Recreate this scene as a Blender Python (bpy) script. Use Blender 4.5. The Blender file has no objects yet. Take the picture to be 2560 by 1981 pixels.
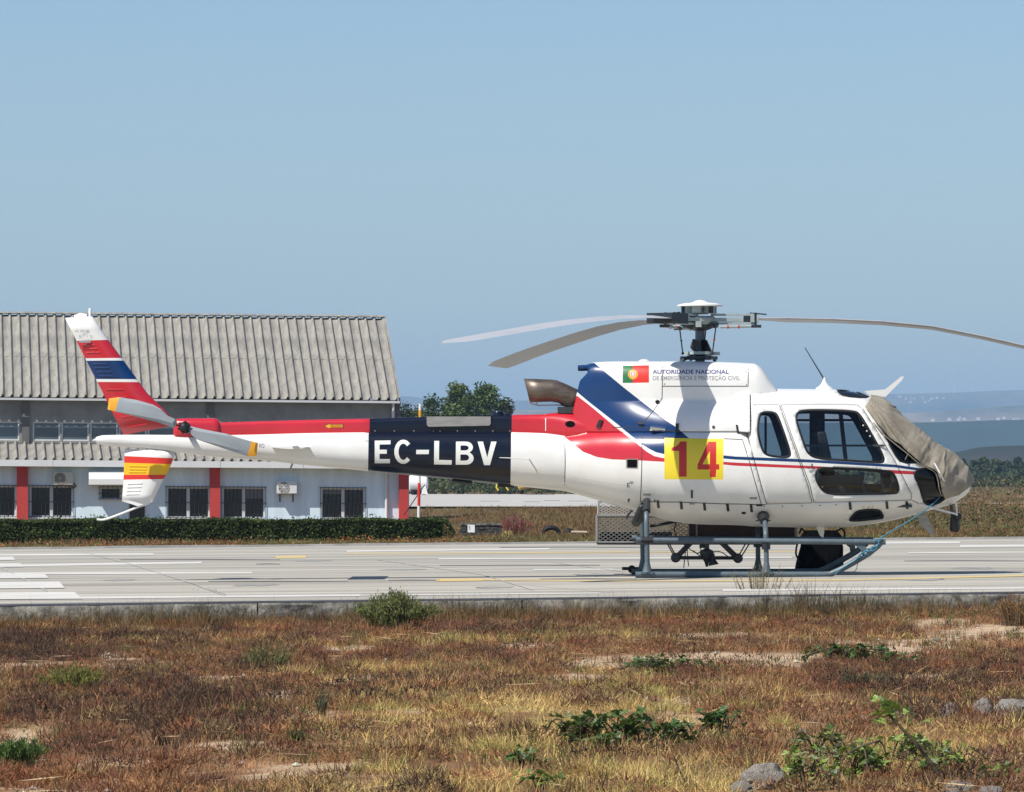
import bpy, bmesh, math, random
import numpy as np
from mathutils import Vector, Matrix
from mathutils.geometry import delaunay_2d_cdt, tessellate_polygon

scene = bpy.context.scene
C = scene.collection
R = math.radians
rng = np.random.default_rng(7)
random.seed(7)

# ------------------------------------------------------------------ camera
FPX = 13455.0            # focal length in pixels of the 2560 px wide photograph
EYE = 1.16               # eye height above the runway, metres
CAMD = 65.0              # distance to the helicopter
HOR = 1200.0             # horizon row in the photograph
cam = bpy.data.objects.new('camera', bpy.data.cameras.new('camera'))
C.objects.link(cam)
cam.location = (0, -CAMD, EYE)
cam.rotation_euler = (R(90), 0, 0)
cam.data.sensor_width = 36
cam.data.lens = 36 * FPX / 2560
cam.data.shift_y = (HOR - 1981 / 2) / 2560
cam.data.clip_start = 0.5
cam.data.clip_end = 60000
scene.camera = cam

# ------------------------------------------------------------------ light
SUN_EL, SUN_AZ = 53.0, 49.0      # elevation; degrees left of straight behind the camera
ca, ce = R(SUN_AZ), R(SUN_EL)
to_sun = Vector((-math.sin(ca) * math.cos(ce), -math.cos(ca) * math.cos(ce), math.sin(ce)))
sun = bpy.data.objects.new('sun', bpy.data.lights.new('sun', 'SUN'))
C.objects.link(sun)
sun.rotation_euler = to_sun.to_track_quat('Z', 'Y').to_euler()
sun.data.energy = 5.0
sun.data.angle = R(0.5)
sun.data.color = (1.0, 0.95, 0.87)
world = bpy.data.worlds.new("World")
scene.world = world
world.use_nodes = True
nt = world.node_tree
nt.nodes.clear()
wo = nt.nodes.new('ShaderNodeOutputWorld')
bg = nt.nodes.new('ShaderNodeBackground')
sky = nt.nodes.new('ShaderNodeTexSky')
sky.sky_type = 'NISHITA'
sky.sun_disc = False
sky.sun_elevation = ce
sky.sun_rotation = math.atan2(to_sun.x, to_sun.y)
sky.altitude = 300
sky.air_density = 1.0
sky.dust_density = 0.6
sky.ozone_density = 5.5
bg.inputs['Strength'].default_value = 0.092
nt.links.new(sky.outputs[0], bg.inputs[0])
nt.links.new(bg.outputs[0], wo.inputs[0])
scene.view_settings.view_transform = 'Standard'
scene.view_settings.look = 'None'
scene.view_settings.exposure = 0.28
scene.view_settings.gamma = 1.0
scene.view_settings.use_curve_mapping = False
scene.cycles.use_denoising = True
scene.cycles.max_bounces = 8
scene.cycles.transparent_max_bounces = 16
scene.cycles.volume_bounces = 0

# ------------------------------------------------------------------ helpers
def P(X, Y, y=0.0):
    """world point seen at photo pixel (X, Y) at depth y"""
    d = CAMD + y
    return ((X - 1280) / FPX * d, y, EYE - (Y - HOR) / FPX * d)

GS, GX0 = 0.009, 2.6      # the runway rises gently to the right
def zrun(x):
    return GS * (x - GX0)

def G(X, Y, dz=0.0):
    """point of the ground (runway plane lifted by dz) at photo pixel"""
    d = (EYE + GS * GX0 - dz) / ((Y - HOR) / FPX + GS * (X - 1280) / FPX)
    x = (X - 1280) / FPX * d
    return (x, d - CAMD, zrun(x) + dz)

def tag(o, label=None, cat=None, group=None, kind=None):
    if label: o['label'] = label
    if cat: o['category'] = cat
    if group: o['group'] = group
    if kind: o['kind'] = kind
    return o

def empty(name, loc, label, cat, group=None):
    o = bpy.data.objects.new(name, None)
    o.empty_display_size = 0.2
    C.objects.link(o)
    o.location = loc
    return tag(o, label, cat, group)

def put(name, me, parent=None):
    o = bpy.data.objects.new(name, me)
    C.objects.link(o)
    if parent is not None:
        o.parent = parent
        if parent.type == 'EMPTY' and not parent.get('local'):
            o.matrix_parent_inverse = Matrix.Translation(parent.location).inverted()
    return o

class MB:
    def __init__(s):
        s.v, s.f, s.m, s.sm, s.col = [], [], [], [], []
    def add(s, vs, fs, mat=0, smooth=True):
        b = len(s.v)
        s.v += [tuple(v) for v in vs]
        for f in fs:
            s.f.append(tuple(i + b for i in f)); s.m.append(mat); s.sm.append(smooth)
        return s
    def box(s, c, size, rot=None, mat=0):
        hx, hy, hz = size[0] / 2, size[1] / 2, size[2] / 2
        vs = [Vector((x, y, z)) for x in (-hx, hx) for y in (-hy, hy) for z in (-hz, hz)]
        if rot is not None: vs = [rot @ v for v in vs]
        vs = [v + Vector(c) for v in vs]
        return s.add(vs, [(0, 1, 3, 2), (4, 6, 7, 5), (0, 4, 5, 1), (2, 3, 7, 6), (0, 2, 6, 4), (1, 5, 7, 3)], mat, False)
    def bx(s, x0, x1, y0, y1, z0, z1, mat=0):
        return s.box(((x0 + x1) / 2, (y0 + y1) / 2, (z0 + z1) / 2), (abs(x1 - x0), abs(y1 - y0), abs(z1 - z0)), None, mat)
    def tube(s, pts, r, n=10, mat=0, cap=True, flat=1.0):
        pts = [Vector(p) for p in pts]
        k = len(pts)
        rs = [r] * k if not hasattr(r, '__len__') else list(r)
        t0 = (pts[1] - pts[0]).normalized()
        a = Vector((0, 0, 1)) if abs(t0.z) < 0.9 else Vector((1, 0, 0))
        nrm = (a - t0 * a.dot(t0)).normalized()
        vs = []
        for i in range(k):
            t = (pts[min(i + 1, k - 1)] - pts[max(i - 1, 0)]).normalized()
            nrm = (nrm - t * nrm.dot(t)).normalized()
            b = t.cross(nrm)
            for j in range(n):
                an = 2 * math.pi * j / n
                vs.append(pts[i] + (nrm * math.cos(an) + b * math.sin(an) * flat) * rs[i])
        fs = []
        for i in range(k - 1):
            for j in range(n):
                j2 = (j + 1) % n
                fs.append((i * n + j, i * n + j2, (i + 1) * n + j2, (i + 1) * n + j))
        if cap:
            fs.append(tuple(range(n))[::-1]); fs.append(tuple((k - 1) * n + j for j in range(n)))
        return s.add(vs, fs, mat)
    def lathe(s, prof, o=(0, 0, 0), axis='z', n=20, mat=0):
        vs, fs = [], []
        for r, h in prof:
            for j in range(n):
                an = 2 * math.pi * j / n
                c_, s_ = r * math.cos(an), r * math.sin(an)
                v = {'z': (c_, s_, h), 'y': (c_, h, s_), 'x': (h, c_, s_)}[axis]
                vs.append((v[0] + o[0], v[1] + o[1], v[2] + o[2]))
        for i in range(len(prof) - 1):
            for j in range(n):
                j2 = (j + 1) % n
                fs.append((i * n + j, i * n + j2, (i + 1) * n + j2, (i + 1) * n + j))
        fs.append(tuple(range(n))[::-1]); fs.append(tuple((len(prof) - 1) * n + j for j in range(n)))
        return s.add(vs, fs, mat)
    def prism(s, poly, y0, y1, mat=0):
        """poly: list of (x, z); extruded in y"""
        n = len(poly)
        vs = [(x, y0, z) for x, z in poly] + [(x, y1, z) for x, z in poly]
        fs = [tuple(range(n)), tuple(range(2 * n - 1, n - 1, -1))]
        fs += [(i, i + n, (i + 1) % n + n, (i + 1) % n) for i in range(n)]
        return s.add(vs, fs, mat, False)
    def mesh(s, name, mats, sharp=35):
        me = bpy.data.meshes.new(name)
        me.from_pydata(s.v, [], s.f)
        for m in mats: me.materials.append(m)
        me.polygons.foreach_set('material_index', s.m)
        me.polygons.foreach_set('use_smooth', [True] * len(s.f))
        bm = bmesh.new(); bm.from_mesh(me)
        bmesh.ops.recalc_face_normals(bm, faces=bm.faces)
        bm.to_mesh(me); bm.free()
        me.set_sharp_from_angle(angle=R(sharp))
        me.update()
        return me
    def obj(s, name, mats, parent=None, sharp=35):
        if not isinstance(mats, (list, tuple)): mats = [mats]
        return put(name, s.mesh(name, mats, sharp), parent)

def arc(p0, p1, p2, n=6):
    """quadratic bend between three points"""
    p0, p1, p2 = Vector(p0), Vector(p1), Vector(p2)
    return [(p0 * (1 - t) ** 2 + p1 * 2 * t * (1 - t) + p2 * t * t) for t in np.linspace(0, 1, n)]

def spline(pts, n=8):
    """Catmull-Rom through points"""
    p = [Vector(q) for q in pts]
    p = [p[0] * 2 - p[1]] + p + [p[-1] * 2 - p[-2]]
    out = []
    for i in range(1, len(p) - 2):
        for t in np.linspace(0, 1, n, endpoint=False):
            a, b, c, d = p[i - 1:i + 3]
            out.append(0.5 * ((2 * b) + (c - a) * t + (2 * a - 5 * b + 4 * c - d) * t * t + (3 * b - a - 3 * c + d) * t ** 3))
    out.append(p[-2])
    return out

def pchip(x, y, q):
    x = np.asarray(x, float); y = np.asarray(y, float)
    h = np.diff(x); dl = np.diff(y) / h
    m = np.zeros_like(y)
    for i in range(1, len(x) - 1):
        if dl[i - 1] * dl[i] > 0:
            w1 = 2 * h[i] + h[i - 1]; w2 = h[i] + 2 * h[i - 1]
            m[i] = (w1 + w2) / (w1 / dl[i - 1] + w2 / dl[i])
    m[0], m[-1] = dl[0], dl[-1]
    q = np.clip(q, x[0], x[-1])
    k = np.clip(np.searchsorted(x, q) - 1, 0, len(h) - 1)
    t = (q - x[k]) / h[k]
    return ((1 + 2 * t) * (1 - t) ** 2 * y[k] + t * (1 - t) ** 2 * h[k] * m[k] + t * t * (3 - 2 * t) * y[k + 1] + t * t * (t - 1) * h[k] * m[k + 1])

def pip(px, py, poly):
    """vectorised point in polygon"""
    ins = np.zeros(px.shape, bool)
    q = np.asarray(poly)
    x1, y1 = q[-1]
    for x2, y2 in q:
        c = (y1 > py) != (y2 > py)
        with np.errstate(divide='ignore', invalid='ignore'):
            xi = (x2 - x1) * (py - y1) / (y2 - y1 + 1e-30) + x1
        ins ^= c & (px < xi)
        x1, y1 = x2, y2
    return ins

def dens(poly, step):
    out = []
    for i in range(len(poly)):
        a, b = np.array(poly[i], float), np.array(poly[(i + 1) % len(poly)], float)
        n = max(1, int(np.hypot(*(b - a)) / step))
        for k in range(n): out.append(tuple(a + (b - a) * k / n))
    return out

def soft(poly, it=2):
    """Chaikin corner rounding"""
    p = [np.array(q, float) for q in poly]
    for _ in range(it):
        o = []
        for i in range(len(p)):
            a, b = p[i], p[(i + 1) % len(p)]
            o += [a * 0.75 + b * 0.25, a * 0.25 + b * 0.75]
        p = o
    return [tuple(q) for q in p]

def inset(poly, d):
    p = np.asarray(poly, float)
    area = 0.5 * np.sum(p[:, 0] * np.roll(p[:, 1], -1) - np.roll(p[:, 0], -1) * p[:, 1])
    sgn = 1 if area > 0 else -1
    out = []
    for i in range(len(p)):
        e1 = p[i] - p[i - 1]; e2 = p[(i + 1) % len(p)] - p[i]
        e1 /= np.hypot(*e1) + 1e-9; e2 /= np.hypot(*e2) + 1e-9
        n1 = np.array([-e1[1], e1[0]]) * sgn; n2 = np.array([-e2[1], e2[0]]) * sgn
        n = n1 + n2; n /= max(0.3, np.hypot(*n)) 
        out.append(tuple(p[i] + n * d / max(0.5, float(n @ n1))))
    return out

def vnoise(x, y, s, seed=0):
    x = np.asarray(x, float) / s; y = np.asarray(y, float) / s
    xi = np.floor(x).astype(np.int64); yi = np.floor(y).astype(np.int64)
    fx = x - xi; fy = y - yi
    fx = fx * fx * (3 - 2 * fx); fy = fy * fy * (3 - 2 * fy)
    def h(a, b):
        n = (a * 374761393 + b * 668265263 + seed * 1442695041) & 0x7fffffff
        n = ((n ^ (n >> 13)) * 1274126177) & 0x7fffffff
        return ((n ^ (n >> 16)) & 0xffff) / 65535.0
    return (h(xi, yi) * (1 - fx) + h(xi + 1, yi) * fx) * (1 - fy) + (h(xi, yi + 1) * (1 - fx) + h(xi + 1, yi + 1) * fx) * fy
def fbm(x, y, s, seed=0, o=4):
    t = 0; a = .5
    for k in range(o):
        t = t + a * vnoise(x, y, s / 2 ** k, seed + k * 17); a *= .5
    return t / (1 - .5 ** o)


# ------------------------------------------------------------------ materials
def mat(name, col, rough=0.5, metal=0.0, var=0.0, vscale=4.0, col2=None, bump=0.0, bscale=40.0, coat=0.0, spec=0.5, coord='Object', stretch=None, attr=None, transl=0.0):
    m = bpy.data.materials.new(name)
    m.use_nodes = True
    t = m.node_tree
    b = t.nodes['Principled BSDF']
    b.inputs['Base Color'].default_value = (*col, 1)
    b.inputs['Roughness'].default_value = rough
    b.inputs['Metallic'].default_value = metal
    b.inputs['Coat Weight'].default_value = coat
    b.inputs['Coat Roughness'].default_value = 0.05
    b.inputs['Specular IOR Level'].default_value = spec
    tc = t.nodes.new('ShaderNodeTexCoord')
    src = tc.outputs[coord]
    if stretch:
        mp = t.nodes.new('ShaderNodeMapping'); mp.inputs['Scale'].default_value = stretch
        t.links.new(src, mp.inputs[0]); src = mp.outputs[0]
    cur = None
    if var > 0 or col2 is not None:
        no = t.nodes.new('ShaderNodeTexNoise')
        no.inputs['Scale'].default_value = vscale
        no.inputs['Detail'].default_value = 6
        no.inputs['Roughness'].default_value = 0.65
        t.links.new(src, no.inputs['Vector'])
        ramp = t.nodes.new('ShaderNodeValToRGB')
        ramp.color_ramp.elements[0].position = 0.36
        ramp.color_ramp.elements[1].position = 0.66
        c2 = col2 if col2 is not None else tuple(c * (1 - var) for c in col)
        ramp.color_ramp.elements[0].color = (*c2, 1)
        ramp.color_ramp.elements[1].color = (*col, 1)
        t.links.new(no.outputs['Fac'], ramp.inputs[0])
        cur = ramp.outputs[0]
    if attr:
        at = t.nodes.new('ShaderNodeAttribute'); at.attribute_name = attr
        if cur is None:
            cur = at.outputs['Color']
        else:
            mx = t.nodes.new('ShaderNodeMix'); mx.data_type = 'RGBA'; mx.blend_type = 'MULTIPLY'
            mx.inputs[0].default_value = 1
            t.links.new(cur, mx.inputs[6]); t.links.new(at.outputs['Color'], mx.inputs[7]); cur = mx.outputs[2]
    if cur is not None:
        t.links.new(cur, b.inputs['Base Color'])
    if bump > 0:
        nb = t.nodes.new('ShaderNodeTexNoise'); nb.inputs['Scale'].default_value = bscale; nb.inputs['Detail'].default_value = 5
        t.links.new(src, nb.inputs['Vector'])
        bp = t.nodes.new('ShaderNodeBump'); bp.inputs['Strength'].default_value = bump; bp.inputs['Distance'].default_value = 0.02
        t.links.new(nb.outputs['Fac'], bp.inputs['Height']); t.links.new(bp.outputs[0], b.inputs['Normal'])
    if transl > 0:
        tr = t.nodes.new('ShaderNodeBsdfTranslucent')
        if cur is not None: t.links.new(cur, tr.inputs[0])
        else: tr.inputs[0].default_value = (*col, 1)
        ms = t.nodes.new('ShaderNodeMixShader'); ms.inputs[0].default_value = transl
        t.links.new(b.outputs[0], ms.inputs[1]); t.links.new(tr.outputs[0], ms.inputs[2])
        t.links.new(ms.outputs[0], t.nodes['Material Output'].inputs[0])
    return m

def glass(name, tint, gloss=0.12):
    m = bpy.data.materials.new(name); m.use_nodes = True
    t = m.node_tree; t.nodes.clear()
    o = t.nodes.new('ShaderNodeOutputMaterial')
    tr = t.nodes.new('ShaderNodeBsdfTransparent'); tr.inputs[0].default_value = (*tint, 1)
    gl = t.nodes.new('ShaderNodeBsdfGlossy'); gl.inputs['Roughness'].default_value = 0.02
    lw = t.nodes.new('ShaderNodeFresnel'); lw.inputs[0].default_value = 1.5
    mx = t.nodes.new('ShaderNodeMixShader')
    t.links.new(lw.outputs[0], mx.inputs[0]); t.links.new(tr.outputs[0], mx.inputs[1]); t.links.new(gl.outputs[0], mx.inputs[2])
    t.links.new(mx.outputs[0], o.inputs[0])
    return m

M = dict(
    white=mat('white_paint', (0.78, 0.775, 0.75), 0.33, col2=(0.69, 0.68, 0.65), vscale=1.6, coat=0.3, bump=0.035, bscale=3.5),
    red=mat('red_paint', (0.53, 0.016, 0.028), 0.28, var=0.10, vscale=3, coat=0.5),
    blue=mat('blue_paint', (0.003, 0.032, 0.125), 0.27, var=0.10, vscale=3, coat=0.2),
    navy=mat('navy_paint', (0.005, 0.008, 0.020), 0.25, var=0.1, vscale=3, coat=0.1, spec=.35),
    lettering=mat('white_lettering', (0.74, 0.74, 0.70), 0.4),
    yellow=mat('yellow_panel', (0.80, 0.62, 0.03), 0.45, var=0.06, vscale=5),
    digit=mat('red_digit', (0.50, 0.022, 0.014), 0.45),
    lining=mat('cabin_lining', (0.05, 0.052, 0.055), 0.8, var=0.2, vscale=8),
    seam=mat('dark_seam', (0.03, 0.03, 0.032), 0.7),
    rubber=mat('black_rubber', (0.008, 0.009, 0.011), 0.6, spec=.3),
    black=mat('black_metal', (0.014, 0.015, 0.018), 0.45, var=0.2),
    dgrey=mat('dark_grey_metal', (0.06, 0.065, 0.07), 0.45, 0.3, var=0.25, vscale=9),
    skid=mat('blue_grey_paint', (0.098, 0.132, 0.155), 0.42, var=0.25, vscale=7),
    skiddark=mat('dark_grey_paint', (0.05, 0.065, 0.085), 0.45, var=0.3, vscale=7),
    hub=mat('hub_grey_paint', (0.34, 0.40, 0.40), 0.4, var=0.2, vscale=12),
    hubdark=mat('hub_dark_metal', (0.035, 0.045, 0.055), 0.4, 0.4, var=0.3, vscale=14),
    mast=mat('mast_blue_grey', (0.09, 0.12, 0.16), 0.4, 0.2, var=0.2, vscale=9),
    blade=mat('blade_grey_paint', (0.40, 0.415, 0.44), 0.5, var=0.10, vscale=3),
    bladeedge=mat('worn_blade_edge', (0.22, 0.215, 0.21), 0.5, 0.3, var=0.3, vscale=6),
    trblade=mat('tail_blade_grey', (0.29, 0.32, 0.34), 0.45, var=0.08, vscale=5),
    orange=mat('orange_tip_paint', (0.78, 0.36, 0.02), 0.45, var=0.08),
    flagyellow=mat('flag_yellow', (0.82, 0.46, 0.01), 0.4),
    flagred=mat('flag_red', (0.66, 0.03, 0.02), 0.4),
    flaggreen=mat('flag_green', (0.02, 0.15, 0.05), 0.4),
    textblue=mat('text_dark_blue', (0.035, 0.05, 0.19), 0.5),
    textgrey=mat('text_grey', (0.28, 0.29, 0.31), 0.5),
    exhaust=mat('burnt_steel', (0.21, 0.17, 0.135), 0.46, 0.65, col2=(0.11, 0.085, 0.07), vscale=5, stretch=(1, 3, 3), bump=0.08, bscale=14),
    alu=mat('dull_aluminium', (0.36, 0.35, 0.33), 0.48, 0.3, var=0.25, vscale=8, stretch=(1, 6, 6)),
    canvas=mat('grey_canvas', (0.32, 0.285, 0.225), 0.85, col2=(0.21, 0.18, 0.135), vscale=3.0, bump=0.1, bscale=30),
    whiteplastic=mat('white_plastic', (0.72, 0.72, 0.70), 0.5),
    rope=mat('blue_rope', (0.045, 0.22, 0.32), 0.8, var=0.3, vscale=60),
    bag=mat('black_fabric', (0.003, 0.003, 0.0035), 0.9, var=0.4, vscale=12, bump=0.4, bscale=18, spec=0.1),
    seat=mat('dark_seat_fabric', (0.025, 0.027, 0.032), 0.8, var=0.2, vscale=12),
    glass=glass('clear_plexiglass', (0.80, 0.84, 0.86)),
    darkglass=glass('tinted_plexiglass', (0.10, 0.10, 0.11)),
    rustbox=mat('rusty_brown_tray', (0.06, 0.025, 0.018), 0.7, var=0.5, vscale=4),
    galv=mat('galvanised_mesh', (0.26, 0.26, 0.25), 0.5, 0.2, var=0.2, vscale=10),
)
# ================================================================== helicopter
VK = 0.045               # v units -> metres for the planar cut

class Loft:
    """half surface y(x, v): v runs from the belly (0) to the top (Mv-1)"""
    def __init__(s, xs, Y, Z):
        s.xs, s.Y, s.Z = xs, Y, Z
        s.N, s.Mv = Y.shape
    def at(s, x, v):
        x = np.asarray(x, float); v = np.asarray(v, float)
        fi = np.clip((x - s.xs[0]) / (s.xs[-1] - s.xs[0]) * (s.N - 1), 0, s.N - 1 - 1e-9)
        fv = np.clip(v, 0, s.Mv - 1 - 1e-9)
        i = fi.astype(int); j = fv.astype(int); a = fi - i; b = fv - j
        def bl(T):
            return (T[i, j] * (1 - a) * (1 - b) + T[i + 1, j] * a * (1 - b) + T[i, j + 1] * (1 - a) * b + T[i + 1, j + 1] * a * b)
        return bl(s.Y), bl(s.Z)
    def row(s, x):
        f = np.clip((x - s.xs[0]) / (s.xs[-1] - s.xs[0]) * (s.N - 1), 0, s.N - 1 - 1e-9)
        i = int(f); a = f - i
        return s.Y[i] * (1 - a) + s.Y[i + 1] * a, s.Z[i] * (1 - a) + s.Z[i + 1] * a
    def vz(s, x, z):
        Yr, Zr = s.row(x)
        return float(np.interp(z, Zr, np.arange(s.Mv)))
    def yz(s, x, z):
        Yr, Zr = s.row(x)
        return float(np.interp(z, Zr, Yr))
    def pix(s, X, Y):
        y = 0.0
        for _ in range(7):
            x, _y, z = P(X, Y, y)
            y = 0.5 * y - 0.5 * s.yz(x, z)
        x, _y, z = P(X, Y, y)
        return x, z
    def pix3(s, X, Y, off=0.0):
        x, z = s.pix(X, Y)
        return (x, -s.yz(x, z) - off, z)
    def uv(s, X, Y):
        x, z = s.pix(X, Y)
        x = min(max(x, s.xs[0]), s.xs[-1])
        return (x, s.vz(x, z) * VK)
    def normal(s, x, v):
        e = 0.01
        y1, z1 = s.at(x + e, v); y0, z0 = s.at(x - e, v)
        y3, z3 = s.at(x, v + .6); y2, z2 = s.at(x, v - .6)
        tx = np.stack([np.full_like(y1, 2 * e), -(y1 - y0), z1 - z0], -1)
        tv = np.stack([np.zeros_like(y1), -(y3 - y2), z3 - z2], -1)
        n = np.cross(tx, tv)
        n /= np.linalg.norm(n, axis=-1, keepdims=True) + 1e-12
        return n
    def cut(s, polys, nx=110, nv=32, x0=None, x1=None, step=7):
        """polys: list of pixel polygons; returns xs, vs, tris, hit[list of bool arrays]"""
        x0 = s.xs[0] if x0 is None else x0; x1 = s.xs[-1] if x1 is None else x1
        pts, edges, uvp = [], [], []
        vm = (s.Mv - 1) * VK
        for x in np.linspace(x0, x1, nx):
            for v in np.linspace(0, vm, nv): pts.append((x, v))
        for p in polys:
            q = [s.uv(X, Y) for X, Y in dens(p, step)]
            q = [(min(max(a, x0), x1), b) for a, b in q]
            uvp.append(q)
            b0 = len(pts)
            pts += q
            edges += [(b0 + i, b0 + (i + 1) % len(q)) for i in range(len(q))]
        vo, eo, fo, *_ = delaunay_2d_cdt([Vector(p) for p in pts], edges, [], 0, 1e-5)
        V = np.array([(v.x, v.y) for v in vo])
        T = np.array([f for f in fo if len(f) == 3])
        a = V[T]
        area = (a[:, 1, 0] - a[:, 0, 0]) * (a[:, 2, 1] - a[:, 0, 1]) - (a[:, 2, 0] - a[:, 0, 0]) * (a[:, 1, 1] - a[:, 0, 1])
        T[area < 0] = T[area < 0][:, ::-1]
        T = T[np.abs(area) > 1e-10]
        cen = V[T].mean(1)
        hits = [pip(cen[:, 0], cen[:, 1], q) for q in uvp]
        return V[:, 0], V[:, 1] / VK, T, hits
    def build(s, xs, vs, tris, off=0.0, side=-1, mats=None):
        """verts, faces for one side (side -1 = near the camera)"""
        used, inv = np.unique(tris, return_inverse=True)
        f = inv.reshape(tris.shape)
        y, z = s.at(xs[used], vs[used])
        p = np.stack([xs[used], -y, z], -1)
        if np.ndim(off) or off:
            o = off[used] if np.ndim(off) else off
            n = s.normal(xs[used], vs[used])
            p = p + n * (o[:, None] if np.ndim(o) else o)
        if side > 0:
            p[:, 1] *= -1; f = f[:, ::-1]
        return p, f

def section(ztop, zbot, zmid, hw, nu, nl, M=56):
    ph = np.linspace(-np.pi / 2, np.pi / 2, M)
    c, sn = np.abs(np.cos(ph)), np.abs(np.sin(ph))
    n = np.where(ph >= 0, nu, nl)
    r = (c ** n + sn ** n) ** (-1.0 / n)
    y = hw * r * c
    z = np.where(ph >= 0, zmid + (ztop - zmid) * r * sn, zmid - (zmid - zbot) * r * sn)
    y[0] = y[-1] = 0
    return y, z

def loft_px(rows, N=420, M=56):
    """rows: X, topY, bottomY, midY, half width m, nu, nl (photo pixels on the centre plane)"""
    r = np.array(rows, float)
    d = CAMD / FPX
    X = np.linspace(r[0, 0], r[-1, 0], N)
    q = [pchip(r[:, 0], r[:, k], X) for k in range(1, 7)]
    Ys, Zs = [], []
    for i in range(N):
        y, z = section(EYE - (q[0][i] - HOR) * d, EYE - (q[1][i] - HOR) * d, EYE - (q[2][i] - HOR) * d, max(q[3][i], 1e-3), q[4][i], q[5][i], M)
        Ys.append(y); Zs.append(z)
    return Loft((X - 1280) * d, np.array(Ys), np.array(Zs))

def merge_mesh(name, pieces, mats, weld=1e-4, solid=0.0, recalc=False):
    """pieces: list of (verts, faces, material index array or int)"""
    V, F, Mi = [], [], []
    b = 0
    for p, f, m in pieces:
        V.append(p); F.append(np.asarray(f) + b); b += len(p)
        Mi.append(np.full(len(f), m) if np.ndim(m) == 0 else m)
    V = np.concatenate(V); F = np.concatenate(F); Mi = np.concatenate(Mi)
    me = bpy.data.meshes.new(name)
    me.from_pydata(V.tolist(), [], F.tolist())
    for m in mats: me.materials.append(m)
    me.polygons.foreach_set('material_index', Mi.astype(np.int32))
    me.polygons.foreach_set('use_smooth', np.ones(len(F), bool))
    bm = bmesh.new(); bm.from_mesh(me)
    bmesh.ops.remove_doubles(bm, verts=bm.verts, dist=weld)
    if recalc: bmesh.ops.recalc_face_normals(bm, faces=bm.faces)
    bm.to_mesh(me); bm.free()
    me.update()
    return me

def slab(o, t, lining_idx=20):
    m = o.modifiers.new('thickness', 'SOLIDIFY')
    m.thickness = t; m.offset = -1
    m.material_offset = lining_idx; m.use_quality_normals = True
    return o

def ribbon(loft, line, w, off=0.0015, closed=False, n=3):
    """thin strip of width w (px) following a pixel polyline on the near side of a loft"""
    p = []
    for i in range(len(line) - 1):
        a, b = np.array(line[i], float), np.array(line[i + 1], float)
        k = max(1, int(np.hypot(*(b - a)) / 10))
        p += [a + (b - a) * t for t in np.linspace(0, 1, k, endpoint=False)]
    p.append(np.array(line[-1], float))
    vs, fs = [], []
    for i, q in enumerate(p):
        t = p[min(i + 1, len(p) - 1)] - p[max(i - 1, 0)]
        t /= np.hypot(*t) + 1e-9
        nn = np.array([-t[1], t[0]]) * w / 2
        vs.append(loft.pix3(*(q + nn), off)); vs.append(loft.pix3(*(q - nn), off))
    for i in range(len(p) - 1):
        fs.append((2 * i, 2 * i + 1, 2 * i + 3, 2 * i + 2))
    return vs, fs

heli = empty('helicopter', P(1750, 1444, 0), 'white red and blue utility helicopter parked on skids with a grey windscreen cover', 'helicopter')

BODY = loft_px([
    (1405, 1081, 1226, 1150, .335, 2.3, 2.2),
    (1441, 1074, 1236, 1150, .40, 2.3, 2.2),
    (1500, 1062, 1253, 1150, .53, 2.4, 2.2),
    (1560, 1053, 1271, 1152, .67, 2.4, 2.3),
    (1620, 1048, 1288, 1155, .79, 2.5, 2.3),
    (1680, 1046, 1304, 1160, .87, 2.6, 2.4),
    (1740, 1046, 1311, 1165, .91, 2.6, 2.4),
    (1864, 1046, 1315, 1170, .935, 2.6, 2.4),
    (1871, 972, 1316, 1172, .935, 2.6, 2.4),
    (2000, 973, 1319, 1175, .935, 2.6, 2.4),
    (2088, 974, 1319, 1175, .93, 2.6, 2.4),
    (2145, 981, 1315, 1177, .915, 2.6, 2.4),
    (2177, 995, 1311, 1180, .90, 2.5, 2.4),
    (2206, 1008, 1306, 1184, .87, 2.4, 2.4),
    (2227, 1026, 1302, 1187, .845, 2.4, 2.4),
    (2266, 1059, 1293, 1192, .79, 2.3, 2.3),
    (2312, 1097, 1280, 1198, .70, 2.2, 2.3),
    (2347, 1122, 1270, 1201, .61, 2.2, 2.2),
    (2376, 1135, 1262, 1203, .51, 2.1, 2.2),
    (2394, 1152, 1252, 1205, .42, 2.1, 2.1),
    (2415, 1178, 1237, 1206, .27, 2.0, 2.0),
    (2426, 1197, 1222, 1207, .13, 2.0, 2.0),
    (2429, 1206, 1209, 1207, .02, 2.0, 2.0)], N=520)

def smooth01(t):
    t = np.clip(t, 0, 1)
    return t * t * (3 - 2 * t)

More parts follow.
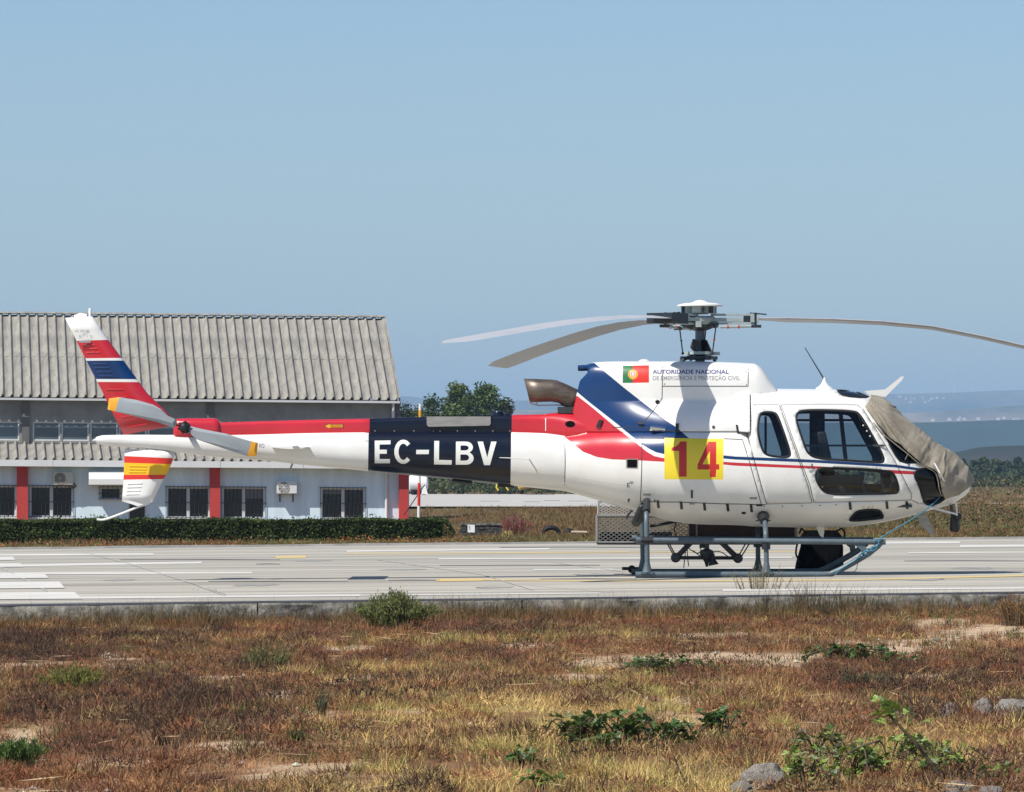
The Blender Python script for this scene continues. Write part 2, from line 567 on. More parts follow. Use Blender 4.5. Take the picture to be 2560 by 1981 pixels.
# ---- engine cowling: upright box that flares out onto the body shoulder
def make_cowl():
    d = CAMD / FPX
    N, Mv = 260, 72
    Xs = np.linspace(1430, 1941, N)
    top = pchip([1430, 1470, 1485, 1549, 1655, 1883, 1895, 1906, 1918, 1930, 1941], [916, 911, 906.5, 904, 904, 909.5, 915, 925, 942, 960, 975], Xs)
    wb = pchip([1430, 1470, 1549, 1655, 1883, 1941], [.17, .27, .41, .47, .47, .40], Xs)
    Ys, Zs = [], []
    for X, tp, w in zip(Xs, top, wb):
        x = (X - 1280) * d
        g = np.linspace(0, 1, Mv)
        yb = 1082.0
        # dense near the top edge
        k = 1003.0
        nb = 30
        pY = np.concatenate([np.linspace(yb, k, nb, endpoint=False), k + (tp - k) * np.sin(np.linspace(0, np.pi / 2, Mv - nb))])
        z = EYE - (pY - HOR) * d
        zk, zt = EYE - (k - HOR) * d, EYE - (tp - HOR) * d
        y = np.zeros(Mv)
        up = z >= zk - 1e-9
        t = np.clip((z[up] - zk) / max(zt - zk, 1e-6), 0, 1)
        y[up] = w * (1 - t ** 4.2) ** (1 / 4.2) + 0.012 * (1 - t)
        wf = BODY.yz(x, EYE - (1082 - HOR) * d) + 0.006
        if X < 1874:
            s_ = np.clip((zk - z[~up]) / (zk - (EYE - (1082 - HOR) * d)), 0, 1)
            y[~up] = w + 0.012 + (wf - w - 0.012) * (1 - (1 - s_) ** 1.9)
            bl = smooth01((X - 1752) / 112)
            if bl > 0:
                xr = (1880 - 1280) * d
                yr = np.array([BODY.yz(xr, zz) + 0.004 for zz in z])
                y = np.where(z < EYE - (974 - HOR) * d, np.maximum(y, yr * bl), y)
        else:
            y[~up] = w + 0.012
        y[-1] = 0
        Ys.append(y); Zs.append(z)
    return Loft((Xs - 1280) * d, np.array(Ys), np.array(Zs))
COWL = make_cowl()

# ---- paint scheme, photo pixels
red_side = [(1300, 1000), (1405, 1000), (1443, 990), (1474, 1014), (1542, 1071), (1587, 1105), (1617, 1130), (1636, 1141), (1659, 1146),
            (1740, 1151), (1809, 1155), (1840, 1157), (2042, 1166), (2237, 1176), (2290, 1179), (2290, 1187), (2237, 1185), (2042, 1173), (1840, 1165), (1809, 1162),
            (1740, 1159), (1659, 1155), (1587, 1151), (1530, 1149), (1492, 1143), (1458, 1130), (1432, 1109), (1409, 1091), (1383, 1084), (1300, 1081)]
blue_side = [(1400, 900), (1474, 908), (1486, 908), (1560, 970), (1655, 1044), (1665, 1052), (1690, 1068), (1720, 1094), (1765, 1130), (1809, 1139), (1840, 1142), (1950, 1146), (2039, 1150),
             (2237, 1162), (2310, 1172.5), (2310, 1179), (2237, 1169), (2039, 1157.5), (1840, 1149.5), (1809, 1147), (1740, 1142), (1659, 1135.5), (1640, 1131), (1625, 1123.5), (1606, 1112),
             (1572, 1085), (1545, 1062), (1477, 1009), (1443, 981), (1400, 950)]
panel14 = [(1661, 1095), (1809, 1097.5), (1808, 1199.5), (1661, 1198.5)]
c14 = lambda a, b: (1360 + a * .3787, 840 + b * .3787)
one = [c14(*q) for q in [(842, 738), (870, 730), (888, 716), (897, 697), (942, 697), (942, 930), (891, 930), (891, 760), (842, 760)]]
four = [c14(*q) for q in [(1085, 699), (1137, 699), (1137, 848), (1157, 848), (1157, 883), (1137, 883), (1133, 933), (1095, 933), (1095, 883), (1013, 883), (1013, 850)]]
four_h = [c14(*q) for q in [(1095, 762), (1095, 848), (1046, 848)]]

win_rear = soft([(1896, 1036), (1908, 1028), (1936, 1029), (1946, 1037), (1961, 1079), (1978, 1130), (1976, 1144), (1957, 1146), (1914, 1141), (1902, 1124), (1891, 1080)])
win_front = soft([(1990, 1033), (2001, 1024), (2060, 1023), (2135, 1026), (2150, 1033), (2170, 1065), (2211, 1139), (2211, 1156), (2198, 1159), (2120, 1154), (2039, 1149), (2016, 1134), (2006, 1107), (1987, 1050)])
win_low = soft([(2036, 1190), (2042, 1173), (2056, 1167), (2140, 1170), (2223, 1175), (2238, 1184), (2249, 1217), (2247, 1233), (2234, 1237), (2150, 1238), (2074, 1239), (2053, 1227), (2041, 1208)])
win_quarter = soft([(2205, 1078), (2236, 1073), (2325, 1148), (2308, 1158), (2252, 1160), (2234, 1136)], 1)
win_chin = soft([(2283, 1190), (2289, 1176), (2300, 1171), (2348, 1166), (2378, 1192), (2392, 1228), (2337, 1268), (2310, 1262), (2303, 1240), (2296, 1216)], 1)
win_nose = soft([(2121, 1307), (2124, 1294), (2138, 1279), (2154, 1273), (2196, 1272), (2206, 1281), (2211, 1296), (2200, 1299)])
win_roof = soft([(2090, 972), (2135, 972), (2164, 985), (2176, 992), (2162, 997), (2110, 993), (2096, 983)], 1)
windows = [win_rear, win_front, win_low, win_quarter, win_chin, win_nose, win_roof]
win_dark = [False, False, False, True, True, True, True]
door_front = [(1952, 1012), (2050, 1010), (2145, 1012), (2160, 1023), (2182, 1058), (2238, 1152), (2262, 1200), (2279, 1235), (2279, 1252), (2150, 1255), (2034, 1258), (2025, 1217), (2000, 1150), (1975, 1079)]
door_rear = [(1872, 1012), (1950, 1011), (1973, 1079), (1998, 1150), (2022, 1217), (2031, 1259), (1916, 1262), (1896, 1190), (1866, 1084)]

frames_in = [inset(w, 5) for w in windows]
polys = [red_side, blue_side, panel14, one, four, four_h] + windows + frames_in + [door_front, inset(door_front, 1.7), door_rear, inset(door_rear, 1.7)]
print('cut body')
bx_, bv_, bt_, hit = BODY.cut(polys, nx=130, nv=34)
paint = np.zeros(len(bt_), int)             # white red blue yellow digit lining
BM = [M['white'], M['red'], M['blue'], M['yellow'], M['digit'], M['lining']]
paint[hit[0]] = 1; paint[hit[1]] = 2; paint[hit[2]] = 3; paint[hit[3]] = 4; paint[hit[4]] = 4; paint[hit[5]] = 3
part = np.full(len(bt_), 'skin', dtype='U12')
nW = len(windows)
hw_, hf_ = hit[6:6 + nW], hit[6 + nW:6 + 2 * nW]
dF, dFi, dR, dRi = hit[6 + 2 * nW:]
part[dR] = 'gapr'; part[dRi] = 'doorr'
part[dF] = 'gapf'; part[dFi] = 'doorf'
for k in range(nW):
    part[hw_[k]] = 'frame%d' % k; part[hf_[k]] = 'win%d' % k
pc = []
for sd in (-1, 1):
    sel = part == 'skin'
    p, f = BODY.build(bx_, bv_, bt_[sel], 0, sd)
    pc.append((p, f, paint[sel] if sd < 0 else np.where(np.isin(paint[sel], (3, 4)), 0, paint[sel])))
fuselage = slab(put('fuselage', merge_mesh('fuselage', pc, BM), heli), 0.022)
doors = {}
for sd in (-1, 1):
    for key, nm, lab in (('doorf', 'cabin_door', 'front cabin door with two large windows'), ('doorr', 'sliding_door', 'rear sliding door with a narrow window')):
        sel = part == key
        p, f = BODY.build(bx_, bv_, bt_[sel], 0.0, sd)
        o = slab(put(nm, merge_mesh(nm, [(p, f, paint[sel])], BM), heli), 0.02)
        tag(o, lab); doors[(key, sd)] = o
    for key in ('gapf', 'gapr'):
        sel = part == key
        p, f = BODY.build(bx_, bv_, bt_[sel], -0.006, sd)
        put('door_seal', merge_mesh('door_seal', [(p, f, 0)], [M['seam']]), heli)
    for k in range(nW):
        par = heli if k not in (0, 1, 2) else (doors[('doorr', sd)] if k == 0 else doors[('doorf', sd)])
        sel = part == 'win%d' % k
        p, f = BODY.build(bx_, bv_, bt_[sel], -0.004, sd)
        w = put('window', merge_mesh('window', [(p, f, 0)], [M['darkglass'] if win_dark[k] else M['glass']]), par)
        sel = part == 'frame%d' % k
        p, f = BODY.build(bx_, bv_, bt_[sel], 0.003, sd)
        o = put('window_frame', merge_mesh('window_frame', [(p, f, 0)], [M['rubber']]), par)
        slab(o, 0.02)

# ---- engine cowling (paint by the same polygons; rear edge trimmed)
rear_void = [(1400, 850), (1466, 900), (1470, 914), (1470, 931), (1451, 951), (1442, 984), (1432, 1030), (1432, 1100), (1400, 1100)]
print('cut cowl')
c2 = lambda a, b_: (1360 + a * .3787, 840 + b_ * .3787)
ell = lambda cx, cy, r, n=18: [c2(cx + r * math.cos(a), cy + r * math.sin(a)) for a in np.linspace(0, 2 * np.pi, n, endpoint=False)]
inner_void = [(1875, 986), (1960, 986), (1960, 1110), (1875, 1110)]
flagp = [[c2(520, 198), c2(586, 198), c2(586, 311), c2(520, 311)], [c2(586, 197), c2(693, 195), c2(693, 309), c2(586, 311)], ell(587, 255, 32), ell(587, 255, 26), ell(587, 255, 22),
         [c2(570, 236), c2(604, 236), c2(604, 262), c2(587, 278), c2(570, 262)], [c2(574, 240), c2(600, 240), c2(600, 260), c2(587, 273), c2(574, 260)], [c2(579, 244), c2(595, 244), c2(595, 258), c2(587, 267), c2(579, 258)],
         ell(587, 255, 3.2, 8)]
cx_, cv_, ct_, hit = COWL.cut([red_side, blue_side, rear_void, inner_void] + flagp, nx=90, nv=44)
hit[2] = hit[2] | hit[3]
pa = np.zeros(len(ct_), int); pa[hit[0]] = 1; pa[hit[1]] = 2
for k_, m_ in zip(range(4, 13), (4, 5, 6, 5, 6, 0, 5, 0, 2)): pa[hit[k_]] = m_
pc = []
for sd in (-1, 1):
    sel = ~hit[2]
    p, f = COWL.build(cx_, cv_, ct_[sel], 0, sd); pc.append((p, f, pa[sel]))
slab(put('engine_cowling', merge_mesh('engine_cowling', pc, [M['white'], M['red'], M['blue'], M['lining'], M['flaggreen'], M['flagred'], M['flagyellow'], M['lining']]), heli), 0.015)

# rear firewall inside the cowling
b = MB()
b.bx(P(1476, 0)[0], P(1480, 0)[0], -.20, .20, P(0, 1040)[2], P(0, 930)[2])
b.obj('firewall', M['dgrey'], heli)

# ---- tail boom, driveshaft cover
def navy(x0, x1): return [(x0 + 2, 1000), (x1 + 2, 1000), (x1 - 1, 1240), (x0 - 2, 1240)]
BOOM = loft_px([
    (240, 1093, 1108, 1100, .036, 2, 2), (246, 1089, 1111, 1100, .052, 2, 2), (368, 1087, 1123, 1104, .083, 2.1, 2), (439, 1087.5, 1131, 1108, .10, 2.2, 2),
    (549, 1086, 1144, 1114, .135, 2.4, 2), (652, 1084, 1151, 1118, .155, 2.5, 2), (759, 1081, 1163, 1122, .185, 2.6, 2), (919, 1078.5, 1178, 1128, .23, 2.6, 2.1),
    (1100, 1077, 1196, 1136, .27, 2.6, 2.1), (1273, 1077, 1214, 1145, .31, 2.5, 2.2), (1412, 1079, 1228, 1150, .347, 2.3, 2.2)], N=200, M=40)
cl = lambda a, b_: (860 + a * .29304, 880 + b_ * .29304)
def cpoly(pts): return [cl(*q) for q in pts]
E_ = cpoly([(262, 758), (397, 756), (397, 789), (303, 791), (303, 835), (365, 835), (365, 870), (303, 870), (303, 915), (392, 915), (392, 951), (262, 951)])
def ring(cx, cy, rx, ry, a0, a1, n=14): return [(cx + rx * math.cos(R(a)), cy - ry * math.sin(R(a))) for a in np.linspace(a0, a1, n)]
C_ = cpoly(ring(506, 853, 78, 104, 42, 318) + ring(506, 853, 41, 70, 318, 42))
H_ = cpoly([(617, 836), (726, 836), (723, 873), (615, 873)])
L_ = cpoly([(770, 760), (812, 760), (810, 922), (920, 925), (918, 963), (768, 961)])
Bout = cpoly([(955, 766)] + ring(1042, 815, 58, 49, 90, -60, 9) + ring(1044, 909, 62, 54, 60, -90, 9) + [(953, 963)])
Bh1 = cpoly([(994, 799)] + ring(1036, 820, 28, 21, 90, -90, 7) + [(994, 841)])
Bh2 = cpoly([(993, 876)] + ring(1040, 902, 27, 26, 90, -90, 7) + [(992, 929)])
V_ = cpoly([(1140, 766), (1186, 766), (1222, 902), (1256, 766), (1301, 766), (1245, 967), (1195, 967)])
print('cut boom')
xx, vv, tt, hit = BOOM.cut([navy(921, 1277), E_, C_, H_, L_, Bout, Bh1, Bh2, V_], nx=80, nv=26)
pa = np.zeros(len(tt), int); pa[hit[0]] = 1
pan = pa.copy()
for k in (1, 2, 3, 4, 5, 8): pa[hit[k]] = 2
for k in (6, 7): pa[hit[k]] = 1
pc = [(*BOOM.build(xx, vv, tt, 0, -1), pa), (*BOOM.build(xx, vv, tt, 0, 1), pa * 0 + pan)]
boom = put('tail_boom', merge_mesh('tail_boom', pc, [M['white'], M['navy'], M['lettering']]), heli)
b = MB(); b.lathe([(.0, -.05), (.012, -.03), (.02, 0)], (P(243, 1100)[0], 0, P(243, 1100)[2]), 'x', 10); b.obj('tail_light', M['whiteplastic'], heli)

SPINE = loft_px([
    (536, 1057, 1094, 1084, .07, 5, 5), (759, 1050.5, 1092, 1080, .09, 5, 5), (919, 1047, 1090, 1078, .11, 5, 5), (1228, 1038, 1088, 1074, .14, 5, 5),
    (1358, 1036, 1092, 1074, .165, 4.5, 5), (1397, 1031, 1098, 1076, .205, 3.0, 4), (1440, 1034, 1106, 1078, .265, 2.5, 4), (1490, 1046, 1114, 1082, .30, 2.2, 4), (1530, 1062, 1118, 1086, .26, 2.2, 4)], N=160, M=40)
xx, vv, tt, hit = SPINE.cut([navy(923, 1278)], nx=60, nv=20)
pa = np.where(hit[0], 1, 0)
cap = MB()
pc = [(*SPINE.build(xx, vv, tt, 0, s_), pa) for s_ in (-1, 1)]
spine = put('driveshaft_cover', merge_mesh('driveshaft_cover', pc, [M['red'], M['navy']]), heli)
GEAR = loft_px([(434, 1060, 1095, 1080, .04, 3, 3), (440, 1048, 1097, 1078, .09, 3, 3), (490, 1046, 1097, 1076, .115, 3, 3), (536, 1046, 1096, 1076, .115, 3, 3), (549, 1053, 1090, 1074, .10, 3, 3), (552, 1062, 1080, 1072, .05, 3, 3)], N=60, M=30)
xx, vv, tt, _ = GEAR.cut([], nx=30, nv=16)
put('gearbox_fairing', merge_mesh('gearbox_fairing', [(*GEAR.build(xx, vv, tt, 0, s_), 0) for s_ in (-1, 1)], [M['red']]), heli)

# boom fittings
b = MB()
c4 = lambda a, b_, y=-.1: P(860 + a * .29304, 880 + b_ * .29304, y)
x0, x1 = c4(705, 0)[0], c4(1252, 0)[0]
poly = [(c4(705, 0)[0], c4(0, 545)[2]), (c4(1252, 0)[0], c4(0, 543)[2]), (c4(1252, 0)[0], c4(0, 615)[2]), (c4(1238, 0)[0], c4(0, 630)[2]), (c4(725, 0)[0], c4(0, 640)[2]), (c4(707, 0)[0], c4(0, 625)[2])]
b.prism(poly, -.158, -.150); b.prism([(a, z) for a, z in poly[:2]] + [(x1, poly[0][1] - .01), (x0, poly[0][1] - .01)], -.158, .10)
b.obj('metal_guard', M['alu'], heli)
b = MB()
b.lathe([(.07, -.03), (.075, .10), (.06, .13), (.0, .14)], (c4(1315, 0)[0], -.04, c4(0, 600)[2]), 'z', 18)
b.lathe([(.035, -.03), (.035, .10), (.0, .115)], (c4(1395, 0)[0], -.04, c4(0, 600)[2]), 'z', 12)
b.obj('beacon_housing', M['navy'], heli)
for a in (265, 430, 597, 762, 820, 968, 1120, 1270, 1415):
    p = SPINE.pix3(*cl(a, 676), .0)
    b = MB(); b.lathe([(.009, 0), (.007, -.005), (0, -.007)], p, 'y', 8); b.obj('rivet', M['alu'], heli)
# whip antenna on the boom side
b = MB(); pts = [BOOM.pix3(*cl(1640, 1010), .0), P(*cl(1578, 912), -.56)]
b.tube([pts[0], Vector(pts[0]).lerp(Vector(pts[1]), .5), pts[1], P(*cl(1440, 907), -.58), P(*cl(1325, 903), -.58)], [.010, .010, .008, .006, .004], 8)
b.obj('whip_antenna', M['whiteplastic'], heli)
# bottom strake under the boom
b = MB(); b.tube([P(1130, 1203, 0), P(1180, 1209, 0)], .022, 8); b.obj('boom_drain', M['dgrey'], heli)
b = MB(); b.prism([P(1243, 1207)[::2], P(1286, 1210)[::2], P(1284, 1219)[::2], P(1246, 1218)[::2]], -.05, .05); b.obj('belly_light', M['black'], heli)

# stabilisers: inverted aerofoil
def stab(sgn):
    b = MB()
    st = []
    x0, z0 = P(680, 1119, -.2)[0], P(680, 1119, -.2)[2]
    ch = .455
    prof = []
    for t in np.linspace(0, 1, 12): prof.append((1 - t, .004 + .010 * math.sin(t * math.pi)))
    for t in np.linspace(0, 1, 14)[1:-1]: prof.append((t, -.145 * (t * (1 - t)) ** .8 * (0.6 + .9 * t)))
    n = len(prof)
    vs = []
    for y in (.06, 1.12):
        vs += [(x0 + ch * (q[0] if False else q[0]), sgn * y, z0 + ch * q[1]) for q in [(1 - p_[0], p_[1]) if False else p_ for p_ in prof]]
    fs = [(i, (i + 1) % n, (i + 1) % n + n, i + n) for i in range(n)] + [tuple(range(n)), tuple(range(2 * n - 1, n - 1, -1))]
    b.add(vs, fs, 0)
    o = b.obj('stabiliser', M['white'], heli)
    b = MB(); q = P(738, 1118, -1.1)
    b.lathe([(.0, -.035), (.018, -.03), (.02, .02), (.012, .035)], (q[0], sgn * 1.13, q[2] + .012), 'x', 10)
    b.obj('navigation_light', M['whiteplastic'], o)
stab(-1); stab(1)
b = MB(); b.tube([P(731, 1160, 0), P(726, 1173, 0)], .012, 8); b.obj('drain_tube', M['alu'], heli)
for X in (628, 655, 672, 690):
    pass

# ---- fins
def fin(name, le, te, bands, thick, mats, ribs):
    """le/te: list of pixel points (left edge, right edge) top to bottom; bands: (t0, t1, material)"""
    b = MB()
    le, te = np.array(le, float), np.array(te, float)
    def edge(e, t): return np.array([np.interp(t, np.linspace(0, 1, len(e)), e[:, 0]), np.interp(t, np.linspace(0, 1, len(e)), e[:, 1])])
    ts = sorted(set([q for bd in bands for q in bd[:2]] + list(np.linspace(0, 1, 9))))
    prof = [(0, .04), (.12, .30), (.3, .55), (.5, .8), (.68, 1.0), (.85, .85), (.96, .45), (1, .0)]
    rows = []
    for t in ts:
        a, c = edge(le, t), edge(te, t)
        rows.append([(a + (c - a) * s_, w * thick / 2) for s_, w in prof])
    n = len(prof)
    for sgn in (-1, 1):
        vs = [P(q[0], q[1], 0)[:1] + (sgn * w,) + P(q[0], q[1], 0)[2:] for r_ in rows for q, w in r_]
        for i in range(len(ts) - 1):
            tm = (ts[i] + ts[i + 1]) / 2
            m = next(bd[2] for bd in bands if bd[0] <= tm <= bd[1])
            fs = [(i * n + j, i * n + j + 1, (i + 1) * n + j + 1, (i + 1) * n + j) for j in range(n - 1)]
            b.add(vs, fs, m)
    for i in (0, len(ts) - 1):
        r_ = rows[i]
        vs = [P(q[0], q[1], 0)[:1] + (-w,) + P(q[0], q[1], 0)[2:] for q, w in r_] + [P(q[0], q[1], 0)[:1] + (w,) + P(q[0], q[1], 0)[2:] for q, w in r_[::-1]]
        b.add(vs, [tuple(range(len(vs)))], bands[0][2] if i == 0 else bands[-1][2], False)
    # weld
    me = b.mesh(name, mats)
    bm = bmesh.new(); bm.from_mesh(me); bmesh.ops.remove_doubles(bm, verts=bm.verts, dist=1e-5); bmesh.ops.recalc_face_normals(bm, faces=bm.faces); bm.to_mesh(me); bm.free()
    o = put(name, me, heli)
    for t in ribs:                                   # pressed stiffening ribs near the trailing edge
        a, c = edge(le, t), edge(te, t)
        p0, p1 = a + (c - a) * .12, a + (c - a) * .50
        bb = MB(); bb.tube([(P(*p0)[0], -thick * .16, P(*p0)[2]), (P(*p1)[0], -thick * .40, P(*p1)[2])], .008, 6)
        m = next(bd[2] for bd in bands if bd[0] <= t <= bd[1])
        bb.obj('rib', mats[m], o)
    return o
yT = lambda Y: (Y - 793) / (1090 - 793)
fin_m = [M['white'], M['red'], M['blue'], M['flagyellow'], M['flagred']]
ufin = fin('upper_fin', [(163, 796), (194.6, 859), (224, 918), (257, 982), (309, 1088)], [(231, 791), (276, 857), (321, 918), (368, 983), (449, 1062)],
           [(0, .225, 0), (.225, .408, 1), (.408, .434, 0), (.434, .618, 2), (.618, .646, 0), (.646, 1, 1)], .13, fin_m,
           [.27, .31, .35, .47, .51, .55, .59, .72, .78, .84, .90, .96])
lfin = fin('lower_fin', [(312, 1122), (310, 1170), (308, 1211), (304.6, 1253)], [(440, 1130), (424, 1172), (404, 1208), (383, 1252)],
           [(0, .13, 0), (.13, .245, 4), (.245, .475, 3), (.475, .575, 4), (.575, 1, 0)], .11, fin_m, [.30, .36, .42, .66, .73, .80, .87])
b = MB(); b.prism([P(304.6, 1253.2)[::2], P(383, 1252.2)[::2], P(372, 1258)[::2], P(345, 1266)[::2], P(330, 1261)[::2]], -.03, .03); b.obj('fin_tip', M['white'], heli)
b = MB(); b.tube(spline([P(383, 1250), P(365, 1261), P(345, 1268), P(300, 1286), P(262, 1299), (P(242, 1299))], 5), .013, 10); b.obj('tail_skid', M['whiteplastic'], heli)
b = MB(); b.lathe([(.018, -.02), (.018, .075), (.010, .09), (0, .095)], P(225, 790), 'z', 12); b.obj('fin_light', M['whiteplastic'], heli)
b = MB()
b.add([P(X, Y, -.0)[:1] + (w,) + P(X, Y, 0)[2:] for X, Y, w in [(183, 790, 0), (200, 783, -.03), (218, 786, -.035), (214, 800, -.055), (196, 800, -.05), (183, 790, .0), (200, 783, .03), (218, 786, .035), (214, 800, .055), (196, 800, .05)]],
      [(0, 1, 2, 3, 4), (9, 8, 7, 6, 5), (1, 6, 7, 2), (0, 5, 6, 1), (2, 7, 8, 3)], 0)
b.obj('fin_antenna', M['whiteplastic'], heli)

# ---- rivet rows on the tail cone and belly (far too many to part)
def rivet_row(loft, line, sp, parent):
    b = MB()
    for i in range(len(line) - 1):
        a, c_ = np.array(line[i], float), np.array(line[i + 1], float); n = max(1, int(np.hypot(*(c_ - a)) / sp))
        for k in range(n):
            X, Y = a + (c_ - a) * (k + .5) / n
            q = loft.pix3(X, Y, 0)
            b.add([(q[0] + .0055 * math.cos(t), q[1] - .0005, q[2] + .0055 * math.sin(t)) for t in (0, 1.57, 3.14, 4.71)] + [(q[0], q[1] - .004, q[2])], [(0, 1, 4), (1, 2, 4), (2, 3, 4), (3, 0, 4)], 0)
    o = b.obj('rivet_row', M['white'], parent); o['kind'] = 'stuff'
rivet_row(BOOM, [(1404, 1095), (1404, 1212)], 6, heli)
rivet_row(BODY, [(1419, 1100), (1420, 1216)], 6, heli); rivet_row(BODY, [(1426, 1102), (1428, 1216)], 6, heli)
rivet_row(BODY, [(1430, 1190), (1520, 1206), (1600, 1216)], 7, heli)
rivet_row(BOOM, [(1282, 1178), (1400, 1186)], 7, heli); rivet_row(BOOM, [(370, 1094), (370, 1118)], 5, heli); rivet_row(BOOM, [(793, 1092), (793, 1158)], 6, heli)
# ---- decals
def text2d(s_, bold=0.0):
    cu = bpy.data.curves.new('t', 'FONT'); cu.body = s_; cu.offset = bold; cu.resolution_u = 3
    o = bpy.data.objects.new('t', cu); C.objects.link(o)
    dg = bpy.context.evaluated_depsgraph_get(); dg.update()
    me = bpy.data.meshes.new_from_object(o.evaluated_get(dg))
    v = np.array([q.co[:2] for q in me.vertices]); f = [tuple(p.vertices) for p in me.polygons]
    bpy.data.objects.remove(o); bpy.data.curves.remove(cu); bpy.data.meshes.remove(me)
    return v, f
def text_on(loft, s_, X0, X1, Y0, Y1, material, name='lettering', parent=None, bold=0.0, off=.002, y=None):
    """fits text into the pixel box X0..X1, Y0 (top)..Y1 (baseline)"""
    v, f = text2d(s_, bold)
    mn, mx = v.min(0), v.max(0)
    X = X0 + (v[:, 0] - mn[0]) / (mx[0] - mn[0]) * (X1 - X0)
    Y = Y1 - (v[:, 1] - mn[1]) / (mx[1] - mn[1]) * (Y1 - Y0)
    vs = [loft.pix3(a, c, off) if loft else P(a, c, y) for a, c in zip(X, Y)]
    b = MB(); b.add(vs, f, 0)
    return b.obj(name, material, parent or heli)
def decal(loft, poly, material, name, off=.0015, parent=None):
    q = [loft.pix3(X, Y, off) for X, Y in dens(poly, 6)]
    b = MB(); b.add(q, [tuple(range(len(q)))], 0)
    return b.obj(name, material, parent or heli)
c2 = lambda a, b_: (1360 + a * .3787, 840 + b_ * .3787)
text_on(COWL, 'AUTORIDADE NACIONAL', *[c2(717, 0)[0], c2(1220, 0)[0]], c2(0, 223)[1], c2(0, 251)[1], M['textblue'], bold=.022)
text_on(COWL, 'DE EMERGÊNCIA E PROTEÇÃO CIVIL', c2(718, 0)[0], c2(1293, 0)[0], c2(0, 258)[1], c2(0, 299)[1], M['textgrey'], bold=.004)
text_on(None, 'AS 350 B3', 187, 223, 825, 831, M['textgrey'], parent=ufin, y=-.060, bold=.01)
for i, ch in enumerate('STAR'):
    text_on(None, ch, 197 + i * 9.5, 201 + i * 9.5, 838, 843, M['textgrey'], parent=ufin, y=-.066)
b = MB(); b.prism([P(199, 853)[::2], P(228, 853)[::2], P(228, 857.5)[::2], P(199, 857.5)[::2]], -.0665, -.05); b.obj('plate', M['textgrey'], ufin)
text_on(BOOM, 'RO', 648, 661, 1109.5, 1120, M['textgrey'], bold=.01)
# arrow with PELIGRO on the driveshaft cover
ar = lambda a, b_: (620 + a * .13736, 1040 + b_ * .13736)
decal(SPINE, [ar(1380, 185), ar(1490, 132), ar(1495, 152), ar(1740, 148), ar(1740, 222), ar(1495, 222), ar(1490, 245)], M['seam'], 'warning_arrow', .002)
decal(SPINE, [ar(1398, 186), ar(1482, 148), ar(1488, 162), ar(1726, 160), ar(1726, 213), ar(1488, 213), ar(1482, 236)], M['orange'], 'warning_arrow', .0035)
text_on(SPINE, 'PELIGRO', ar(1510, 0)[0], ar(1715, 0)[0], ar(0, 172)[1], ar(0, 204)[1], M['digit'], bold=.01, off=.005)
text_on(BODY, 'E', c2(548, 0)[0], c2(568, 0)[0], c2(0, 972)[1], c2(0, 1000)[1], M['seam'], bold=.0)
for q in ([(563, 968), (585, 962)], [(572, 975), (590, 970)], [(560, 1018), (600, 1016)]):
    v, f = ribbon(BODY, [c2(*w) for w in q], 3.0 if q[0][1] > 1000 else 1.5, .003); b = MB(); b.add(v, f); b.obj('marking', M['whiteplastic'] if q[0][1] > 1000 else M['seam'], heli)
text_on(BODY, '?', c2(550, 0)[0], c2(568, 0)[0], c2(0, 1074)[1], c2(0, 1100)[1], M['seam'], bold=.06)
# square vent
decal(BODY, [c2(541, 812), c2(622, 812), c2(620, 876), c2(541, 874)], M['alu'], 'vent', .003)
decal(BODY, [c2(549, 817), c2(615, 817), c2(613, 870), c2(549, 869)], M['bag'], 'vent', .005)
def rnd(loft, X, Y, rx, ry, m, name, off=.003):
    return decal(loft, [(X + rx * math.cos(a), Y + ry * math.sin(a)) for a in np.linspace(0, 2 * np.pi, 14, endpoint=False)], m, name, off)
rnd(SPINE, *c2(172, 582), 12.5, 8, M['bag'], 'port', .004)
rnd(COWL, *c2(1119, 602), 3.8, 4, M['seam'], 'port', .006)
rnd(BODY, *c2(1318, 1170), 6, 3.2, M['black'], 'port')
# panel seams
seams_b = [[(1605, 1085), (1604, 1180), (1601, 1255)], [(1607, 1096), (1661, 1096)], [(1809, 1097), (1856, 1099), (1872, 1150), (1903, 1261)],
           [(1412, 1092), (1413, 1160), (1411, 1224)],
           [(1601, 1255), (1700, 1256), (1800, 1260), (1916, 1262)], [(2281, 1252), (2290, 1256), (2302, 1262)]]
seams_c = [[(1655, 906), (1656, 940), (1655, 995), (1640, 1018), (1628, 1034), (1600, 1066)], [(1656, 966), (1870, 966), (1871, 912)], [(1530, 1069), (1600, 1068), (1690, 1080), (1864, 1081)]]
for lf, ss, w in ((BODY, seams_b, 1.7), (COWL, seams_c, 1.7)):
    for q in ss:
        v, f = ribbon(lf, q, w, .0025); b = MB(); b.add(v, f); b.obj('panel_seam', M['seam'], heli)
v, f = ribbon(SPINE, [(1364, 1037), (1364, 1078)], 2, .003); b = MB(); b.add(v, f); b.obj('panel_seam', M['whiteplastic'], heli)
for lf, q in ((BODY, [(360, 1082), (1, 1)]),):
    pass
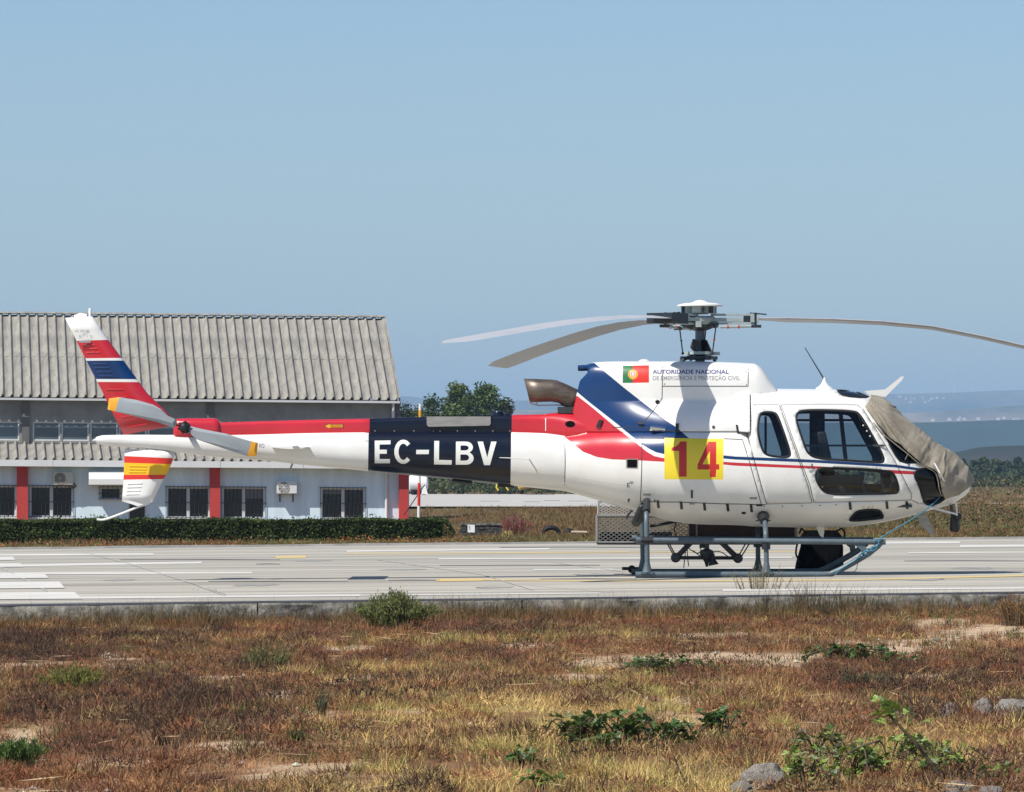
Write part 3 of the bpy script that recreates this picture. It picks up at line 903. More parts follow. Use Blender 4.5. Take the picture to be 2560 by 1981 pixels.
# white keel edge between boom and belly rivet rows
def block_on(loft, X0, X1, Y0, Y1, t, m, name, skew=0):
    q = [loft.pix3(X0, Y0, 0), loft.pix3(X1, Y0, 0), loft.pix3(X1 + skew, Y1, 0), loft.pix3(X0 + skew, Y1, 0)]
    o = [(a[0], a[1] - t, a[2]) for a in q]; i = [(a[0], a[1] + .01, a[2]) for a in q]
    b = MB(); b.add(o + i, [(0, 1, 2, 3), (7, 6, 5, 4), (0, 4, 5, 1), (1, 5, 6, 2), (2, 6, 7, 3), (3, 7, 4, 0)], 0, False)
    return b.obj(name, m, heli)
for X, Y in ((1641, 1252), (1699, 1255), (1757, 1258), (1815, 1260), (1874, 1262), (2121, 1256), (2213, 1254), (2263, 1254)):
    block_on(BODY, X, X + 6.5, Y, Y + 19, .012, M['black'], 'latch', 2)
block_on(BODY, *[1724, 1737], 1257, 1262, .012, M['alu'], 'step')
block_on(BODY, 1727, 1732, 1226, 1246, .01, M['dgrey'], 'handle')
block_on(BODY, 1608, 1626, 1234, 1240, .008, M['alu'], 'handle')
block_on(BODY, 1874, 1892, 1243, 1249, .008, M['alu'], 'handle')
block_on(BODY, 1815 - 180, 1818 - 180, 1250, 1255, .01, M['black'], 'latch')
block_on(BODY, 1890, 1906, 1262, 1266, .01, M['black'], 'hinge')
block_on(COWL, 1839, 1844, 1062, 1083, .02, M['black'], 'latch', 3)
block_on(COWL, 1689, 1697, 1059, 1083, .02, M['black'], 'latch', -1)
block_on(COWL, 1497, 1506, 1050, 1068, .03, M['black'], 'latch', -7)
block_on(COWL, 1590, 1604, 1055, 1061, .03, M['black'], 'latch', 6)
b = MB(); q = COWL.pix3(1642, 1072, 0); b.tube([(q[0] - .08, q[1] - .02, q[2] + .01), (q[0] + .10, q[1] - .02, q[2] - .015)], .03, 10); b.obj('chrome_latch', mat('polished_steel', (.7, .7, .7), .1, 1.0), heli)
b = MB(); q = COWL.pix3(1643, 1005, 0); b.lathe([(.026, .0), (.026, -.03), (.018, -.035), (.016, -.01), (0, -.01)], (q[0], q[1], q[2]), 'y', 14); b.obj('vent_ring', M['dgrey'], heli)
b = MB(); b.tube([P(1446, 921, -.1), P(1487, 919, -.1)], .036, 14); b.tube([P(1444.5, 921, -.1), P(1446.2, 921, -.1)], .030, 12, 1); b.obj('breather_tube', [M['blue'], M['navy']], heli)
b = MB(); q = P(1610, 903, 0); b.lathe([(.075, -.03), (.07, .0), (.04, .018), (0, .022)], q, 'z', 16); b.obj('cap', M['white'], heli)
for X, Y in ((1865, 930), (1661, 960), (1866, 962)):
    q = COWL.pix3(X, Y, 0); b = MB(); b.lathe([(.009, .0), (.006, -.006), (0, -.007)], q, 'y', 8); b.obj('rivet', M['alu'], heli)
for X, Y in ((1910, 1266), (1956, 1266), (2005, 1265), (2050, 1264), (2090, 1262)):
    q = BODY.pix3(X, Y, 0); b = MB(); b.lathe([(.009, .0), (.006, -.006), (0, -.007)], q, 'y', 8); b.obj('rivet', M['seam'], heli)
# front door handle
b = MB(); q = BODY.pix3(2030, 1160, 0); q2 = BODY.pix3(2019, 1171, 0)
b.tube(arc((q[0], q[1] - .02, q[2]), (q[0] + .005, q[1] - .02, q2[2]), (q2[0], q2[1] - .02, q2[2])), .008, 8); b.obj('door_handle', M['black'], doors[('doorf', -1)])
b = MB(); q = BODY.pix3(1843, 1072, 0)

# exhaust
b = MB()
rows = []
ex = [(1310, 1325, 947, 1007), (1345, 1350, 948, 1006), (1378, 1379, 949, 1005), (1392, 1396, 951, 1008), (1412, 1408, 959, 1016), (1440, 1420, 972, 1022), (1462, 1440, 985, 1030)]
n = 22
vs = []
for xt, xb, yt, yb in ex:
    pt, pb = np.array(P(xt, yt, 0)), np.array(P(xb, yb, 0))
    c_ = (pt + pb) / 2; h = (pt - pb) / 2; r_ = np.linalg.norm(h)
    for j in range(n):
        an = 2 * np.pi * j / n
        vs.append(tuple(c_ + h * math.cos(an) + np.array([0, r_ * math.sin(an), 0])))
fs = [(i * n + j, i * n + (j + 1) % n, (i + 1) * n + (j + 1) % n, (i + 1) * n + j) for i in range(len(ex) - 1) for j in range(n)]
b.add(vs, fs, 0)
o = b.obj('exhaust_pipe', M['exhaust'], heli, 60); slab(o, .006)
b = MB()
b.tube([P(1322, 996, -.05), P(1326, 1009, -.05), P(1345, 1014, -.05), P(1395, 1013, -.05), P(1432, 1019, -.05)], .007, 8); b.tube([P(1342, 1013, -.05), P(1342, 1004, -.05)], .007, 8)
b.obj('drain_pipe', M['alu'], o)
b = MB(); b.bx(P(1394, 0)[0], P(1434, 0)[0], -.14, .14, P(0, 1034)[2], P(0, 1018)[2]); b.obj('exhaust_mount', M['dgrey'], heli)

# roof antennas, wire cutters
b = MB(); b.lathe([(.115, -.02), (.10, .005), (.06, .03), (.03, .07), (.015, .11), (.012, .13)], P(2061, 971, 0), 'z', 18); o = b.obj('antenna_base', M['white'], heli)
b = MB(); b.tube([P(2061, 950, 0), P(2012, 869, 0)], [.010, .005], 8); b.obj('whip_aerial', M['dgrey'], o)
b = MB()
b.prism([P(*q)[::2] for q in [(2160, 978), (2213, 974), (2254, 941), (2260, 942), (2255, 951), (2213, 993), (2190, 990), (2176, 994)]], -.018, .018)
b.obj('wire_cutter', M['white'], heli)
b = MB()
b.prism([P(*q)[::2] for q in [(2290, 1272), (2312, 1272), (2337, 1338), (2340, 1345), (2332, 1340), (2300, 1312)]], -.008, .008)
b.obj('wire_cutter', M['alu'], heli)
b = MB(); b.prism([P(*q)[::2] for q in [(2037, 1312), (2063, 1312), (2058, 1345), (2050, 1340)]], -.015, .015); b.obj('blade_antenna', M['white'], heli)

# nose strut frame with mirror in its black cover
b = MB()
for s_ in (-1, 1):
    pA = BODY.pix3(2296, 1260, .01); pB = BODY.pix3(2334, 1158, .11)
    e1 = P(2392, 1286, -.40)
    b.tube([(pA[0], s_ * -pA[1], pA[2]), (e1[0], s_ * .40, e1[2])], .011, 8)
    e2 = P(2391, 1263, -.40); pC = BODY.pix3(2347, 1182, .13)
    b.tube([(pB[0], s_ * -pB[1], pB[2]), (pC[0], s_ * -pC[1], pC[2]), (e2[0], s_ * .40, e2[2]), (e1[0], s_ * .40, e1[2] - .01)], .010, 8)
b.tube([P(2392, 1287, -.42), P(2392, 1287, .42)], .014, 8)
b.obj('mirror_frame', M['whiteplastic'], heli)
b = MB(); q = P(2386, 1292, 0)
b.lathe([(.03, .03), (.05, .0), (.055, -.05), (.058, -.15), (.045, -.18), (.0, -.185)], q, 'z', 16)
b.tube(spline([P(2394, 1290, -.05), P(2400, 1310, -.05), P(2396, 1328, -.05), P(2388, 1330, -.05)], 5), .005, 6)
b.lathe([(.04, -.02), (.045, .01), (.03, .02)], P(2396, 1292, -.06), 'y', 12)
b.obj('cargo_mirror', M['black'], heli)
b = MB(); b.tube([P(2378, 1262, 0), P(2380, 1288, 0)], .02, 8); b.obj('mirror_stem', M['dgrey'], heli)

# ---- main rotor
ZH = P(0, 800)[2]                      # level of the rotor star
XC = P(1750, 0)[0]
head = MB()
head.lathe([(.058, P(0, 905)[2]), (.058, P(0, 800)[2])], (XC, 0, 0), 'z', 20)
rh = head.obj('rotor_mast', M['mast'], heli)
def lv(Y): return P(0, Y)[2]
b = MB(); b.lathe([(.0, lv(750.5)), (.05, lv(752)), (.10, lv(757)), (.20, lv(759)), (.275, lv(763)), (.277, lv(766)), (.20, lv(767)), (.0, lv(767))], (XC, 0, 0), 'z', 32); cap_ = b.obj('hub_cap', M['whiteplastic'], heli)
b = MB()
for a in range(6):
    an = a * math.pi / 3 + .25
    b.box((XC + .155 * math.cos(an), .155 * math.sin(an), lv(775)), (.075, .11, .083), Matrix.Rotation(an, 3, 'Z'))
b.lathe([(.10, lv(767)), (.10, lv(786))], (XC, 0, 0), 'z', 16)
for a in range(3):
    an = a * 2.094 + 1.2
    b.bx(XC + .2 * math.cos(an) - .03, XC + .2 * math.cos(an) + .03, .2 * math.sin(an) - .03, .2 * math.sin(an) + .03, lv(784), lv(767), 1)
b.obj('vibration_absorber', [M['hub'], M['hubdark']], heli)
TH = [356.5, 116.6, 235.3]               # blade azimuths: right, far left, near left
# starflex star: hexagonal plate with three arms
b = MB()
st = []
for a in TH:
    r_ = R(a)
    for da, rr in ((-30, .17), (-14, .26), (-5, .55), (5, .55), (14, .26)):
        st.append((XC + rr * math.cos(r_ + R(da)), rr * math.sin(r_ + R(da))))
nS = len(st)
b.add([(x, y, ZH + .022 + .008 * 0) for x, y in st] + [(x, y, ZH - .022) for x, y in st],
      [tuple(range(nS)), tuple(range(2 * nS - 1, nS - 1, -1))] + [(i, (i + 1) % nS, (i + 1) % nS + nS, i + nS) for i in range(nS)], 0, False)
b.lathe([(.16, ZH + .045), (.19, ZH + .02), (.19, ZH - .02), (.15, ZH - .06)], (XC, 0, 0), 'z', 20)
b.obj('rotor_star', M['hub'], heli)
b = MB()
b.lathe([(.13, lv(808)), (.145, lv(815)), (.11, lv(824)), (.07, lv(828))], (XC, 0, 0), 'z', 18, 0)
for k, a in enumerate(TH):
    r_ = R(a + 28)
    b.box((XC + .17 * math.cos(r_), .17 * math.sin(r_), lv(812)), (.12, .07, .07), Matrix.Rotation(r_, 3, 'Z'), 1)
    r2 = R(a - 30)
    b.box((XC + .16 * math.cos(r2), .16 * math.sin(r2), lv(816)), (.10, .09, .05), Matrix.Rotation(r2, 3, 'Z'), 2)
    b.tube([(XC + .1 * math.cos(r2), .1 * math.sin(r2), lv(822)), (XC + .25 * math.cos(r2), .25 * math.sin(r2), lv(812))], .022, 8, 0)
b.obj('rotor_hub', [M['hubdark'], M['hub'], M['dgrey']], heli)
# swashplate and scissors
b = MB()
b.lathe([(.10, lv(878)), (.165, lv(880)), (.17, lv(887)), (.10, lv(888))], (XC, 0, 0), 'z', 24, 1)
b.lathe([(.13, lv(889)), (.18, lv(892)), (.185, lv(898)), (.13, lv(900))], (XC, 0, 0), 'z', 24, 0)
for a in (20, 140, 200, 320):
    r_ = R(a); b.box((XC + .19 * math.cos(r_), .19 * math.sin(r_), lv(884 if a in (140, 20) else 896)), (.12, .05, .04), Matrix.Rotation(r_, 3, 'Z'), 1 if a in (140, 20) else 0)
b.obj('swashplate', [M['hubdark'], M['hub']], heli)
b = MB()
b.tube([P(1736, 850, -.07), P(1730, 868, -.10), P(1742, 882, -.08)], .024, 10)
b.lathe([(.045, -.15), (.045, -.07)], P(1739, 862, 0), 'y', 14)
b.lathe([(.02, -.155), (.02, -.14)], P(1739, 862, 0), 'y', 10)
for i, z in enumerate(np.linspace(852, 878, 9)):
    b.lathe([(.030 + .003 * i, lv(z) + .008), (.045 + .003 * i, lv(z)), (.030 + .003 * i, lv(z) - .008)], (P(1760 + i * .8, 0)[0], -.06, 0), 'z', 14)
b.obj('mast_scissors', M['black'], heli)
b = MB(); b.tube([P(1765, 822, -.05), P(1762, 850, -.05)], .008, 6); b.tube([P(1700, 905, -.1), P(1722, 893, -.1)], .02, 8); b.tube([P(1727, 893, -.1), P(1727, 903, -.1)], .015, 8); b.tube([P(1786, 894, -.05), P(1787, 906, -.05)], .02, 8); b.obj('control_rod', M['hubdark'], heli)
for (Xa, Ya, Xb, Yb, m) in ((1699, 820, 1707, 884, 'rope'), (1790, 815, 1781, 884, 'digit')):
    b = MB(); p0, p1 = Vector(P(Xa, Ya, -.18)), Vector(P(Xb, Yb, -.15))
    b.tube([p0, p1], .008, 8, 0); b.lathe([(.018, -.02), (.018, .02)], p0, 'y', 10, 0); b.lathe([(.018, -.02), (.018, .02)], p1, 'y', 10, 0)
    c_ = p0.lerp(p1, .5); b.tube([c_ - (p1 - p0) * .02, c_ + (p1 - p0) * .03], .016, 8, 1)
    b.obj('pitch_link', [M['hubdark'], M[m]], heli)
# blades: chordwise aerofoil swept along a drooping span
def blade(az, prof, pitch0=2):
    """prof: (r, z) droop curve in metres from the hub; built along +X then turned"""
    b = MB()
    rs = np.array([.66, .84, 1.05, 1.6, 2.2, 2.8, 3.4, 4.0, 4.5, 4.9, 5.1, 5.25, 5.345])
    zz = pchip([p[0] for p in prof], [p[1] for p in prof], rs)
    ch = .35
    air = [(0, 0), (.02, .030), (.1, .055), (.25, .066), (.45, .055), (.7, .03), (1, .0), (.7, -.012), (.45, -.022), (.25, -.028), (.1, -.028), (.02, -.016)]
    n = len(air)
    vs = []
    for i, r_ in enumerate(rs):
        tw = R(pitch0 + 3 * (1 - r_ / 5.345))
        c_ = ch
        le = .25
        if i == 0: c_, le = .16, .4
        if i == 1: c_, le = .24, .35
        if r_ > 5.2: c_ = ch * (.86 if r_ < 5.3 else .72)
        for u, t in air:
            xc = (le - u) * c_        # + = towards leading edge
            yy = xc * math.cos(tw) - t * c_ * math.sin(tw) * 0
            z_ = xc * math.sin(tw) + t * c_
            vs.append((r_ + (0.0 if r_ < 5.3 else (.06 - .10 * (1 - u))), -yy, zz[i] + z_))
    A = R(az)
    vs = [(XC + x * math.cos(A) - y * math.sin(A), x * math.sin(A) + y * math.cos(A), z) for x, y, z in vs]
    for i in range(len(rs) - 1):
        for j in range(n):
            j2 = (j + 1) % n
            m = 1 if j in (0, 11) else 0
            b.add([vs[i * n + j], vs[i * n + j2], vs[(i + 1) * n + j2], vs[(i + 1) * n + j]], [(0, 1, 2, 3)], m)
    b.add([vs[j] for j in range(n)], [tuple(range(n))], 0); b.add([vs[(len(rs) - 1) * n + j] for j in range(n)], [tuple(range(n))], 0)
    me = b.mesh('rotor_blade', [M['blade'], M['bladeedge']], 40)
    bm = bmesh.new(); bm.from_mesh(me); bmesh.ops.remove_doubles(bm, verts=bm.verts, dist=1e-5); bmesh.ops.recalc_face_normals(bm, faces=bm.faces); bm.to_mesh(me); bm.free()
    me.set_sharp_from_angle(angle=R(50))
    return put('rotor_blade', me, heli)
def zat(Y, r_, az):        # height of a blade point seen at row Y
    d = CAMD + r_ * math.sin(R(az))
    return EYE - (Y - HOR) / FPX * d
DR = {0: [(.5, 798), (1.5, 801), (2.5, 812), (3.9, 868), (4.6, 905), (5.345, 950)],
      1: [(.5, 803), (1.2, 806), (2.2, 822), (3.2, 850), (4.2, 880), (5.345, 919)],
      2: [(.5, 797), (1.2, 793), (2.2, 797), (3.2, 811), (4.2, 832), (5.345, 857)]}
for k, a in enumerate(TH):
    bo = blade(a, [(r_, zat(Y, r_, a)) for r_, Y in DR[k]], [3, -6.5, 1][k])
    tag(bo, ['rotor blade reaching forward over the nose', 'rotor blade pointing back on the far side, dark underside showing', 'pale rotor blade pointing back on the near side'][k])
    A = R(a); rot = Matrix.Rotation(A, 3, 'Z')
    def lp(x, y, z): return (XC + x * math.cos(A) - y * math.sin(A), x * math.sin(A) + y * math.cos(A), z)
    zb = zat(DR[k][0][1], .6, a)
    b = MB()
    b.box(lp(.40, 0, zb + .052), (.54, .10, .026), rot, 0)
    b.box(lp(.40, 0, zb - .052), (.54, .10, .026), rot, 0)
    b.box(lp(.57, 0, zb), (.09, .10, .08), rot, 1)
    b.box(lp(.66, .05, zb), (.10, .035, .085), rot, 0); b.box(lp(.66, -.05, zb), (.10, .035, .085), rot, 0)
    for yy in (-.06, .06):
        b.lathe([(.016, -.075), (.016, .075)], lp(.67, yy, zb), 'z', 8, 1)
    b.tube([lp(.60, .10, zb + .075), lp(.80, .16, zb + .06)], .008, 6, 1)
    b.tube([lp(.25, -.13, zb - .10), lp(.62, -.10, zb - .09)], .018, 8, 0)
    for q in (.33, .46): b.tube([lp(q, -.122, zb - .098), lp(q + .02, -.121, zb - .0975)], .021, 8, 2)
    b.box(lp(.68, -.07, zb - .09), (.12, .06, .035), rot, 1)
    sl = b.obj('blade_sleeve', [M['hub'], M['hubdark'], M['digit']], bo)
    if k == 2:
        b = MB(); b.box(lp(.72, 0, zb + .0), (.36, .36, .125), rot); b.obj('blade_cuff', M['hubdark'], bo)

# ---- tail rotor (on the near side of the boom)
YT = -.42
tr = MB()
h0 = P(461, 1069, YT)
tr.lathe([(.03, 0.0), (.05, -.03 - .0), (.05, -.10), (.02, -.13), (0, -.13)], (h0[0], YT + .02, h0[2]), 'y', 14)
for a in range(6):
    an = a * 1.047 + .3
    tr.tube([(h0[0] + .05 * math.cos(an), YT - .05, h0[2] + .05 * math.sin(an)), (h0[0] + .075 * math.cos(an), YT - .07, h0[2] + .075 * math.sin(an))], .014, 6)
tr.tube([(h0[0], YT, h0[2]), (h0[0], -.02, h0[2])], .035, 12)
tr.lathe([(.07, YT + .10), (.07, YT + .13)], (h0[0], 0, h0[2]), 'y', 16)
for a in (-.3, 2.84): tr.tube([(h0[0] + .06 * math.cos(a), YT + .11, h0[2] + .06 * math.sin(a)), (h0[0] + .12 * math.cos(a), YT + .02, h0[2] + .12 * math.sin(a))], .010, 6)
thub = tr.obj('tail_rotor_hub', M['black'], heli)
b1 = [(443, 1056), (424, 1045), (404, 1024), (383, 1012), (340, 1000), (297.5, 993.5), (272.6, 997), (269, 1024), (290, 1030), (340, 1042), (397, 1057), (436, 1071)]
b2 = [(473, 1065), (500, 1072), (567, 1085), (628, 1104), (645, 1109), (641, 1141), (619, 1141.5), (560, 1122), (489, 1098), (478, 1086), (470, 1078)]
for pts, tip in ((b1, lambda X: X < 296), (b2, lambda X: X > 622)):
    b = MB()
    q = [P(X, Y, YT - .03) for X, Y in pts]
    cen = np.mean([(X, Y) for X, Y in pts], 0)
    inn = [P(X + (cen[0] - X) * .06, Y + (cen[1] - Y) * .3, YT - .052) for X, Y in pts]
    ino = [P(X + (cen[0] - X) * .06, Y + (cen[1] - Y) * .3, YT - .012) for X, Y in pts]
    n = len(pts)
    b.add(q + inn + ino, [(i, (i + 1) % n, n + (i + 1) % n, n + i) for i in range(n)] + [((i + 1) % n, i, 2 * n + i, 2 * n + (i + 1) % n) for i in range(n)] + [tuple(range(n, 2 * n)), tuple(range(3 * n - 1, 2 * n - 1, -1))], 0)
    me = b.mesh('tail_rotor_blade', [M['trblade'], M['orange']], 25)
    bm = bmesh.new(); bm.from_mesh(me)
    Xc = 296 if pts is b1 else 622
    # slanted cut that bounds the orange tip
    pa_, pb_ = (P(299, 994, YT), P(289, 1029, YT)) if pts is b1 else (P(629, 1106, YT), P(618, 1141, YT))
    dx, dz = pb_[0] - pa_[0], pb_[2] - pa_[2]
    bmesh.ops.bisect_plane(bm, geom=bm.verts[:] + bm.edges[:] + bm.faces[:], plane_co=pa_, plane_no=(dz, 0, -dx))
    for f in bm.faces:
        c_ = f.calc_center_median()
        side = (c_.x - pa_[0]) * dz - (c_.z - pa_[2]) * dx
        ref = (h0[0] - pa_[0]) * dz - (h0[2] - pa_[2]) * dx
        f.material_index = 1 if side * ref < 0 else 0
    bm.to_mesh(me); bm.free()
    put('tail_rotor_blade', me, heli)

# ---- landing gear
YN, YF = -1.085, 1.085
def gear(sg):
    ys = sg * 1.085
    # photo pixels are read on the near side, then mirrored
    px = lambda X, Y, yy=-1.085: (P(X, Y, yy)[0], sg * -yy if sg > 0 else yy, P(X, Y, yy)[2])
    b = MB()
    b.tube([px(1589, 1437), px(1700, 1437), px(1900, 1437), px(2060, 1437)] + spline([px(2075, 1436), px(2100, 1425), px(2135, 1406), px(2172, 1384)], 5) + [px(2194, 1366), px(2205, 1354)], .036, 14)
    sk = b.obj('skid_tube', M['skid'], heli)
    b = MB(); b.bx(px(1588, 0)[0], px(2064, 0)[0], ys - .025, ys + .025, px(0, 1445.5)[2], px(0, 1443)[2]); b.obj('skid_shoe', M['skiddark'], sk)
    b = MB(); b.tube([px(1594, 1351), px(2214, 1355.5)], .033, 12)
    b.tube([px(1590, 1351), px(1600, 1351)], .04, 12)
    b.obj('side_rail', M['skid'], heli)
    b = MB(); q = [(2124, 1358), (2160, 1358), (2167, 1372), (2168, 1388), (2155, 1394), (2153, 1376), (2143, 1367)]
    pr = [px(*w)[::2] for w in q]; b.prism(pr, ys - .01, ys + .01); b.obj('gusset', M['skid'], heli)
    for X, Yt, yt, nm in ((1617, 1262, -.80, 'rear'), (1915, 1296, -.72, 'front')):
        b = MB()
        path = [px(X - 3 if nm == 'front' else X - 1, Yt, yt), px(X - 1, Yt + 32, -1.02), px(X, 1352, -1.07), px(X + 1, 1400), px(X + 1, 1432)]
        path = [px(X, Yt - 14, -.40)] + path
        b.tube(spline(path, 5), .030, 12, 0)
        b.tube([px(X + 1, 1405), px(X + 1, 1420), px(X + 1, 1431)], [.030, .045, .062], 12, 0)
        b.bx(px(X - 15, 0)[0], px(X + 18, 0)[0], ys - .05, ys + .05, px(0, 1435)[2], px(0, 1430)[2], 0)
        leg = b.obj('leg', M['skid'], heli)
        b = MB()
        b2 = MB(); b2.tube([px(1915, 1359), px(1915, 1374)] if nm == 'front' else [px(1603, 1351), px(1632, 1351)], .052 if nm == 'front' else .045, 8); b2.obj('clamp', M['black'], leg)
        if nm == 'front': b.tube([px(1908, 1292, -.70), px(1912, 1303, -.85)], [.075, .045], 12); b.bx(px(1893, 0)[0], px(1929, 0)[0], sg * .60, sg * .84, px(0, 1304)[2], px(0, 1301)[2])
        else: b.tube([px(1617, 1252, -.80), px(1617, 1280, -.98)], .043, 12)
        b.obj('leg_collar', M['black'], leg)
        for dx in (-10, 2, 13):
            b = MB(); b.lathe([(.010, -.04), (.010, .012), (0, .015)], px(X + dx, 1431), 'z', 8); b.obj('bolt', M['dgrey'], leg)
    return sk
gear(-1); gear(1)
b = MB()
b.tube([P(1606, 1275, -.55), P(1595, 1298, -.5), P(1590, 1306, -.4)], .06, 10); b.tube([P(1612, 1262, -.5), P(1600, 1280, -.5)], .05, 10); b.tube([P(1580, 1275, -.5), P(1564, 1296, -.5)], .014, 8)
b.lathe([(.03, -.6), (.05, -.58), (.0, -.57)], P(1603, 1271, 0), 'y', 10)
b.obj('shock_absorber', M['black'], heli)
# cross tubes under the belly
for X, Y in ((1610, 1280), (1908, 1304)):
    b = MB(); b.tube([P(X, Y, -.5), P(X, Y, .5)], .04, 12); b.obj('cross_tube', M['skiddark'], heli)

# ---- cargo hook swing frame
b = MB()
z4 = lambda a, b_, y=0: P(1560 + a * .18315, 1240 + b_ * .18315, y)
b.tube([z4(985, 560), z4(715, 845)], .033, 8); b.tube([z4(1250, 560), z4(1550, 850)], .033, 8)
b.tube([z4(705, 845), z4(1555, 848)], .022, 8)
b.lathe([(.045, -.06), (.06, -.03), (.06, .03), (.045, .06)], z4(705, 845), 'y', 14); b.lathe([(.045, -.06), (.06, -.03), (.06, .03), (.045, .06)], z4(1555, 852), 'y', 14)
for q in ([(560, 600), (690, 830)], [(590, 600), (715, 835)], [(1660, 650), (1560, 830)], [(1720, 640), (1590, 850)]):
    b.tube([z4(*q[0]), z4(*q[1])], .008, 6)
b.obj('hook_frame', M['black'], heli)
b = MB()
b.tube([z4(1130, 640), z4(1130, 730)], .03, 8); b.tube([z4(1130, 690), z4(1030, 690)], .02, 8)
b.lathe([(.03, .07), (.08, .045), (.085, .0), (.05, -.06), (.03, -.09), (.012, -.15)], z4(1130, 800), 'z', 14)
b.tube([z4(1190, 800), z4(1205, 860), z4(1222, 945)], [.045, .028, .065], 12)
b.tube([z4(1135, 700), z4(1135, 780)], .012, 8)
b.obj('cargo_hook', M['black'], heli)
for q in ([(1030, 690), (1050, 745), (1000, 785), (900, 730), (800, 650)], [(1200, 800), (1240, 760), (1330, 770), (1420, 830)], [(940, 745), (1060, 840)], [(850, 650), (835, 800), (815, 985)], [(865, 640), (865, 800), (882, 960)]):
    b = MB(); b.tube(spline([z4(*w, -.05) for w in q], 5), .006, 6); b.obj('cable', M['black'], heli)

# ---- cargo basket on the far side: real diamond mesh
bk = MB()
x0, x1 = P(1493, 0, 1.25)[0], P(1990, 0, 1.25)[0]
zb, zt = P(0, 1356, 1.25)[2], P(0, 1290, 1.25)[2]
yi, yo = 1.16, 1.72
def frame(p, r_=.013): bk.tube(p, r_, 6)
for yy in (yi, yo):
    frame([(x0, yy, zb), (x1, yy, zb)]); frame([(x0, yy, zt), (x1, yy, zt)])
    for x in (x0, (x0 + x1) / 2, x1): frame([(x, yy, zb), (x, yy, zt)])
for x in (x0, x1):
    for z in (zb, zt): frame([(x, yi, z), (x, yo, z)])
basket = bk.obj('cargo_basket', M['galv'], heli)
def lattice(p0, du, dv, nu, nv, r_):
    """expanded metal: zigzag strands, p0 origin, du/dv full extents"""
    b = MB()
    p0, du, dv = Vector(p0), Vector(du), Vector(dv)
    nrm = du.cross(dv).normalized()
    for j in range(nv):
        for sg in (0, 1):
            pts = [p0 + du * (i / nu) + dv * ((j + (.5 if (i + sg) % 2 else 0) * (1 if sg == 0 else 1)) / nv) for i in range(nu + 1)]
            if sg == 1: pts = [p0 + du * (i / nu) + dv * min(1, (j + (1.0 if i % 2 == 0 else .5)) / nv) for i in range(nu + 1)]
            vs = []
            t = dv.normalized() * r_
            for q in pts: vs += [q - t + nrm * r_ * .5, q + t + nrm * r_ * .5, q + t - nrm * r_ * .5, q - t - nrm * r_ * .5]
            fs = []
            for i in range(nu):
                for k in range(4):
                    fs.append((i * 4 + k, i * 4 + (k + 1) % 4, (i + 1) * 4 + (k + 1) % 4, (i + 1) * 4 + k))
            b.add(vs, fs, 0, False)
    return b
for o in (lattice((x0, yi, zb), (P(1722, 0, 1.25)[0] - x0, 0, 0), (0, 0, zt - zb), 33, 7, .0045), lattice((x0, yo, zb), (P(1722, 0, 1.25)[0] - x0, 0, 0), (0, 0, zt - zb), 33, 7, .0045)):
    q = o.obj('basket_mesh', M['galv'], basket); q['kind'] = 'stuff'
zl0, zl1 = P(0, 1287, 1.25)[2], P(0, 1255, 1.25)[2]
q = lattice((x0 + .02, yo, zl0), ((P(1640, 0, 1.7)[0]) - x0 - .02, 0, 0), (0, .10, zl1 - zl0), 22, 5, .0045).obj('basket_mesh', M['galv'], basket); q['kind'] = 'stuff'
bk = MB(); bk.tube([(x0 + .02, yo, zl0), (x0 + .02, yo + .1, zl1)], .013, 6); bk.tube([(x0 + .02, yo + .1, zl1), (P(1640, 0, 1.7)[0], yo + .1, zl1)], .009, 6); bk.tube([(x0 + .02, yo, zl0 - .01), (P(1700, 0, 1.7)[0], yo, zl0 - .01)], .013, 6)
bk.obj('basket_lid', M['galv'], basket)
bk = MB(); bk.bx(x0, x1, yi, yo, zb - .03, zb - .015); bk.obj('basket_floor', M['dgrey'], basket)
bk = MB(); bk.bx(P(1722, 0, 1.4)[0], x1 - .02, yi + .02, yo - .02, zb, zt - .02); bk.obj('tray', M['rustbox'], basket)
bk = MB(); bk.bx(P(1500, 0, 1.5)[0], P(1680, 0, 1.5)[0], yi + .3, yo - .03, zb, P(0, 1331, 1.4)[2]); bk.obj('folded_tarpaulin', M['bag'], basket)
bk = MB(); bk.tube([P(1625, 1316, 1.1), P(1665, 1309, 1.1), P(1690, 1304, 1.1), P(1760, 1306, 1.1)], .018, 8); bk.tube(spline([P(1690, 1308, 1.1), P(1686, 1325, 1.1), P(1692, 1345, 1.1)], 4), .007, 6); bk.obj('basket_bracket', M['black'], basket)

# ground wheel on the far skid
b = MB(); b.lathe([(.03, -.03), (.05, -.02), (.05, .02), (.03, .03)], (P(1580, 0, 1.1)[0], 1.18, .06), 'y', 16); b.bx(P(1555, 0, 1.1)[0], P(1596, 0, 1.1)[0], 1.08, 1.12, .05, .09); b.tube([P(1582, 1425, 1.1), P(1579, 1414, 1.1)], .012, 6)
b.obj('ground_wheel', M['rubber'], heli)

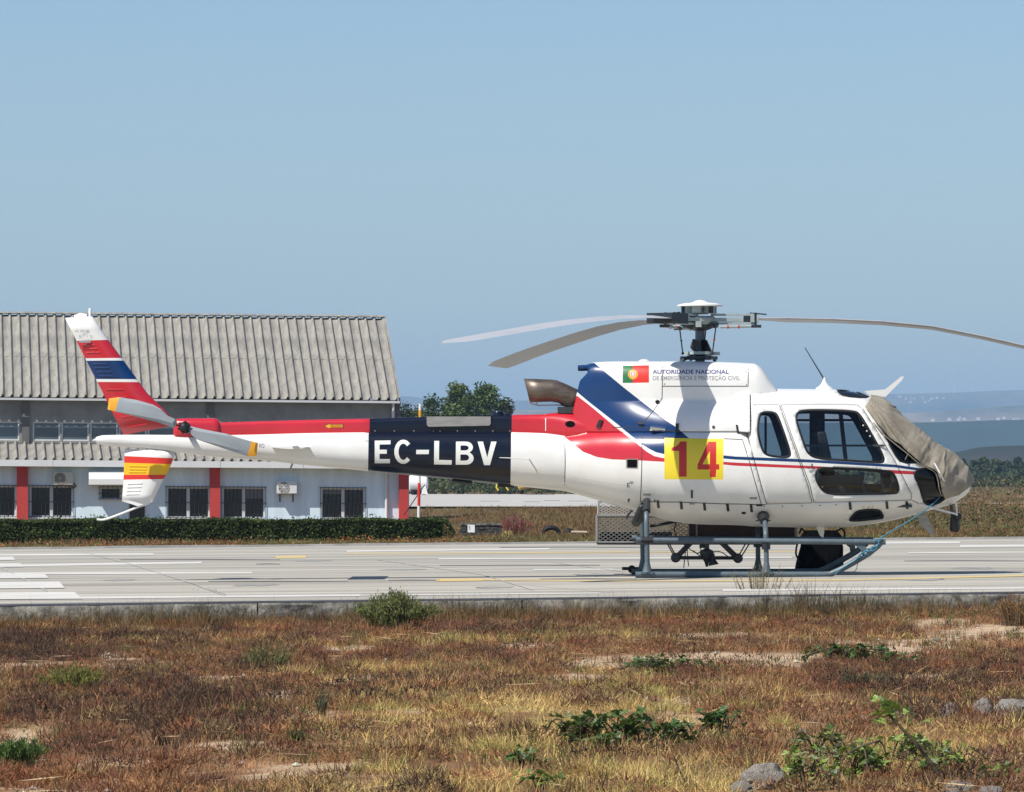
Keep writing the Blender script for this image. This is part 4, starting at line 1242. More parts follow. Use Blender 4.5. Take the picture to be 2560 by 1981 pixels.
# ---- cabin interior
zf = P(0, 1262)[2]
b = MB()
b.bx(P(1885, 0)[0], P(2270, 0)[0], -.66, .66, zf - .03, zf); b.obj('cabin_floor', M['lining'], heli)
b = MB(); b.bx(P(1874, 0)[0] , P(1877, 0)[0], -.80, .80, zf, P(0, 1150)[2]); b.obj('rear_bulkhead', M['lining'], heli)
def seat(X, y, w, back):
    b = MB()
    def rb(x0_, x1_, y0_, y1_, z0_, z1_):
        b.bx(x0_, x1_, y0_, y1_, z0_, z1_)
    x = P(X, 0)[0]
    b.bx(x, x + .46, y - w / 2, y + w / 2, zf + .22, zf + .36)
    s_ = MB()
    zt_ = zf + .36
    pr = [(x + .02, zt_), (x + .14, zt_), (x + .02, zt_ + back), (x - .09, zt_ + back)]
    b.prism(pr, y - w / 2, y + w / 2)
    b.prism([(x - .01, zt_ + back), (x - .07, zt_ + back), (x - .085, zt_ + back + .17), (x - .03, zt_ + back + .17)], y - .12, y + .12)
    b.bx(x + .05, x + .40, y - w / 2 + .05, y + w / 2 - .05, zf, zf + .22)
    o = b.obj('seat', M['seat'], heli)
    m = o.modifiers.new('soft', 'BEVEL'); m.width = .025; m.segments = 2; m.limit_method = 'ANGLE'
    return o
seat(2052, -.42, .46, .52); seat(2052, .42, .46, .52)
b = MB()
b.prism([P(*q)[::2] for q in [(2205, 1252), (2205, 1150), (2230, 1112), (2290, 1118), (2300, 1150), (2300, 1252)]], -.30, .30); o = b.obj('instrument_panel', M['lining'], heli)
b = MB(); b.bx(P(2060, 0)[0], P(2206, 0)[0], -.12, .12, zf, zf + .25); b.obj('centre_console', M['lining'], heli)
for y in (-.42,):
    b = MB(); b.tube(spline([P(2160, 1262, y), P(2150, 1225, y), P(2158, 1195, y), P(2150, 1178, y)], 5), .014, 8, 0); b.tube([P(2151, 1185, y), P(2148, 1168, y)], .024, 8, 0); b.obj('cyclic_stick', M['black'], heli)
    b = MB(); b.tube([P(2155, 1180, y - .03), P(2152, 1200, y - .05), P(2164, 1240, y - .05)], .022, 8); b.obj('blue_strap', M['rope'], heli)
    b = MB(); b.tube([P(2095, 1200, -.60), P(2115, 1250, -.60)], .035, 8); b.tube([P(2090, 1180, -.60), P(2095, 1200, -.60)], .028, 8); b.obj('collective_lever', M['alu'], heli)
    b = MB(); b.tube(spline([P(2185, 1212, -.5), P(2200, 1205, -.5), P(2208, 1222, -.5), P(2195, 1238, -.5)], 5), .012, 6); b.tube(spline([P(2232, 1205, -.5), P(2225, 1220, -.5), P(2235, 1235, -.5)], 5), .012, 6); b.lathe([(.06, -.52), (.06, -.50), (.02, -.49)], P(2230, 1195, 0), 'y', 14); b.obj('pedal', M['alu'], heli)
# door post and roof frame between the front seats
b = MB()
b.tube([P(2100, 1020, .0), P(2112, 1130, .0), P(2118, 1180, .0)], .025, 8, 0)
b.bx(P(2030, 0)[0], P(2068, 0)[0], .50, .56, P(0, 1150)[2], P(0, 1015)[2])
b.bx(P(2000, 0)[0], P(2190, 0)[0], .78, .82, P(0, 1052)[2], P(0, 1046)[2])
b.obj('cabin_frame', M['lining'], heli)
b = MB(); b.bx(P(2000, 0)[0], P(2200, 0)[0], -.875, -.865, P(0, 1118)[2], P(0, 1113)[2]); b.obj('window_bar', M['lining'], doors[('doorf', -1)])
b = MB(); b.bx(P(1917, 0)[0], P(1923, 0)[0], .60, .63, P(0, 1145)[2], P(0, 1040)[2]); b.obj('cabin_post', M['lining'], heli)
for X, Y in ((2158, 1064), (2167, 1078), (2175, 1091)):
    q = BODY.pix3(X, Y, -.0); b = MB(); b.lathe([(.010, .004), (.008, -.004), (0, -.005)], q, 'y', 8); b.obj('rivet', M['whiteplastic'], doors[('doorf', -1)])

# ================================================================== windscreen cover (a thing of its own)
cover_poly = [(2161, 1021), (2183, 1057), (2207, 1085), (2234, 1108), (2268, 1135), (2294, 1157), (2320, 1171), (2338, 1183), (2345, 1205), (2348, 1224), (2357, 1240), (2388, 1232), (2412, 1216), (2440, 1196), (2470, 1150), (2300, 850), (2190, 930), (2178, 985), (2172, 1003)]
print('cut cover')
xx, vv, tt, hit = BODY.cut([cover_poly], nx=210, nv=150, x0=P(2150, 0)[0], x1=BODY.xs[-1], step=4)
sel = hit[0]
# folds fan out from the tied corner above the door
y_, z_ = BODY.at(xx, vv)
d_ = CAMD - y_
Xp = 1280 + xx / d_ * FPX; Yp = HOR - (z_ - EYE) / d_ * FPX
an = np.arctan2(Yp - 985, Xp - 2140); rr = np.hypot(Yp - 985, Xp - 2140)
fold = np.sin(an * 27 + .9 * np.sin(rr * .012)) * .75 + np.sin(an * 47 + .6 * np.sin(rr * .02)) * .30
w1 = np.exp(-(np.maximum(rr - 70, 0) / 130) ** 2) * smooth01(rr / 50)
rip = np.sin(Xp * .085 + 2.2 * np.sin(Yp * .035)) * np.sin(Yp * .05 + 1.3 * np.sin(Xp * .03))
rg1 = 1 - np.abs(2 * fbm(an * 9.5, rr * .006, 1.0, 3, 2) - 1) * 2
rg2 = 1 - np.abs(2 * fbm(an * 24 + 5, rr * .010, 1.0, 11, 2) - 1) * 2
rg3 = 1 - np.abs(2 * fbm(Xp * .030 + Yp * .018, Yp * .012 - Xp * .012, 1.0, 23, 3) - 1) * 2
far_ = smooth01((rr - 130) / 110)
off = .034 + (.034 * rg1 + .008 * rg2) * smooth01(rr / 55) * (1 - .5 * far_) + .022 * rg3 * far_ + 0
off = np.maximum(off, .008); off = off + (.040 - off) * (1 - smooth01(y_ / .22))
pc = []
for sd in (-1, 1):
    p, f = BODY.build(xx, vv, tt[sel], off, sd); pc.append((p, f, 0))
cover = put('windscreen_cover', merge_mesh('windscreen_cover', pc, [M['canvas']], weld=.003))
slab(cover, .004)
tag(cover, 'faded grey-tan canvas cover draped over the helicopter windscreen and nose', 'canvas cover')
for pts, rr_ in (([(2183, 1057), (2207, 1085), (2234, 1108), (2268, 1135), (2294, 1157), (2320, 1171), (2338, 1183), (2345, 1205), (2348, 1224), (2357, 1240), (2388, 1232), (2412, 1216)], .007), ([(2357, 1240), (2362, 1205), (2372, 1165), (2376, 1142)], .005), ([(2270, 1134), (2262, 1150)], .008)):
    b = MB(); b.tube(spline([BODY.pix3(X, Y, .036) for X, Y in pts], 4), rr_, 6); b.obj('strap', M['canvas'] if rr_ > .006 and len(pts) > 3 else M['dgrey'], cover)

# blue rope from nose to skid
b = MB()
b.tube(spline([P(2351, 1241, -.50), P(2330, 1262, -.62), P(2290, 1292, -.85), P(2240, 1322, -1.0), P(2203, 1345, -1.12), P(2196, 1360, -1.14), P(2190, 1372, -1.13)], 5), .0075, 8)
b.tube(spline([P(2206, 1346, -1.13), P(2188, 1352, -1.13), P(2200, 1362, -1.05), P(2186, 1376, -1.13), P(2168, 1378, -1.13), P(2152, 1385, -1.135), P(2142, 1398, -1.13), P(2120, 1412, -1.13), P(2096, 1428, -1.13), P(2088, 1438, -1.12)], 5), .007, 8)
for k in range(7):
    t = k / 6; c_ = Vector(P(2194 - 46 * t, 1364 + 30 * t, -1.085))
    b.tube([c_ + Vector((.046 * math.cos(a), -.0 + .046 * math.sin(a), .012 * math.cos(a + k))) for a in np.linspace(0, 6.28, 10)], .0065, 6)
tag(b.obj('mooring_rope', M['rope']), 'light blue rope tied from the helicopter nose to its front skid', 'rope')
b = MB(); b.tube(spline([P(2160, 1384, -1.13), P(2146, 1405, -1.14), P(2140, 1425, -1.14), P(2128, 1432, -1.14), P(2112, 1438, -1.12)], 5), .004, 6)
tag(b.obj('thin_cord', M['black']), 'thin dark cord hanging from the front of the near skid', 'cord')

# black equipment bag behind the skids
def bag():
    b = MB()
    gx = G(2050, 1431)
    yb_ = 1.95
    rows = []
    prof = [(0.0, 1985, 2102), (.25, 1992, 2106), (.6, 2000, 2109), (.85, 2003, 2104), (1.0, 2012, 2090)]
    zb_, zt_ = zrun(3.5), P(0, 1326, yb_)[2]
    n = 20
    vs = []
    for t, Xa, Xb in prof:
        xa, xb = P(Xa, 0, yb_)[0], P(Xb, 0, yb_)[0]
        for j in range(n):
            a = 2 * np.pi * j / n
            c_, s_ = math.cos(a), math.sin(a)
            ex_ = abs(c_) ** .5 * (1 if c_ > 0 else -1); ey_ = abs(s_) ** .5 * (1 if s_ > 0 else -1)
            wob = .012 * math.sin(5 * a + 9 * t)
            vs.append(((xa + xb) / 2 + (xb - xa) / 2 * ex_ + wob, yb_ + (.17 - .05 * t) * ey_, zb_ + (zt_ - zb_) * t))
    fs = [(i * n + j, i * n + (j + 1) % n, (i + 1) * n + (j + 1) % n, (i + 1) * n + j) for i in range(len(prof) - 1) for j in range(n)] + [tuple((len(prof) - 1) * n + j for j in range(n))]
    root = empty('equipment_bag', (P(2045, 0, yb_)[0], yb_, zb_), 'tall black fabric bag with strap loops standing behind the skids', 'bag')
    b.add(vs, fs); b.obj('bag_body', M['bag'], root)
    for pts in ([(2004, 1345), (1993, 1362), (1990, 1385), (1996, 1398)], [(2090, 1330), (2104, 1322), (2112, 1335), (2108, 1352)], [(2015, 1332), (2004, 1322), (1998, 1335)], [(2098, 1380), (2106, 1400), (2106, 1424)]):
        q = MB(); q.tube(spline([P(X, Y, yb_ - .1) for X, Y in pts], 5), .012, 6); q.obj('strap', M['bag'], root)
bag()
# ================================================================== the ground
def np_mesh(name, V, F, col=None, mats=(), smooth=False):
    """F: (n, 3) or (n, 4) index array"""
    me = bpy.data.meshes.new(name)
    V = np.ascontiguousarray(V, np.float32); F = np.ascontiguousarray(F, np.int32)
    k = F.shape[1]
    me.vertices.add(len(V)); me.vertices.foreach_set('co', V.ravel())
    me.loops.add(F.size); me.loops.foreach_set('vertex_index', F.ravel())
    me.polygons.add(len(F)); me.polygons.foreach_set('loop_start', np.arange(0, F.size, k, dtype=np.int32))
    me.polygons.foreach_set('use_smooth', np.full(len(F), smooth))
    if col is not None:
        ca = me.color_attributes.new('Col', 'FLOAT_COLOR', 'POINT')
        c4_ = np.ones((len(V), 4), np.float32); c4_[:, :3] = col
        ca.data.foreach_set('color', c4_.ravel())
    for m in mats: me.materials.append(m)
    me.update(calc_edges=True); me.validate()
    return me

def grid_mesh(name, xs, ys, zf_, mats, col=None, smooth=True):
    Xg, Yg = np.meshgrid(xs, ys)
    V = np.stack([Xg, Yg, zf_(Xg, Yg)], -1).reshape(-1, 3)
    nx, ny = len(xs), len(ys)
    i = np.arange(nx * ny).reshape(ny, nx)
    F = np.stack([i[:-1, :-1], i[:-1, 1:], i[1:, 1:], i[1:, :-1]], -1).reshape(-1, 4)
    return np_mesh(name, V, F, None if col is None else col(Xg, Yg).reshape(-1, 3), mats, smooth)

nL, nR = np.array(G(0, 1512)), np.array(G(2560, 1480))
fL, fR = np.array(G(0, 1374)), np.array(G(2560, 1347))
def near_edge(x): return nL[1] + (np.asarray(x) - nL[0]) * (nR[1] - nL[1]) / (nR[0] - nL[0])
def far_edge(x): return fL[1] + (np.asarray(x) - fL[0]) * (fR[1] - fL[1]) / (fR[0] - fL[0])
def pix_of(x, y, z):
    d = np.asarray(y) + CAMD
    return 1280 + np.asarray(x) / d * FPX, HOR - (np.asarray(z) - EYE) / d * FPX
def zground(x, y):
    x = np.asarray(x, float); y = np.asarray(y, float)
    ne, fe = near_edge(x), far_edge(x)
    xc = np.clip(x, -14, 14)
    base = zrun(xc)
    fg = base - .225 - .0045 * np.clip(ne - y, 0, 45) + .16 * (fbm(x, y, 2.6, 3) - .5) * np.clip((ne - y) / 2.5, 0, 1) + .05 * (fbm(x, y, .9, 5, 3) - .5) * np.clip((ne - y) / 1.0, 0, 1)
    fade = np.clip(1 - (y - fe) / 70, 0, 1)
    dip = .42 * smooth01((y - fe - 2) / 22) * smooth01((-x + 1) / 5) * smooth01((165 - y) / 30)
    bg_ = base * fade - .05 - dip + .10 * (fbm(x, y, 6, 9) - .5) * np.clip((y - fe) / 6, 0, 1)
    fall = np.clip((y - 1050) / 400, 0, None)
    bg_ = bg_ - 45 * np.minimum(fall, 2.5)
    mid = base - .30
    return np.where(y < ne, fg, np.where(y > fe, bg_, mid))

soil = mat('dry_soil', (1, 1, 1), 0.95, attr='Col', bump=0.6, bscale=9, spec=0.1)
_ = soil.node_tree
# fine litter mottling multiplied into the ground colour
def mottle(m, scale, lo, hi):
    t = m.node_tree; b = t.nodes['Principled BSDF']
    src = b.inputs['Base Color'].links[0].from_socket
    tc = next(n for n in t.nodes if n.type == 'TEX_COORD')
    no = t.nodes.new('ShaderNodeTexNoise'); no.inputs['Scale'].default_value = scale; no.inputs['Detail'].default_value = 8; no.inputs['Roughness'].default_value = .75
    t.links.new(tc.outputs['Object'], no.inputs['Vector'])
    rp = t.nodes.new('ShaderNodeValToRGB'); rp.color_ramp.elements[0].position = .35; rp.color_ramp.elements[1].position = .68
    rp.color_ramp.elements[0].color = (*lo, 1); rp.color_ramp.elements[1].color = (*hi, 1)
    t.links.new(no.outputs['Fac'], rp.inputs[0])
    mx = t.nodes.new('ShaderNodeMix'); mx.data_type = 'RGBA'; mx.blend_type = 'MULTIPLY'; mx.inputs[0].default_value = 1
    t.links.new(src, mx.inputs[6]); t.links.new(rp.outputs[0], mx.inputs[7]); t.links.new(mx.outputs[2], b.inputs['Base Color'])
mottle(soil, 7, (.55, .50, .46), (1.15, 1.12, 1.1))

BARE = [(1900, 1652, 260, 20), (1640, 1655, 200, 14), (1480, 1658, 90, 9), (2450, 1592, 230, 38), (2250, 1628, 160, 22), (590, 1868, 110, 13), (690, 1748, 75, 17), (60, 1850, 70, 30), (880, 1625, 80, 12), (300, 1640, 80, 12), (1430, 1695, 70, 9), (760, 1790, 110, 12), (1060, 1775, 80, 9), (1330, 1620, 90, 10), (2100, 1605, 60, 8), (1800, 1590, 160, 9)]
def bare_w(x, y, z):
    X, Y = pix_of(x, y, z)
    b = np.zeros_like(np.asarray(x, float))
    n = fbm(x, y, .8, 71, 4)
    for cx, cy, rx, ry in BARE:
        q = ((X - cx) / rx) ** 2 + ((Y - cy) / ry) ** 2
        b = np.maximum(b, np.clip(1.35 - q + 3.2 * (n - .5), 0, 1))
    return np.clip(np.maximum(b, smooth01((fbm(x, y, 1.1, 41, 4) - .66) / .08) * .8), 0, 1)
def ground_col(x, y):
    z = zground(x, y)
    b = bare_w(x, y, z)[..., None]
    n = fbm(x, y, 1.7, 21)[..., None]
    litter = np.array([.15, .078, .045]) * (1 - n) + np.array([.28, .17, .085]) * n
    sand = np.array([.52, .40, .27])
    far = smooth01((y - 30) / 10)[..., None]
    fcol = np.array([.17, .105, .055]) * (1 - n) + np.array([.12, .11, .05]) * n
    nf = fbm(x, y, 22, 33)[..., None]
    fcol = fcol * (1 - smooth01((nf - .5) / .12)) + np.array([.22, .145, .075]) * smooth01((nf - .5) / .12)
    c_ = litter * (1 - b) + sand * b
    return c_ * (1 - far) + fcol * far

ys = np.concatenate([np.linspace(-48, -9.5, 230), np.linspace(-9, 33, 44), np.linspace(33.5, 80, 110), np.geomspace(81, 2200, 110)])
xs = np.concatenate([-np.geomspace(9, 900, 60)[::-1], np.linspace(-8.8, 8.8, 190), np.geomspace(9, 900, 60)])
gr = put('ground', grid_mesh('ground', xs, ys, zground, [soil], ground_col)); tag(gr, kind='structure')

# ------------------------------------------------------------------ runway
pave = mat('runway_concrete', (.44, .413, .355), .9, col2=(.34, .318, .273), vscale=.55, stretch=(.22, 1.6, 1), bump=.15, bscale=30)
def streaks(m):
    t = m.node_tree; b = t.nodes['Principled BSDF']
    src = b.inputs['Base Color'].links[0].from_socket
    tc = next(n for n in t.nodes if n.type == 'TEX_COORD')
    mp = t.nodes.new('ShaderNodeMapping'); mp.inputs['Scale'].default_value = (.06, 1.1, 1); mp.inputs['Rotation'].default_value = (0, 0, R(-5))
    no = t.nodes.new('ShaderNodeTexNoise'); no.inputs['Scale'].default_value = 1.0; no.inputs['Detail'].default_value = 7; no.inputs['Roughness'].default_value = .7
    t.links.new(tc.outputs['Object'], mp.inputs[0]); t.links.new(mp.outputs[0], no.inputs['Vector'])
    rp = t.nodes.new('ShaderNodeValToRGB'); rp.color_ramp.elements[0].position = .40; rp.color_ramp.elements[1].position = .56
    rp.color_ramp.elements[0].color = (.62, .62, .62, 1); rp.color_ramp.elements[1].color = (1.06, 1.05, 1.03, 1)
    t.links.new(no.outputs['Fac'], rp.inputs[0])
    mx = t.nodes.new('ShaderNodeMix'); mx.data_type = 'RGBA'; mx.blend_type = 'MULTIPLY'; mx.inputs[0].default_value = 1
    t.links.new(src, mx.inputs[6]); t.links.new(rp.outputs[0], mx.inputs[7]); t.links.new(mx.outputs[2], b.inputs['Base Color'])
streaks(pave)
xs_ = np.linspace(-60, 60, 121)
V, F = [], []
for x in xs_:
    for t in np.linspace(0, 1, 30):
        y = near_edge(x) * (1 - t) + far_edge(x) * t
        V.append((x, y, zrun(np.clip(x, -40, 40))))
i = np.arange(len(V)).reshape(121, 30)
F = np.stack([i[:-1, :-1], i[1:, :-1], i[1:, 1:], i[:-1, 1:]], -1).reshape(-1, 4)
runway = put('runway', np_mesh('runway', np.array(V), F, None, [pave], True)); tag(runway, kind='structure')
wpaint = mat('white_line_paint', (.68, .665, .625), .8, col2=(.44, .42, .37), vscale=2.2, stretch=(.5, 3, 1))
ypaint = mat('yellow_line_paint', (.62, .42, .11), .8, col2=(.46, .39, .22), vscale=1.5, stretch=(.5, 3, 1))
tar = mat('black_tar', (.045, .05, .062), .6, var=.3)
jointm = mat('pale_joint_filler', (.44, .43, .40), .85, col2=(.36, .35, .325), vscale=3)
def marking(pts, m, name='painted_line', lift=.004):
    """pts: (X, Ytop, Ybottom) columns along the stripe"""
    b = MB(); vs = []
    pts2 = []
    for (a, b_) in zip(pts[:-1], pts[1:]):
        k = max(1, int(abs(b_[0] - a[0]) / 60))
        for t in np.linspace(0, 1, k, endpoint=False): pts2.append([a[i] + (b_[i] - a[i]) * t for i in range(3)])
    pts2.append(pts[-1])
    for X, Ya, Yb in pts2:
        vs.append(G(X, Ya, lift)); vs.append(G(X, Yb, lift))
    b.add(vs, [(2 * i, 2 * i + 1, 2 * i + 3, 2 * i + 2) for i in range(len(pts2) - 1)], 0)
    return b.obj(name, m, runway)
for q in ([(-300, 1387, 1391), (384, 1383.5, 1387.5)], [(867, 1376.5, 1380), (1374, 1371, 1374)], [(-300, 1417, 1422), (504, 1404, 1409)], [(1096, 1396, 1399), (1640, 1394, 1397), (1980, 1392, 1395)],
          [(0, 1432, 1437), (630, 1430, 1434)], [(1333, 1423, 1426), (2000, 1419, 1422)], [(-200, 1496, 1501), (0, 1494, 1499), (900, 1486, 1490.5)], [(1807, 1474, 1478), (2560, 1468, 1472), (2900, 1465, 1469)],
          [(2200, 1355, 1359.5), (2400, 1354, 1358.5)], [(2400, 1363, 1368), (2760, 1361, 1366)], [(2270, 1381, 1383.5), (2800, 1378, 1381)], [(900, 1487, 1489.5), (1500, 1482, 1484.5)]):
    marking(q, wpaint)
for Xe, Ya, Yb, Xe2 in ((32, 1393, 1399, 38), (50, 1409, 1416, 60), (112, 1436, 1444, 122), (148, 1455, 1469, 162), (186, 1481, 1496, 206)):
    b = MB(); lf = .007; b.add([G(-160, Ya + 1, lf), G(-160, Yb + 3.5, lf), G(Xe2, Yb + 1.2, lf), G(Xe, Ya - 1, lf)], [(0, 1, 2, 3)]); b.obj('threshold_bar', wpaint, runway)
for q in ([(689, 1391, 1396.5), (765, 1388, 1395)], [(1090, 1447, 1454), (1207, 1446, 1452)], [(1207, 1448, 1451), (1573, 1452, 1454.5), (2100, 1449, 1452), (2560, 1437, 1441)], [(867, 1384, 1386), (1573, 1379, 1381.5)], [(1573, 1380, 1382), (2000, 1378, 1380)]):
    marking(q, ypaint)
for q in ([(208, 1381), (330, 1412), (560, 1485)], [(938, 1399), (1205, 1437), (1330, 1475)], [(455, 1450), (560, 1490)], [(1320, 1463), (1540, 1482)], [(0, 1418), (140, 1490)], [(1380, 1406), (1560, 1430)]):
    b = MB(); vs = []
    for X, Y in q: vs += [G(X, Y, .006), G(X + 5, Y, .006)]
    b.add(vs, [(2 * k, 2 * k + 1, 2 * k + 3, 2 * k + 2) for k in range(len(q) - 1)]); b.obj('slab_joint', jointm, runway)
# oil stains and scuffs
stainm = mat('oil_stain', (.20, .192, .175), .8, col2=(.31, .30, .27), vscale=3.5)
rs_ = random.Random(9)
for X, Y, w_ in ((1500, 1436, 160), (1750, 1428, 240), (1960, 1434, 120), (640, 1462, 120), (1010, 1424, 140), (300, 1450, 90), (2300, 1448, 130), (1240, 1468, 100), (2430, 1420, 120), (780, 1402, 120)):
    c0 = G(X, Y, .0048); rx = w_ / 210 / 2; ry = rs_.uniform(.5, 1.1)
    vs = []
    for k in range(18):
        a = k / 18 * 6.283; rr_ = rs_.uniform(.65, 1.15)
        x_, y2_ = c0[0] + rx * rr_ * math.cos(a), c0[1] + ry * rr_ * math.sin(a)
        vs.append((x_, y2_, zrun(x_) + .0030))
    b = MB(); b.add(vs, [tuple(range(18))]); b.obj('oil_stain', stainm, runway)
# dark cracks along the runway; the nearest lines paint in the boom and tail shadow
crack_and_shadow = mat('dark_crack_and_shadow', (.10, .10, .105), .9)
for X0, X1, Y in ((520, 870, 1453), (970, 1100, 1450), (1350, 1590, 1447), (640, 700, 1410), (1100, 1500, 1413), (2260, 2560, 1402), (300, 700, 1399), (1250, 1600, 1368)):
    marking([(X0, Y, Y + .8), ((X0 + X1) / 2, Y - 1, Y + .3), (X1, Y + 0, Y + .7)], crack_and_shadow, 'crack_and_shadow', .0055)

# ------------------------------------------------------------------ kerb wall along the near edge, cast in sections
conc = mat('weathered_concrete', (.26, .245, .21), .95, col2=(.045, .043, .038), vscale=7, bump=1.0, bscale=22)
lipm = mat('asphalt_lip', (.06, .065, .085), .8, var=.4, vscale=6)
wall = empty('kerb_wall', (0, float(near_edge(0)), -.1), 'rough low concrete kerb wall along the near edge of the runway', 'wall')
cuts = [-26, -18, -11, -6.9, -2.52, .1, 3.1, 5.25, 9, 16, 24]
for a, c_ in zip(cuts[:-1], cuts[1:]):
    b = MB(); n = max(4, int((c_ - a) / .12)); vs = []
    for x in np.linspace(a + .006, c_ - .006, n):
        ye = float(near_edge(x)); zt = float(zrun(np.clip(x, -40, 40)))
        for k, (dy, z) in enumerate(((.10, zt - .012), (-.10, zt - .014), (-.13, zt - .03), (-.15, zt - .10), (-.16, zt - .17), (-.15, zt - .34))):
            j = 0 if k < 1 else .045 * (vnoise(x * 7 + k * 3.3, k * 5.1 + a, 1, 5) - .5)
            vs.append((x, ye + dy + j, z + (j * .5 if k < 3 else 0)))
    fs = [(i * 6 + k, i * 6 + k + 1, (i + 1) * 6 + k + 1, (i + 1) * 6 + k) for i in range(n - 1) for k in range(5)]
    fs += [tuple(range(6)), tuple((n - 1) * 6 + k for k in range(5, -1, -1))]
    b.add(vs, fs); b.obj('wall_section', conc, wall, 50)
b = MB(); vs = []
xl = np.linspace(-30, 30, 300)
for x in xl:
    ye = float(near_edge(x)); zt = float(zrun(np.clip(x, -40, 40))); j = .012 * (vnoise(x * 3, 2.2, 1, 8) - .5)
    for dy, z in ((-.02, zt + .004), (-.098 + j, zt + .004), (-.106 + j, zt - .014), (-.02, zt - .016)): vs.append((x, ye + dy, z))
b.add(vs, [(i * 4 + k, i * 4 + (k + 1) % 4, (i + 1) * 4 + (k + 1) % 4, (i + 1) * 4 + k) for i in range(len(xl) - 1) for k in range(4)])
b.obj('asphalt_edge', lipm, wall)
# far edge: pale kerb with a dark joint
b = MB(); vs = []
for x in np.linspace(-60, 60, 160):
    ye = float(far_edge(x)); zt = float(zrun(np.clip(x, -40, 40))); j = .02 * (vnoise(x * 2, 7.7, 1, 8) - .5)
    for dy, z in ((-.05, zt - .05), (-.05, zt + .035 + j), (.22, zt + .035 + j), (.24, zt - .2)): vs.append((x, ye + dy, z))
b.add(vs, [(i * 4 + k, i * 4 + k + 1, (i + 1) * 4 + k + 1, (i + 1) * 4 + k) for i in range(159) for k in range(3)])
tag(b.obj('runway_kerb', mat('pale_kerb', (.42, .41, .385), .9, var=.35, vscale=2)), kind='structure')

# far taxiway behind the grass
b = MB(); vs = []
for x in np.linspace(-160, 14, 80):
    for d in np.linspace(228, 425, 8): vs.append((x, d - CAMD, .03))
b.add(vs, [(i * 8 + k, (i + 1) * 8 + k, (i + 1) * 8 + k + 1, i * 8 + k + 1) for i in range(79) for k in range(7)])
def taxi_z(): pass
taxi = b.obj('taxiway', mat('taxiway_concrete', (.46, .44, .40), .9, col2=(.37, .355, .33), vscale=.03, stretch=(.4, 2.5, 1)))
tag(taxi, kind='structure')
for X0, X1, Y in ((1200, 1250, 1253), (1360, 1400, 1251.5), (1420, 1470, 1252.5), (1310, 1350, 1254.5)):
    d0 = (EYE - .034) * FPX / (Y - HOR); d1 = (EYE - .034) * FPX / (Y + .8 - HOR)
    b = MB(); b.add([((X0 - 1280) / FPX * d0, d0 - CAMD, .034), ((X1 - 1280) / FPX * d0, d0 - CAMD, .034), ((X1 - 1280) / FPX * d1, d1 - CAMD, .034), ((X0 - 1280) / FPX * d1, d1 - CAMD, .034)], [(0, 1, 2, 3)]); b.obj('crack_and_shadow', crack_and_shadow, taxi)
# pale track crossing the dry field on the right
d0, d1 = EYE * FPX / 59.5, EYE * FPX / 57.0
b = MB(); vs = []
for x in np.linspace(4, 120, 60):
    for d in (d0, d1): vs.append((x, d - CAMD, float(zground(x, d - CAMD)) + .05))
b.add(vs, [(2 * i, 2 * i + 2, 2 * i + 3, 2 * i + 1) for i in range(59)])
track = b.obj('track', mat('pale_track', (.50, .44, .33), .95, var=.3, vscale=.5)); tag(track, kind='structure')

# ================================================================== hills, haze
def ridge(name, D, crest, col, col2, sc, depth, base, amp):
    X = np.linspace(-3400, 6000, 420)
    cy = pchip([c[0] for c in crest], [c[1] for c in crest], X)
    n = 26
    V = []
    for k, t in enumerate(np.linspace(-1, .6, n)):
        y = D + t * depth
        prof = np.exp(-(t * 1.9) ** 2)
        xk = (X - 1280) / FPX * D
        hgt = EYE - (cy - HOR) / FPX * D
        z = base + (hgt - base) * prof + amp * (fbm(xk, np.full_like(xk, y), depth / 3.5, int(D) % 97, 5) - .5) * (1.0 if t > -.95 else 0) * (0.25 if abs(t) < .07 else 1)
        V.append(np.stack([xk, np.full_like(xk, y - CAMD), z], -1))
    V = np.concatenate(V)
    i = np.arange(n * 420).reshape(n, 420)
    F = np.stack([i[:-1, :-1], i[:-1, 1:], i[1:, 1:], i[1:, :-1]], -1).reshape(-1, 4)
    o = put(name, np_mesh(name, V, F, None, [mat(name + '_cover', col, .95, col2=col2, vscale=sc, stretch=(1, .35, 1), spec=.05)], True))
    return tag(o, kind='structure')
ridge('hills', 14000, [(-3400, 1010), (0, 1000), (1005, 988), (1083, 995), (1285, 999), (1440, 998), (1700, 992), (2000, 986), (2254, 984), (2360, 981), (2560, 974), (3500, 968), (6000, 990)], (.22, .17, .10), (.02, .035, .015), .004, 2600, -120, 60)
ridge('hills', 9500, [(-3400, 1030), (1000, 1022), (1440, 1024), (2254, 1031), (2400, 1022), (2560, 1012), (6000, 1010)], (.30, .21, .13), (.02, .04, .015), .006, 1900, -120, 40)
ridge('hills', 5600, [(-3400, 1052), (1000, 1050), (1440, 1052), (2296, 1058), (2560, 1050), (6000, 1046)], (.022, .036, .016), (.014, .024, .012), .008, 1500, -130, 30)
ridge('hills', 2300, [(-3400, 1178), (1500, 1175), (2200, 1152), (2388, 1131), (2471, 1116), (2560, 1113), (3200, 1104), (6000, 1100)], (.045, .040, .030), (.020, .024, .014), .03, 500, -60, 10)
tag(put('valley_floor', grid_mesh('valley_floor', np.linspace(-6000, 6000, 20), np.linspace(1400, 16000, 20), lambda x, y: x * 0 - 118, [mat('valley_cover', (.04, .05, .025), .95, var=.4, vscale=.01)])), kind='structure')
hz = MB(); hz.bx(-7500, 7500, -140, 17500, -250, 300)
haze = hz.obj('haze', [])
hm = bpy.data.materials.new('haze'); hm.use_nodes = True
t = hm.node_tree; t.nodes.clear()
o_ = t.nodes.new('ShaderNodeOutputMaterial'); pv = t.nodes.new('ShaderNodeVolumePrincipled')
